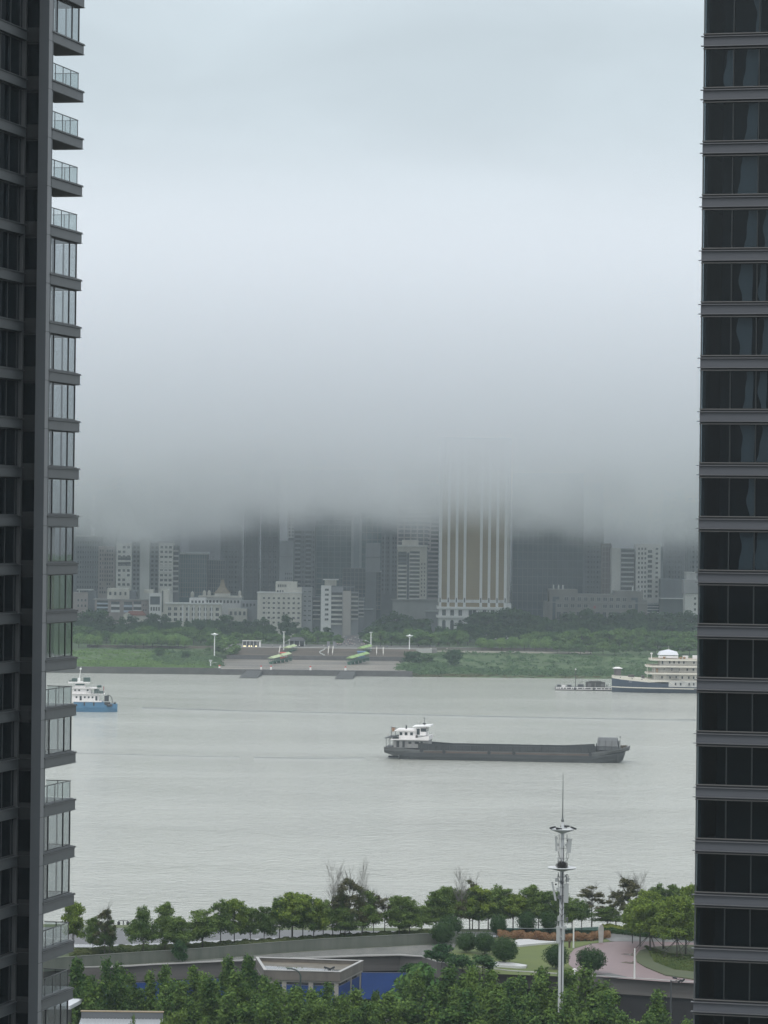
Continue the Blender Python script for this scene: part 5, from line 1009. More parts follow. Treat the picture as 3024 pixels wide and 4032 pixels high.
MB().box(22.4, 32.2, -7.2, -7.05, 17.2, 18.3).box(18.9, 19.3, -6, -5.6, 16.85, 19.4).box(18.6, 19.6, -6.3, -5.3, 19.0, 19.7).box(34.6, 37.2, -6, -3, 16.9, 18.4).box(39.5, 42.6, -6, -3, 16.9, 18.6).build('deck_fitting', wpaint, cs)
for x in (25.3, 33.4, 35.2, 44): MB().lathe([(.5, 16.86), (.7, 17.6), (.55, 17.9)], (x, -7.7, 0), 9).build('planter', mat('planter_tan', (.28, .17, .08), .8), cs)
MB().lathe([(.5, 8.2), (.5, 10.1)], (0, 0, 0), 8).xf(Matrix.Translation((21.8, -7.8, 2))).build('planter', mat('planter_tan', (0, 0, 0)), cs)
hut = MB().box(1.6, 4.4, -2.4, 2.4, 8.3, 11.6).box(1.1, 1.4, -2.6, 2.6, 8.3, 11.6).build('bow_cabin', mat('cabin_brown', (.10, .085, .085), .6), cs)
MB().prism([(.3, -3.3), (5.2, -3.3), (5.2, 3.3), (.3, 3.3)], 11.62, 12.3, [(1.8, -1), (3.6, -1), (3.6, 1), (1.8, 1)]).build('cabin_roof', wpaint, hut)
MB().box(8, 11, -2.5, 1, 7.4, 8.6).box(14.6, 16, -3.4, 1, 6.8, 8.3).build('anchor_winch', mat('winch_dark', (.06, .055, .05), .6), cs)
# ship's name in white characters near the bow
fc = bpy.data.curves.new('lettering', 'FONT'); fc.body = '\u77e5\u97f3\u53f7'; fc.size = 1.15; fc.space_character = 1.35; fc.extrude = .02
try: fc.font = bpy.data.fonts.load(bpy.utils.system_resource('DATAFILES', path='fonts') + '/Noto Sans CJK Regular.woff2')
except Exception: pass
fo = bpy.data.objects.new('lettering', fc); C.objects.link(fo)
me = bpy.data.meshes.new_from_object(fo.evaluated_get(bpy.context.evaluated_depsgraph_get())); bpy.data.objects.remove(fo)
me.materials.clear(); me.materials.append(mat('letter_white', (.85, .85, .83), .5)); o = link('lettering', me, cs, (8.0, -7.75, 5.15)); o.rotation_euler = (R(90), 0, R(-17))
# ---- the pontoon moored at the bow
pa = onz(2189, 2718, 0); pn = thing('pontoon', 'flat dark pontoon with a white slotted side and a small mast', 'pontoon', (pa.x, pa.y + 6, 0), R(-.5))
hull([(0, [(4.6, -.3), (5.4, .3), (5.5, 1.5)]), (1, [(5, -.4), (5.6, .3), (5.7, 1.5)]), (28, [(5, -.4), (5.6, .3), (5.7, 1.5)])], blk, 'hull', pn)
t = MB().box(0, 28, -5.95, -5.72, 1.35, 1.65).box(0, 28, -5.95, -5.72, .5, .72)
for x in (0, .9, 2.1, 3.5, 5.0, 7.6, 8.6, 9.8, 10.6, 13.2, 14.2, 17.4, 18.2, 20, 22.4, 24.0, 26.2, 27.6): t.box(x, x + .38, -5.94, -5.73, .72, 1.35)
t.build('side_rail', wpaint, pn)
tyre2 = None
for x in (9.5, 18.9):
    if tyre2 is None: q = MB().lathe([(.3, -.15), (.6, -.15), (.6, .15), (.3, .15)], n=12); q.xf(Matrix.Rotation(R(90), 4, 'X')); tyre2 = q.build('tyre_fender', blk, pn); o = tyre2
    else: o = tyre2.copy(); C.objects.link(o)
    o.location = (x, -6.1, 1.0)
MB().tube((10, 0, 1.5), (10, 0, 10.2), .22, .1).box(9.4, 10.6, -.3, .3, 8.3, 8.6).tube((9, 0, 9.6), (10, 0, 9.9), .07).build('mast', mat('mast_dark', (.06, .065, .06), .6), pn)
MB().lathe([(.1, 9.9), (.4, 10.3), (.1, 10.7)], (10, 0, 0), 8).build('mast_light', wpaint, pn)
t = MB().box(15.2, 24.6, -3.4, 3, 1.5, 4.2).box(16.6, 22.8, -3.6, 3.2, 4.21, 4.6); t.build('pump_house', mat('pump_dark', (.05, .048, .045), .7, noise=.3, nscale=.5), pn)
MB().box(16, 17.6, -3.46, -3.41, 1.8, 3.6).box(19.4, 20, -3.46, -3.41, 1.8, 3.9).box(22.6, 24.2, -3.46, -3.41, 1.9, 3.4).build('door_openings', mat('pump_grey', (.12, .12, .12), .7), pn)
MB().box(.8, 2.6, -3, 2, 1.5, 2.6).box(6, 8, -1, 3, 1.5, 2.6).box(11.2, 14, -2, 2, 1.5, 2.9).tube((10.5, -1, 1.6), (13.5, -1, 4.6), .08).tube((25.5, -4, 1.5), (25.5, -4, 3.2), .25).build('deck_gear', mat('gear_dark', (.06, .065, .07), .6), pn)
MB().box(3, 4.8, -4, -2, 1.5, 2.5).build('deck_box', wpaint, pn)
MB().tube((-2.2, -4, -.1), (.2, -5, 1.4), .06).build('mooring_rope', mat('gear_dark', (0, 0, 0)), pn)
# ================================================================== the near bank: park, ramp, street
PZ = 10.0; SZ = 3.0
WALL = [(-900, 552), (-100, 556), (458, 563), (863, 571), (1434, 581), (1573, 582.5), (1660, 580.5), (1720, 574), (2000, 563), (2380, 557), (2740, 551), (3200, 547), (4400, 540)]
wl = [(Xp(p, d), d) for p, d in WALL]
tag(MB().sheet([(-4000, -3000, SZ), (4000, -3000, SZ), (4000, 566, SZ), (-4000, 566, SZ)]).build('street_ground', mat('street_ground', (.07, .075, .065), .8, noise=.25, nscale=.1)), 'ground under the street trees', kind='structure')
b = MB(); n = len(wl); far = [(x * 622 / y, 622.0) for x, y in wl]
b.add([(x, y + .25, PZ) for x, y in wl] + [(x, y, PZ) for x, y in far], [(i, i + 1, n + i + 1, n + i) for i in range(n - 1)])
m_ = n * 2; b.add([(x, y, PZ) for x, y in far] + [(x, 640, -2) for x, y in far], [(i, i + 1, n + i + 1, n + i) for i in range(n - 1)])
tag(b.build('park_ground', mat('park_grass', (.05, .075, .03), .9, col2=(.085, .105, .04), nscale=.15)), 'grassy ground of the riverside park', kind='structure')
def pxsheet(name, pts, z, m, label, kind='structure', th=.0):
    q = MB(); P = [onz(x, y, z) for x, y in pts]
    if th: q.prism([(p.x, p.y) for p in reversed(P)], z - th, z)
    else: q.sheet([(p.x, p.y, z) for p in reversed(P)])
    o = q.build(name, m); tag(o, label, kind=kind); return o
wet = mat('wet_paving', (.17, .17, .17), .16, col2=(.26, .255, .245), nscale=.22, stretch=(1.6, .35, 1), bump=.15, bscale=2)
asph = mat('asphalt_wet', (.075, .077, .08), .5, noise=.12, nscale=.3)
PY = [(-300, 588, 617), (480, 590, 617), (1080, 602, 617), (1500, 607, 617), (2200, 611, 617.5), (3200, 611, 617.5)]
q = MB(); v = [(Xp(p, a), a, PZ + .03) for p, a, b_ in PY] + [(Xp(p, b_), b_, PZ + .03) for p, a, b_ in PY]; n = len(PY)
q.add(v, [(i, i + 1, n + i + 1, n + i) for i in range(n - 1)]); tag(q.build('promenade', asph), 'dark riverside promenade', kind='structure')
q = MB(); v = [(Xp(p, a), a - 1.6 if p < 1400 else a - .6, PZ + .06) for p, a, b_ in PY] + [(Xp(p, a), a + 2.6, PZ + .06) for p, a, b_ in PY]
q.add(v, [(i, i + 1, n + i + 1, n + i) for i in range(n - 1)]); tag(q.build('puddled_path', mat('puddle_path', (.30, .30, .29), .14, col2=(.2, .2, .2), nscale=.3)), 'bright wet strip of path along the promenade', kind='structure')
# low streaky wall between the trees and the wet ramp
MW = [(-100, 3840), (463, 3800), (774, 3780), (1096, 3753), (1263, 3741), (1482, 3729), (1699, 3718), (1800, 3712)]
P = [onz(x, y, PZ) for x, y in MW]; q = MB(); n = len(P)
for h, t0, t1 in ((1.75, 0, .35), (1.86, -.06, .42)):
    z0, z1 = (PZ - .2, PZ + h) if h < 1.8 else (PZ + 1.76, PZ + h)
    q.add([(p.x, p.y + t0, z0) for p in P] + [(p.x, p.y + t0, z1) for p in P] + [(p.x, p.y + t1, z0) for p in P] + [(p.x, p.y + t1, z1) for p in P],
          sum([[(i, i + 1, n + i + 1, n + i), (n + i, n + i + 1, 3 * n + i + 1, 3 * n + i), (2 * n + i + 1, 2 * n + i, 3 * n + i, 3 * n + i + 1)] for i in range(n - 1)], []))
tag(q.build('park_wall', mat('mossy_wall', (.125, .135, .115), .7, col2=(.085, .10, .08), nscale=.6, stretch=(1, 1, .12), detail=6)), 'long low mossy concrete wall below the riverside trees', 'wall')  # grey green base with darker upright streaks
pxsheet('ramp_paving', [(380, 3815), (463, 3801), (774, 3781), (1096, 3754), (1263, 3742), (1482, 3730), (1699, 3719), (1800, 3713), (1780, 3745), (1700, 3770), (1573, 3763), (1434, 3766), (1200, 3775), (863, 3788), (600, 3800)], PZ + .05, wet, 'wet paved ramp behind the walled roof')
# retaining wall: concrete fascia with a pale coping, dark void and blue hoarding beneath
def strip(pts, z0, z1, t0, t1):
    q = MB(); n = len(pts)
    q.add([(x, y + t0, z0) for x, y in pts] + [(x, y + t0, z1) for x, y in pts] + [(x, y + t1, z0) for x, y in pts] + [(x, y + t1, z1) for x, y in pts],
          sum([[(i, i + 1, n + i + 1, n + i), (n + i, n + i + 1, 3 * n + i + 1, 3 * n + i), (2 * n + i + 1, 2 * n + i, 3 * n + i, 3 * n + i + 1), (i + 1, i, 2 * n + i, 2 * n + i + 1)] for i in range(n - 1)], [(0, n, 3 * n, 2 * n), (n - 1, 3 * n - 1, 4 * n - 1, 2 * n - 1)])); return q
fas = mat('fascia_grey', (.11, .105, .10), .7, col2=(.085, .08, .078), nscale=.3, stretch=(.15, .15, 5), detail=5)
rw = thing('retaining_wall', 'grey panelled retaining wall along the front of the park', 'wall', (0, 0, 0))
strip(wl, 7.5, PZ - .01, 0, .5).build('wall', fas, rw)
strip(wl, PZ, PZ + .16, -.08, .4).build('coping', mat('coping_pale', (.33, .33, .32), .5), rw)
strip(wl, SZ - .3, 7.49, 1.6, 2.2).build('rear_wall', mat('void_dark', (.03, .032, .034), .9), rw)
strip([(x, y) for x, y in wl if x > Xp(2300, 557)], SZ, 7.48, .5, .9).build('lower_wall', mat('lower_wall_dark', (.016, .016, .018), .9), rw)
bl = mat('hoarding_blue', (.012, .05, .20), .5, noise=.15, nscale=.3)
def hoard(pts, label, hh=4.3):
    h = thing('hoarding', label, 'hoarding', (pts[0][0], pts[0][1], SZ)); q = MB(); (xa, ya), (xb, yb) = pts; ln = math.hypot(xb - xa, yb - ya); k = int(ln / .3)
    for i in range(k):
        t0, t1 = i / k, (i + .62) / k; q.prism([((xb - xa) * t0, (yb - ya) * t0), ((xb - xa) * t1, (yb - ya) * t1), ((xb - xa) * t1, (yb - ya) * t1 + .08), ((xb - xa) * t0, (yb - ya) * t0 + .08)], 0, hh)
    q.prism([(0, .05), (xb - xa, yb - ya + .05), (xb - xa, yb - ya + .12), (0, .12)], 0, hh - .02); q.build('panel', bl, h)
    MB().prism([(0, -.05), (xb - xa, yb - ya - .05), (xb - xa, yb - ya + .14), (0, .14)], hh + .01, hh + .1).build('rail', mat('hoard_rail', (.1, .12, .2), .5), h)
hoard([(Xp(420, 563), 562.2), (Xp(900, 572), 571)], 'blue corrugated hoarding under the left part of the retaining wall')
hoard([(Xp(1425, 581), 580.6), (Xp(1640, 581), 580.8)], 'blue corrugated hoarding right of the walled roof')
# the walled flat roof on columns
cr_ = [at(1040, 3822, 541.5), at(1340, 3828, 540), at(1431, 3780, 554.6), at(1008, 3768, 557.5)]
zc = 12.4; pl = [(p.x, p.y) for p in cr_]; cx, cy = sum(p[0] for p in pl) / 4, sum(p[1] for p in pl) / 4
wr = thing('walled_roof', 'flat concrete roof with a high parapet holding a puddle, raised on columns', 'roof', (cx, cy, SZ)); pl = [(x - cx, y - cy) for x, y in pl]; zc -= SZ
cst = mat('parapet_stone', (.145, .132, .115), .7, col2=(.095, .088, .08), nscale=.5, stretch=(1, 1, .3), detail=6)
inn = [(x * .955, y * .94) for x, y in pl]
q = MB(); q.add([(x, y, zc - 1.4) for x, y in pl] + [(x, y, zc) for x, y in pl] + [(x, y, zc) for x, y in inn] + [(x, y, zc - .5) for x, y in inn], [(i, (i + 1) % 4, 4 + (i + 1) % 4, 4 + i) for i in range(4)] + [(4 + i, 4 + (i + 1) % 4, 8 + (i + 1) % 4, 8 + i) for i in range(4)] + [(8 + i, 8 + (i + 1) % 4, 12 + (i + 1) % 4, 12 + i) for i in range(4)] + [(3, 2, 1, 0)])
q.build('parapet', cst, wr)
cap = [(x * 1.008, y * 1.01) for x, y in pl]; cpi = [(x * .945, y * .925) for x, y in pl]
MB().add([(x, y, zc + .01) for x, y in cap] + [(x, y, zc + .12) for x, y in cap] + [(x, y, zc + .12) for x, y in cpi] + [(x, y, zc + .01) for x, y in cpi], [(i, (i + 1) % 4, 4 + (i + 1) % 4, 4 + i) for i in range(4)] + [(4 + i, 4 + (i + 1) % 4, 8 + (i + 1) % 4, 8 + i) for i in range(4)] + [(8 + i, 8 + (i + 1) % 4, 12 + (i + 1) % 4, 12 + i) for i in range(4)] + [(12 + i, 12 + (i + 1) % 4, (i + 1) % 4, i) for i in range(4)]).build('coping', mat('coping_pale', (0, 0, 0)), wr)
MB().sheet([(x, y, zc - .49) for x, y in inn]).build('roof_floor', mat('roof_floor', (.10, .085, .06), .6, noise=.3, nscale=.4), wr)
lerp = lambda a, b_, t: (a[0] + (b_[0] - a[0]) * t, a[1] + (b_[1] - a[1]) * t)
pud = [lerp(inn[0], inn[3], .0), lerp(inn[1], inn[2], .0), lerp(inn[1], inn[2], .42), lerp(lerp(inn[0], inn[3], .55), lerp(inn[1], inn[2], .55), .5), lerp(inn[0], inn[3], .60)]
MB().sheet([(x, y, zc - .46) for x, y in pud]).build('puddle', mat('puddle', (.09, .09, .09), .02, spec=1.0), wr)
lb = mat('lower_beam', (.26, .25, .23), .6)
MB().prism([(x * .985, y * .97) for x, y in pl], zc - 1.7, zc - 1.41).build('beam', lb, wr)
for a, t in ((0, .07), (0, .25), (0, .62), (0, .97), (1, .5), (1, .93)):
    c_ = lerp(pl[a], pl[a + 1], t); c_ = (c_[0] * .95, c_[1] * .92); MB().box(c_[0] - .35, c_[0] + .35, c_[1] - .35, c_[1] + .35, 0, zc - 1.71).build('column', lb, wr)
c0, c1, c2 = [(x * .975 + cx, y * .955 + cy) for x, y in pl[:3]]
hoard([c0, c1], 'blue corrugated hoarding under the front of the walled roof', 7.2); hoard([c1, c2], 'blue corrugated hoarding under the right side of the walled roof', 7.2)
pz = at(1288, 3826, 542)
for i, (px, r) in enumerate(((1283, .3), (1313, -.5))):
    q = MB().box(-.55, .55, -.12, .12, .55, .8).tube((-.3, 0, 0), (-.25, 0, .6), .05).tube((.3, 0, 0), (.25, 0, .6), .05).xf(Matrix.Rotation(r, 4, 'Y')).build('roof_floodlight', blk, loc=(Xp(px, 543), 543.5, zc + SZ - .45))
    tag(q, ('black floodlight lying on the walled roof, left one', 'black tilted floodlight on the walled roof near its corner')[i], 'floodlight')
# gooseneck lamp before the walled roof
p = at(1183, 3880, 536); g = thing('gooseneck_lamp', 'dark green gooseneck lamp in front of the walled roof', 'street lamp', (p.x, p.y, SZ)); q = MB(); zt = at(1183, 3830, 536).z - SZ
q.tube((0, 0, 0), (0, 0, zt - .4), .17, .13); pts = [(0, zt - .4), (-.25, zt + .1), (-.7, zt + .4), (-1.5, zt + .62)]
for a, b_ in zip(pts, pts[1:]): q.tube((a[0], 0, a[1]), (b_[0], 0, b_[1]), .11)
gm = mat('lamp_green', (.03, .05, .045), .5); q.build('post', gm, g); MB().box(-2.1, -1.3, -.22, .22, zt + .5, zt + .68).build('lamp_head', gm, g)
# floodlight pole, bottom right
D1 = 512; zt = at(2645, 3868, D1).z - SZ; g = thing('floodlight_pole', 'dark pole with three floodlights by the dark retaining wall', 'street lamp', (Xp(2640, D1), D1, SZ))
dk = mat('pole_dark', (.05, .055, .06), .5); MB().tube((0, 0, 0), (0, 0, zt + .3), .16, .11).box(-.1, 1.1, -.06, .06, zt + .1, zt + .22).tube((.6, 0, zt + .2), (1.3, .3, zt + .5), .05).build('post', dk, g)
for i, (x, z, a) in enumerate(((.55, .9, .2), (1.25, .45, -.6), (1.7, .55, -.7))): q = MB().box(-.33, .33, -.2, .2, -.13, .13); q.xf(Matrix.Rotation(a, 4, 'Y')); o = q.build('floodlight', blk, g); o.location = (x, 0, zt + z - .25)
# --- lawn, plaza and beds on the right
pxsheet('lawn', [(1700, 3742), (1860, 3738), (1990, 3722), (2180, 3712), (2330, 3706), (2415, 3696), (2425, 3704), (2330, 3714), (2262, 3733), (2238, 3765), (2240, 3798), (2285, 3832), (2240, 3846), (1870, 3832), (1760, 3800)], PZ + .04, mat('lawn_grass', (.105, .135, .028), .9, col2=(.075, .105, .03), nscale=.12, stretch=(.4, 1, 1)), 'yellow green lawn beside the red plaza')
pxsheet('plaza_red', [(2238, 3765), (2262, 3735), (2330, 3716), (2420, 3707), (2560, 3707), (2800, 3712), (2800, 3885), (2740, 3872), (2600, 3864), (2380, 3848), (2285, 3834), (2240, 3798)], PZ + .07, mat('plaza_red', (.195, .135, .135), .55, col2=(.165, .118, .122), nscale=.5, detail=6), 'dull red paved plaza')
for k, (x, y, w_) in enumerate(((2476, 3757, 34), (2478, 3790, 36), (2545, 3803, 8))): pxsheet('puddle', [(x - w_, y), (x - w_ * .4, y - 4), (x + w_ * .2, y - 2), (x + w_ * .5, y - 7), (x + w_ * .55, y + 6), (x + w_ * .1, y + 5), (x - w_ * .3, y + 3)], PZ + .09, mat('plaza_wet', (.22, .18, .18), .10), ('shallow puddle on the red plaza, upper one', 'shallow puddle on the red plaza, lower one', 'small puddle at the bed edge')[k])
pxsheet('stone_paving', [(2395, 3676), (2500, 3676), (2640, 3686), (2750, 3700), (2740, 3712), (2560, 3707), (2405, 3706), (2375, 3690)], PZ + .08, mat('cobble_grey', (.17, .175, .175), .4, col2=(.1, .105, .105), nscale=.9, stretch=(1, .4, 1)), 'wet grey stone paving behind the red plaza')
pxsheet('planted_bed', [(2503, 3764), (2520, 3742), (2570, 3728), (2680, 3720), (2820, 3720), (2820, 3876), (2740, 3856), (2620, 3838), (2540, 3805), (2508, 3785)], PZ + .22, mat('bed_grass', (.065, .075, .03), .9, col2=(.045, .065, .028), nscale=.3), 'dark green planted bed under the propped trees', th=.3)
pxsheet('dark_kerb', [(2340, 3838), (2400, 3830), (2470, 3846), (2420, 3850)], PZ + .12, dstone, 'dark stone curve at the plaza edge')
# white crescent benches
def crescent(pts_t, pts_b, h, label):
    T = [onz(x, y, PZ + h) for x, y in pts_t]; Bm = [onz(x, y, PZ + h) for x, y in pts_b]; n = len(T); V = [(p.x, p.y, PZ + h) for p in T] + [(p.x, p.y, PZ + h) for p in Bm] + [(p.x, p.y, PZ - .05) for p in T] + [(p.x, p.y, PZ - .05) for p in Bm]
    q = MB().add(V, [(n + i, n + i + 1, i + 1, i) for i in range(n - 1)] + [(2 * n + i, 2 * n + i + 1, 3 * n + i + 1, 3 * n + i) for i in range(n - 1)] + [(n + i + 1, n + i, 3 * n + i, 3 * n + i + 1) for i in range(n - 1)] + [(i, i + 1, 2 * n + i + 1, 2 * n + i) for i in range(n - 1)] + [(0, n, 3 * n, 2 * n), (n - 1, 3 * n - 1, 4 * n - 1, 2 * n - 1)] if False else [(n + i, n + i + 1, i + 1, i) for i in range(n - 1)] + [(n + i + 1, n + i, 3 * n + i, 3 * n + i + 1) for i in range(n - 1)] + [(i, i + 1, 2 * n + i + 1, 2 * n + i) for i in range(n - 1)] + [(0, 2 * n, 3 * n, n), (n - 1, 2 * n - 1, 4 * n - 1, 3 * n - 1)])
    o = q.build('crescent_wall', mat('white_stone', (.5, .51, .51), .35, noise=.1, nscale=.3)); tag(o, label, 'bench'); return o
crescent([(2026, 3702), (2045, 3698), (2080, 3697), (2120, 3702), (2160, 3705), (2198, 3706)], [(2034, 3721), (2052, 3721), (2080, 3718), (2120, 3714), (2160, 3711), (2198, 3708)], .35, 'white curved low wall at the back of the lawn')
crescent([(1930, 3788), (1970, 3785), (2010, 3789), (2050, 3795), (2076, 3799)], [(1935, 3799), (1970, 3800), (2010, 3803), (2050, 3805), (2070, 3804)], .4, 'white crescent bench under the front clipped trees')
# monument and slim poles
p = onz(2366, 3713, PZ); q = MB(); pr = [(-.3, 0), (.3, 0), (.42, 2.3), (.38, 2.7), (.22, 3.05), (0, 3.2), (-.22, 3.05), (-.38, 2.7), (-.42, 2.3)]; n = len(pr)
q.add([(x, -.25, z) for x, z in pr] + [(x, .25, z) for x, z in pr], [tuple(range(n)), tuple(range(2 * n - 1, n - 1, -1))] + [(i, i + n, (i + 1) % n + n, (i + 1) % n) for i in range(n)])
tag(q.build('stone_slab', mat('slab_stone', (.40, .40, .385), .5, noise=.12, nscale=.8), loc=p, rotz=.3), 'tall round topped pale stone slab at the lawn edge', 'monument')
for i, (px, yt, yb) in enumerate(((2258, 3626, 3733), (2498, 3735, 3855))):
    p = onz(px, yb, PZ); h = at(px, yt, p.y).z - PZ; o = MB().lathe([(.16, 0), (.14, .3), (.11, h), (.02, h + .06)], n=10).build('slim_pole', mat('pole_white', (.62, .64, .62), .5), loc=p); tag(o, ('slim white pole on the lawn beside the mast', 'slim pale pole on the red plaza')[i], 'pole')
p = onz(2242, 3733, PZ); tag(MB().lathe([(.18, 0), (.16, .9), (.25, 1.0), (.2, 1.3), (.05, 1.4)], n=8).build('small_post', mat('rust_post', (.07, .05, .03), .7), loc=p), 'small dark post standing on the lawn', 'post')
p = onz(2262, 3838, PZ); tag(MB().lathe([(.12, 0), (.12, .4), (.4, .5), (.4, .85), (.1, 1.0)], n=8).build('lawn_lamp', mat('white_paint', (0, 0, 0)), loc=p), 'small white lamp at the park edge behind the mast', 'lamp')
# twin lantern lamps on the lower quay
for i, (px, yt) in enumerate(((486, 3624), (870, 3618))):
    Y = 624; zt = at(px, yt, Y).z; g = thing('twin_lantern', ('black twin lantern lamp against the river at the left', 'black twin lantern lamp half hidden among the trees')[i], 'street lamp', (Xp(px, Y), Y, 4.5)); h = zt - 4.5
    MB().tube((0, 0, -1), (0, 0, h), .12, .09).box(-.85, .85, -.06, .06, h - .1, h).build('post', blk, g)
    for s in (-.8, .8): MB().lathe([(.05, h - .1), (.28, h - .35), (.24, h - .8), (.1, h - .95)], (s, 0, 0), 8).build('lantern', blk, g)
# glass balustrade behind the hedge
GX = [(1960, 3676), (2100, 3680), (2250, 3678), (2372, 3672)]; P = [onz(x, y + 6, PZ) for x, y in GX]; g = thing('glass_balustrade', 'green tinted glass balustrade behind the red hedge', 'balustrade', (0, 0, 0))
strip([(p.x, p.y) for p in P], PZ, PZ + 1.25, 0, .05).build('glass_panel', glass('park_glass', (.35, .45, .42), 1.5), g); strip([(p.x, p.y) for p in P], PZ + 1.26, PZ + 1.33, -.03, .08).build('handrail', mat('rail_grey', (.25, .28, .28), .5), g)
# hedges
def hedge(name, path, wd, h, n, leaf, m, label):
    P = [onz(x, y, PZ) for x, y in path]; rng = np.random.default_rng(len(path) * 7 + n); seg = [(b_ - a).length for a, b_ in zip(P, P[1:])]; tot = sum(seg); pts = []; nr = []
    for _ in range(n):
        t = rng.random() * tot; i = 0
        while i < len(seg) - 1 and t > seg[i]: t -= seg[i]; i += 1
        c = P[i].lerp(P[i + 1], t / seg[i]); a = rng.uniform(0, math.pi); k = 1 + .15 * math.sin(c.x * 1.9) + .1 * math.sin(c.x * 4.7)
        yy = math.cos(a) * wd / 2; zz = math.sin(a) ** .5 * h * k * rng.uniform(.85, 1.03); pts.append((c.x + rng.normal() * .1, c.y + yy, PZ + zz)); nr.append((0, math.cos(a), math.sin(a)))
    v, f = leaves(np.array(pts), np.array(nr), leaf, rng, .45); o = link(name, mesh_np(name, v, f, m)); tag(o, label, 'hedge'); return o
hedge('red_hedge', [(1960, 3690), (2060, 3694), (2200, 3702), (2330, 3700), (2398, 3688)], 3.6, 1.1, 9000, .3, fmat('leaf_red', (.17, .09, .05), (.24, .15, .08), .5), 'low copper red hedge curving behind the lawn')
hedge('lime_hedge', [(2375, 3662), (2450, 3668), (2540, 3678), (2700, 3690), (2850, 3700)], 6, .9, 10000, .3, fmat('leaf_lime', (.16, .19, .035), (.12, .16, .03), .3), 'low lime green hedge behind the grey paving')
hedge('dark_hedge', [(2376, 3672), (2450, 3679), (2540, 3690), (2700, 3702), (2850, 3712)], 1.6, .85, 6000, .26, M_round, 'dark green front hedge below the lime one')
hedge('path_shrubs', [(280, 3760), (480, 3744), (700, 3738), (1080, 3716), (1300, 3700), (1500, 3690), (1800, 3676)], 4.2, .8, 26000, .3, fmat('leaf_shrub', (.05, .085, .03), (.10, .12, .05), .25), 'strip of low shrubs below the riverside trees')
hedge('bed_shrubs', [(2560, 3760), (2640, 3790), (2740, 3800), (2840, 3820)], 22, .45, 16000, .32, fmat('leaf_bed', (.05, .085, .025), (.09, .115, .035), .2), 'dark ground shrubs under the propped trees')
# --- the riverside trees
gR = 'young trees along the riverside path'
def rtree(kind, px, ytop, yb, w, label, var=None, group=None, cat='tree'):
    p = onz(px, yb, PZ); H = at(px, ytop, p.y).z - PZ; s = H / PR[kind][0]['H']; base_w = {'park': 4.6, 'sparse': 4.8, 'light': 5.0, 'round': 4.2, 'bare': 5.0, 'cone': 9.6, 'mid': 11, 'bush': 6}[kind]
    return plant(kind, p.x, p.y, PZ, H, (w * mpp(p.y)) / (base_w * s), label, cat, group, var)
T = [('light', 288, 3545, 3752, 90, 'yellow green tree beside the left tower'), ('park', 366, 3600, 3758, 62, 'small tree just right of the left tower'), ('sparse', 412, 3565, 3765, 70, 'thin grey green tree left of the twin lantern'), ('park', 432, 3610, 3762, 60, 'low dark tree under the thin grey green one'),
     ('park', 563, 3556, 3770, 100, 'rounded tree standing alone right of the twin lantern'), ('park', 650, 3540, 3752, 82, 'open tree with raised branches left of the pale gap'), ('park', 690, 3590, 3765, 88, 'leaning tree with a weeping shrub beside it'), ('park', 797, 3568, 3744, 115, 'broad low tree left of the dense clump'),
     ('park', 868, 3532, 3732, 92, 'tall tree at the left of the dense clump'), ('light', 922, 3536, 3728, 88, 'lighter tree in the middle of the left dense clump'), ('park', 985, 3556, 3718, 76, 'slim tree right of the left dense clump'), ('park', 1040, 3556, 3718, 74, 'slim tree with a bare trunk near the ramp bend'),
     ('park', 1100, 3520, 3712, 90, 'leafy tree left of the broad golden green one'), ('light', 1150, 3490, 3710, 122, 'broad golden green tree in the centre left'), ('park', 1192, 3500, 3708, 92, 'leafy tree right behind the broad golden green one'), ('park', 1272, 3532, 3702, 84, 'dark tree left of the bare topped tree'),
     ('bare', 1310, 3408, 3700, 105, 'tall bare topped tree with spreading twigs'), ('sparse', 1375, 3440, 3700, 100, 'tall airy tree, highest leafy one in the middle'), ('park', 1358, 3560, 3702, 90, 'dark tree under the tall airy one'), ('park', 1428, 3482, 3694, 92, 'tall leafy tree right of the highest airy one'), ('bare', 1424, 3402, 3697, 70, 'thin bare tree behind the tall leafy one'), ('sparse', 1515, 3528, 3682, 88, 'feathery tree with wispy branches'),
     ('park', 1572, 3506, 3692, 92, 'dense upright tree right of the feathery one'), ('park', 1612, 3530, 3690, 92, 'dense tree beside the dark rounded crowns'), ('park', 1660, 3560, 3672, 86, 'low tree before the light gap'), ('park', 1716, 3496, 3668, 96, 'bushy tree at the left of the tall central grove'), ('bare', 1815, 3432, 3668, 90, 'bare topped tree above the central grove'),
     ('sparse', 1860, 3450, 3660, 80, 'pale olive tree top above the central grove'), ('park', 1790, 3490, 3664, 96, 'full tree in the left half of the central grove'), ('park', 1850, 3492, 3662, 104, 'full tree in the middle of the central grove'), ('park', 1922, 3488, 3660, 112, 'wide full tree in the central grove'), ('park', 1988, 3486, 3658, 100, 'full tree at the right of the central grove'),
     ('park', 2045, 3520, 3656, 60, 'narrow dark tree left of the mast'), ('park', 2090, 3474, 3658, 96, 'tall two headed tree left of the mast'), ('park', 2150, 3490, 3656, 82, 'leafy tree partly behind the mast'), ('park', 2252, 3528, 3664, 88, 'dark rounded tree just right of the mast'), ('sparse', 2330, 3480, 3642, 112, 'airy see-through tree right of the mast'),
     ('park', 2392, 3566, 3650, 108, 'low round dark tree above the stone slab'), ('sparse', 2472, 3444, 3648, 120, 'airy tree with twiggy top before the river'), ('bare', 2520, 3440, 3650, 80, 'thin twiggy tree right of the airy one'), ('park', 2590, 3470, 3668, 90, 'dark crowned tree behind the light green grove'), ('park', 2650, 3470, 3668, 90, 'dark tree in the back of the light green grove'), ('light', 2720, 3478, 3680, 96, 'yellow green tree beside the glass tower')]
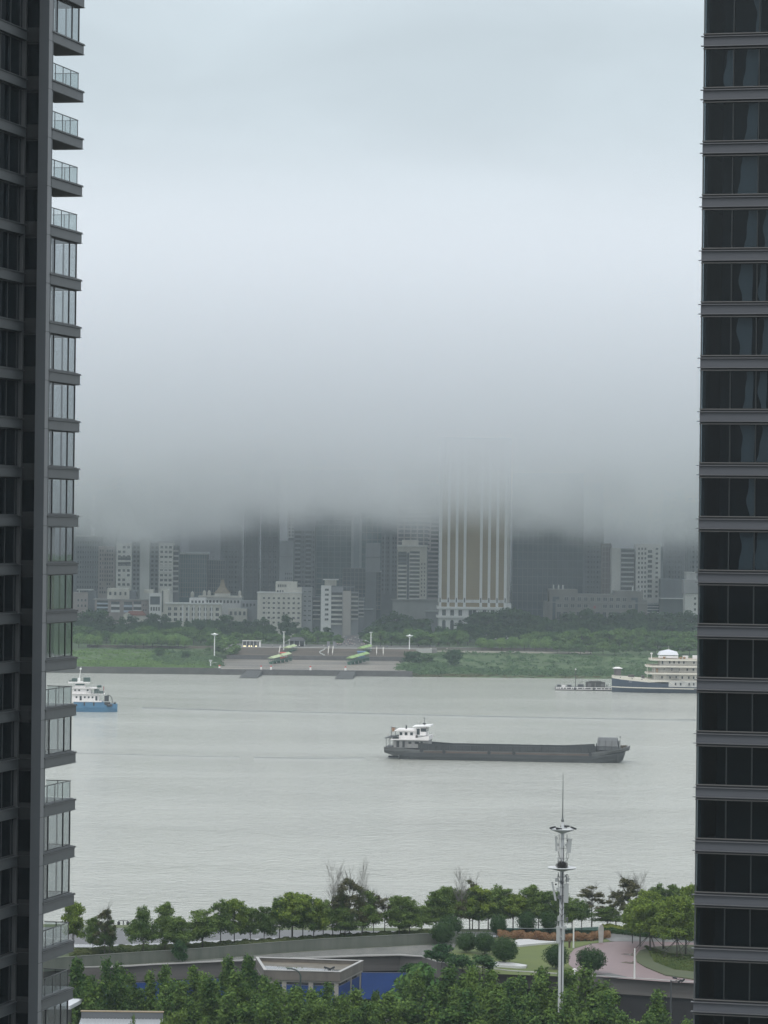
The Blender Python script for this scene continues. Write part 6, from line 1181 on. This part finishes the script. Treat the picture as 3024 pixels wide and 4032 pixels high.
T += [('light', 1235, 3515, 3706, 80, 'pale green tree just left of the dark one by the bare top'), ('park', 1340, 3500, 3696, 80, 'leafy tree filling the gap beside the bare topped tree'), ('sparse', 1470, 3500, 3690, 70, 'thin airy tree left of the feathery one'), ('park', 1755, 3470, 3664, 86, 'tall leafy tree at the left shoulder of the grove'), ('light', 1885, 3480, 3664, 90, 'lighter green crown inside the central grove'),
      ('park', 1955, 3475, 3656, 90, 'tall crown at the middle right of the central grove'), ('light', 2020, 3500, 3660, 80, 'lighter crown at the right end of the central grove'), ('park', 2120, 3505, 3650, 90, 'dense crown close to the left of the mast'), ('park', 2200, 3500, 3652, 90, 'dense crown directly behind the mast'), ('park', 2290, 3540, 3654, 80, 'low dense crown right of the mast'), ('sparse', 2425, 3500, 3646, 90, 'airy crown above the lime hedge'), ('light', 2550, 3500, 3690, 100, 'bright crown rising behind the propped grove')]
for i, (k, px, yt, yb, w, lb) in enumerate(T): rtree(k, px, yt, yb, w, lb, i * 7 + 3)
for i, (px, yt, yb, w, lb) in enumerate(((2520, 3530, 3730, 110, 'light green tree at the left of the propped grove'), (2560, 3520, 3752, 110, 'light green tree with a forked trunk in the propped grove'), (2612, 3540, 3742, 110, 'light green tree in the middle of the propped grove'), (2665, 3520, 3775, 125, 'light green tree propped by long stakes'), (2735, 3520, 3745, 120, 'light green tree nearest the glass tower'), (2490, 3560, 3716, 70, 'small light green tree at the left tip of the grove'), (2700, 3560, 3762, 100, 'light green tree in the front of the grove'))):
    rtree('light', px, yt, yb, w, lb, i)
for px, yb in ((2665, 3775), (2560, 3752), (2735, 3760)):
    p = onz(px, yb, PZ); q = MB()
    for a in range(5): q.tube((p.x + 3.4 * math.cos(a * 1.257), p.y + 3.4 * math.sin(a * 1.257), PZ), (p.x, p.y, PZ + 3.2), .05, n=5)
    tag(q.build('tree_stakes', mat('stake_brown', (.05, .045, .035), .8)), {2665: 'long dark stakes propping the middle tree of the light grove', 2560: 'dark stakes propping the forked light tree', 2735: 'dark stakes propping the tree nearest the glass tower'}[px], 'stakes')
rd = [(1742, 3628, 3722, 92, 'dark clipped round tree at the right end of the mossy wall'), (1838, 3668, 3752, 84, 'dark round tree, left of the row of three'), (1908, 3670, 3758, 88, 'dark round tree, middle of the row of three'), (1986, 3688, 3796, 106, 'large dark round tree over the white crescent bench'), (2074, 3588, 3680, 76, 'round tree behind the curved white wall'), (2160, 3584, 3676, 70, 'round tree just left of the mast behind the hedge'), (1961, 3602, 3686, 70, 'round tree left of the curved white wall'), (2190, 3718, 3816, 98, 'loose round tree half behind the mast'), (2326, 3730, 3834, 114, 'dark ball shaped tree on the edge of the red plaza'), (1775, 3600, 3690, 90, 'dark round tree behind the row of three')]
for i, (px, yt, yb, w, lb) in enumerate(rd): rtree('round', px, yt, yb, w, lb, i)
for i, (px, yt, yb, w, lb) in enumerate(((1690, 3735, 3772, 60, 'low dark shrub at the tip of the ramp'), (1740, 3700, 3800, 110, 'dark shrub mass below the end of the mossy wall'), (1820, 3740, 3820, 110, 'reddish dark shrub before the round trees'), (1900, 3750, 3830, 120, 'olive shrub before the large round tree'), (1640, 3780, 3840, 110, 'spreading shrub before the blue hoarding'), (705, 3690, 3790, 60, 'weeping shrub over the mossy wall'))):
    rtree('bush', px, yt, yb, w, lb, i, cat='shrub')
# --- street trees in the foreground
ct = [(300, 3770, 492, 130), (415, 3770, 500, 175), (510, 3830, 508, 120), (350, 3860, 470, 170), (650, 3795, 505, 120), (760, 3800, 512, 125), (700, 3860, 486, 150), (845, 3860, 500, 110), (895, 3765, 510, 120), (975, 3760, 505, 130), (930, 3815, 486, 230), (1060, 3860, 470, 200), (1170, 3880, 486, 150), (1290, 3865, 492, 130), (1400, 3890, 488, 160), (1480, 3900, 505, 90), (1530, 3905, 480, 170), (1640, 3820, 500, 130), (1635, 3785, 545, 150), (1770, 3805, 498, 160), (1860, 3800, 492, 120), (1700, 3880, 476, 180), (1930, 3815, 500, 160), (1830, 3890, 472, 200), (2040, 3840, 488, 170), (2130, 3805, 496, 150), (1960, 3900, 470, 200), (2090, 3910, 468, 190), (2300, 3800, 492, 260), (2230, 3900, 470, 160), (2380, 3900, 476, 170), (2590, 3895, 480, 150), (2450, 3985, 462, 150), (2700, 4010, 466, 130), (2560, 3990, 462, 140), (1110, 3895, 480, 150), (1038, 3838, 485, 100), (1235, 3900, 478, 140), (1350, 3915, 474, 130), (1440, 3940, 470, 130), (2000, 3860, 478, 150)]
names = ['pointed plane tree at the far left beside the tower', 'broad twin pointed plane tree right of the left tower', 'smaller plane tree left of the blue gap', 'dark plane tree low beside the metal roof', 'plane tree just right of the first blue gap', 'plane tree in the middle of the left row', 'dark plane tree low in the left row', 'low plane tree before the second blue gap', 'pointed plane tree behind the big left one', 'pointed plane tree touching the walled roof', 'largest plane tree at the left of the walled roof', 'dense plane tree below the walled roof', 'plane tree under the gooseneck lamp', 'plane tree below the roof corner', 'dark plane tree below the blue hoarding', 'slim plane tree before the blue hoarding', 'dark plane tree low in the middle', 'plane tree rising right of the blue hoarding', 'spreading tree before the curved end of the ramp', 'bright topped plane tree in the centre', 'slim bright plane tree right of the centre', 'dense plane tree low in the centre', 'plane tree below the olive shrubs', 'broad dark plane tree low right of the centre', 'plane tree left of the mast', 'bright topped plane tree touching the mast', 'large dark plane tree left of the mast base', 'dark plane tree at the mast base', 'big pointed plane tree right of the mast', 'dark plane tree low right of the mast', 'plane tree at the foot of the big pointed one', 'lone pointed plane tree before the dark wall', 'low tree top between the two right plane trees', 'small tree top at the bottom right corner', 'low tree top below the lone plane tree', 'low tree before the left column of the walled roof', 'pointed tree covering the left corner of the walled roof', 'low tree before the middle of the walled roof', 'low tree before the corner column of the walled roof', 'low tree before the right columns of the walled roof', 'tree between the two bright tops left of the mast']
for i, ((px, yt, Y, w), lb) in enumerate(zip(ct, names)):
    H = at(px, yt, Y).z - SZ; kind = 'cone' if i != 18 else 'mid'; s = H / PR[kind][0]['H']; var = 4 if i in (1, 10, 28, 11, 27) else rt.randrange(4)
    bw = 9.6 if kind == 'cone' else 11
    plant(kind, Xp(px, Y), Y, SZ, H, max(.85, w * 1.75 * mpp(Y) / ((bw if var != 4 else 12.5) * s)), lb, 'tree', 'plane trees along the street', var)
for i, (px, yt, Y, w) in enumerate(((700, 3935, 452, 130), (420, 3990, 446, 130), (640, 3985, 448, 110), (520, 3975, 450, 60), (280, 3990, 440, 90), (900, 3985, 452, 160), (800, 3980, 450, 120))):
    H = at(px, yt, Y).z - SZ; s = H / PR['park'][0]['H']; plant('park', Xp(px, Y), Y, SZ, H, w * mpp(Y) / (6.4 * s) * 1.15, ('tall grey green young tree right of the ribbed metal roof', 'grey green young tree before the left part of the ribbed roof', 'grey green young tree before the right end of the ribbed roof', 'slim grey green tree before the middle of the ribbed roof', 'low grey green tree below the small hut', 'low grey green tree under the largest plane tree', 'low grey green tree right of the tall young one')[i], 'tree', 'young trees before the metal roofs', i)
for o in []: pass
# metal roofed sheds, bottom left
roofm = mat('metal_roof', (.34, .36, .38), .35); Yr = 456
q = thing('metal_roof_shed', 'long shed with a ribbed grey metal roof and a brown edge at the lower left', 'shed', (Xp(318, Yr), Yr, SZ)); w_ = (640 - 318) * mpp(Yr); zt = at(400, 3985, Yr).z - SZ
q1 = MB().prism([(0, -6), (w_, -6), (w_, 0), (0, 0)], lambda p: zt - 1.6 + (p[1] + 6) * .10, lambda p: zt - 1.45 + (p[1] + 6) * .10)
for i in range(int(w_ / .45)): q1.prism([(i * .45, -6), (i * .45 + .06, -6), (i * .45 + .06, 0), (i * .45, 0)], lambda p: zt - 1.449 + (p[1] + 6) * .10, lambda p: zt - 1.38 + (p[1] + 6) * .10)
q1.build('roof', roofm, q); MB().box(0, w_, .02, .5, zt - 1.2, zt).build('parapet', mat('shed_grey', (.12, .13, .14), .6), q); MB().box(-.1, w_ + .1, -.05, .6, zt + .01, zt + .14).build('roof_edge', mat('shed_brown', (.28, .22, .14), .6), q); MB().box(0, w_, -5.8, .4, 0, zt - 1.7).build('wall', mat('shed_grey', (0, 0, 0)), q)
q = thing('metal_roof_hut', 'small hut with a slanting pale metal roof beside the left tower', 'shed', (Xp(262, 470), 470, SZ)); zt = at(300, 3932, 470).z - SZ; w_ = (326 - 262) * mpp(470)
MB().prism([(-2, -7), (w_ - 1.1, -7), (w_, 0), (-2, 0)], zt - .5, zt).build('roof', mat('hut_roof', (.5, .52, .55), .3), q); MB().box(-1.8, w_ - 1.5, -6.6, -.3, 0, zt - .52).build('wall', mat('hut_wall', (.12, .12, .12), .7, noise=.3, nscale=1, stretch=(.2, .2, 6)), q)

# ================================================================== the telecom mast
DM = 480; bx = onz(2206, 4080, 9).x / onz(2206, 4080, 9).y * DM
mst = thing('telecom_mast', 'tall white telecom mast with antenna panels, two round platforms and a bird nest', 'mast', (bx, DM, SZ))
def mz(y): return at(2208, y, DM).z - SZ
mw = mat('mast_paint', (.52, .54, .55), .45, noise=.06, nscale=.8, stretch=(1, 1, .2)); mg = mat('antenna_grey', (.36, .38, .38), .5); md = mat('mast_cable', (.035, .038, .042), .6); mp_ = mpp(DM)
Z = [mz(y) for y in (4400, 3740, 3600, 3436, 3280, 3250, 3236)]
MB().lathe([(.44, 0), (.40, Z[0] + 2), (.36, Z[1]), (.32, Z[2]), (.26, Z[3]), (.24, Z[4]), (.20, Z[5]), (.14, Z[6])], n=14).build('pole', mw, mst)
MB().lathe([(.16, mz(3236)), (.22, mz(3230)), (.1, mz(3222)), (.07, mz(3200)), (.055, mz(3110)), (.03, mz(3045))], n=8).build('lightning_rod', mat('rod_dark', (.10, .11, .11), .5), mst)
MB().lathe([(.24, mz(3282)), (.6, mz(3278)), (1.55, mz(3268)), (1.62, mz(3264)), (1.5, mz(3262)), (.3, mz(3262))], n=20).build('lamp_platform', mw, mst)
t = MB().lathe([(.3, mz(3431)), (.8, mz(3427)), (1.9, mz(3419)), (1.98, mz(3416)), (1.9, mz(3414)), (1.5, mz(3416)), (.3, mz(3420))], n=24); t.build('ring_platform', mw, mst)
for (x, y, a, ya) in ((-1.35, -.3, .25, 3258), (-.55, -1.2, -.15, 3260), (.55, .5, 0, 3254), (1.45, -.3, -.35, 3259), (.2, 1.3, 0, 3257)):
    q = MB().box(-.42, .42, -.25, .25, -.1, .12).tube((0, 0, -.1), (0, 0, -.35), .05); q.xf(Matrix.Rotation(-a, 4, 'Y')); o = q.build('floodlight', blk, mst); o.location = (x, y, mz(ya))
def mc(y): return 2206 + (4080 - y) * ROLL
def panel(px, y0, y1, wpx, tilt, yoff, label=None):
    q = MB().box(-wpx * mp_ / 2, wpx * mp_ / 2, -.12, .12, 0, (y1 - y0) * mp_); q.xf(Matrix.Rotation(tilt, 4, 'Y')); o = q.build('antenna_panel', mg, mst); o.location = ((px - mc((y0 + y1) / 2)) * mp_, yoff, mz(y1))
    q = MB().box(-wpx * mp_ * .45, wpx * mp_ * .45, .13, .2, .2, .45).box(-wpx * mp_ * .45, wpx * mp_ * .45, .13, .2, (y1 - y0) * mp_ * .8, (y1 - y0) * mp_ * .8 + .2).build('bracket', md, o)
panel(2191, 3291, 3350, 9, -.05, -.6); panel(2238, 3300, 3357, 16, .10, -.5); panel(2188, 3469, 3545, 8, -.20, -.5); panel(2228, 3477, 3552, 18, .02, -.6); panel(2217, 3646, 3700, 10, 0, -.5); panel(2197, 3646, 3712, 14, 0, -.42)
t = MB()
for px, y0, y1 in ((2201, 3284, 3390), (2232, 3284, 3380), (2198, 3434, 3540), (2229, 3440, 3550), (2194, 3610, 3660), (2224, 3600, 3700), (2234, 3610, 3640)): x = (px - mc((y0 + y1) / 2)) * mp_; t.tube((x, -.3, mz(y1)), (x, -.3, mz(y0)), .045, n=6)
for y in (3302, 3339, 3378, 3452, 3492, 3525, 3624, 3660): t.tube((-.42, -.3, mz(y)), (.85, -.3, mz(y)), .04, n=5)
t.build('mounting_frame', mat('mount_grey', (.2, .21, .215), .5), mst)
for px, y, w_, h in ((2196, 3325, 7, 11), (2228, 3326, 8, 11), (2191, 3463, 11, 15), (2235, 3463, 10, 16), (2196, 3500, 12, 14), (2204, 3532, 12, 14), (2198, 3380, 6, 14), (2226, 3448, 7, 9), (2206, 3470, 7, 10), (2200, 3615, 9, 20), (2232, 3618, 8, 14), (2226, 3650, 8, 12)):
    x = (px - mc(y)) * mp_; MB().box(x - w_ * mp_ / 2, x + w_ * mp_ / 2, -.62, -.30, mz(y + h / 2), mz(y - h / 2)).build('radio_unit', mg if (px + y) % 3 else mat('radio_dark', (.09, .10, .11), .5), mst)
t = MB(); t.tube((.05, -.46, 0), (.05, -.42, mz(3640)), .06, n=5).tube((.05, -.40, mz(3640)), (.05, -.30, mz(3436)), .05, n=5).tube((.12, -.3, mz(3436)), (.2, -.28, mz(3330)), .04, n=5)
rr = random.Random(9)
for i in range(16):
    x0 = rr.choice((-.6, -.5, .55, .7)); ya, yb = rr.choice(((3350, 3400), (3545, 3590), (3380, 3420), (3500, 3560), (3440, 3480), (3560, 3610))); xm = x0 * rr.uniform(.4, 1.5); za, zb = mz(ya), mz(yb)
    t.tube((x0, -.4, za), (xm, -.5, (za + zb) / 2), .03, n=5).tube((xm, -.5, (za + zb) / 2), (rr.uniform(-.15, .15), -.4, zb), .03, n=5)
t.build('cable', md, mst)
MB().lathe([(.48, mz(3690)), (.48, mz(3684))], n=14).lathe([(.5, mz(3655)), (.5, mz(3650))], n=14).build('collar', mw, mst)
t = MB()
for i in range(44): z = mz(4120) + i * .42; t.tube((-.42, -.1, z), (-.58, -.12, z), .025, n=4)
t.build('climbing_rung', md, mst)
t = MB(); rr = random.Random(3)
for i in range(420):
    a = rr.uniform(0, 6.28); r = rr.uniform(.1, .78); z = mz(3417) + rr.uniform(0, 1.0) * (1.15 - r * .8); d = a + 1.57 + rr.uniform(-.8, .8); c = Vector((r * math.cos(a), r * math.sin(a), z)); e_ = Vector((math.cos(d), math.sin(d), rr.uniform(-.5, .6))) * rr.uniform(.15, .38)
    t.tube(c - e_, c + e_, .022, .012, 3)
tag(t.build('bird_nest', mat('nest_twigs', (.035, .03, .026), .9), loc=(bx, DM, SZ)), 'dark twig bird nest on the ring platform of the mast', 'nest')
# remove prototypes that were never planted
for k, ps in PR.items():
    for i, p in enumerate(ps):
        if (k, i) not in USED:
            for ch in list(p.children): bpy.data.objects.remove(ch)
            bpy.data.objects.remove(p)

# labels of the far belts: name each tree by what stands above it
LM = [(0, 340, 'the left edge of the city'), (340, 450, 'the balcony terrace'), (450, 520, 'the stepped white block'), (520, 600, 'the tall plain slab'), (600, 664, 'the white glass panelled building'), (664, 740, 'the slit tower'), (740, 815, 'the long cream building'), (815, 900, 'the temple roof'), (900, 1010, 'the low grey white block'), (1010, 1100, 'the left cream hotel windows'), (1100, 1200, 'the right cream hotel windows'), (1200, 1262, 'the dark gap of low houses'), (1262, 1330, 'the white balcony building'), (1330, 1440, 'the rising avenue'), (1440, 1560, 'the narrow dark tower'), (1560, 1660, 'the white banded block'), (1660, 1727, 'the unfinished frame tower'), (1727, 1800, 'the left golden tower pillars'), (1800, 1900, 'the golden tower centre'), (1900, 2010, 'the right golden tower pillars'), (2010, 2150, 'the dark blue glass block'), (2150, 2240, 'the left stone office tower'), (2240, 2330, 'the left stone office windows'), (2330, 2420, 'the stone office centre'), (2420, 2500, 'the right stone office tower'), (2500, 2600, 'the white apartment pair'), (2600, 2690, 'the white banded dark block'), (2690, 3100, 'the stepped right building')]
ORD = ['first', 'second', 'third', 'fourth', 'fifth', 'sixth', 'seventh', 'eighth', 'ninth']
SHORT = [('tall belt behind the left willows', 'dark tree, tall back rank'), ('middle rank behind the left bank', 'dark tree, middle rank'), ('belt left of the golden', 'dark tree, back rank'), ('middle rank below the golden', 'broadleaf tree, middle rank'), ('tall dark tree covering', 'tall dark tree'), ('brown office', 'dark tree, back rank'), ('middle rank of the right belt', 'dark tree, middle rank'),
         ('front rank right of the steps', 'mid green tree, front rank'), ('behind the plaza at the top', 'mid green tree behind the plaza'), ('just behind the left willows', 'mid green tree behind the willows'), ('right belt above the railing', 'mid green tree, front rank'), ('clump at the left edge', 'pale willow at the left edge'), ('long clump above the left grass', 'pale willow of the long clump'), ('standing behind the railing', 'pale willow behind the railing'), ('front of the right belt behind the boats', 'bushy front tree')]
bins = {}
for o in list(C.objects):
    if o.parent is None and 'label' in o:
        sh = next((b_ for a, b_ in SHORT if a in o['label']), None)
        if sh and o.location.y > 1900:
            p = px_of(o.location.x, o.location.y); lm = next(c for a, b_, c in LM if a <= p < b_); bins.setdefault((sh, lm), []).append(o)
for (sh, lm), l in bins.items():
    l.sort(key=lambda o: o.location.x)
    for i, o in enumerate(l): o['label'] = sh + ' below ' + lm + ('' if len(l) == 1 else ', %s' % ORD[i])
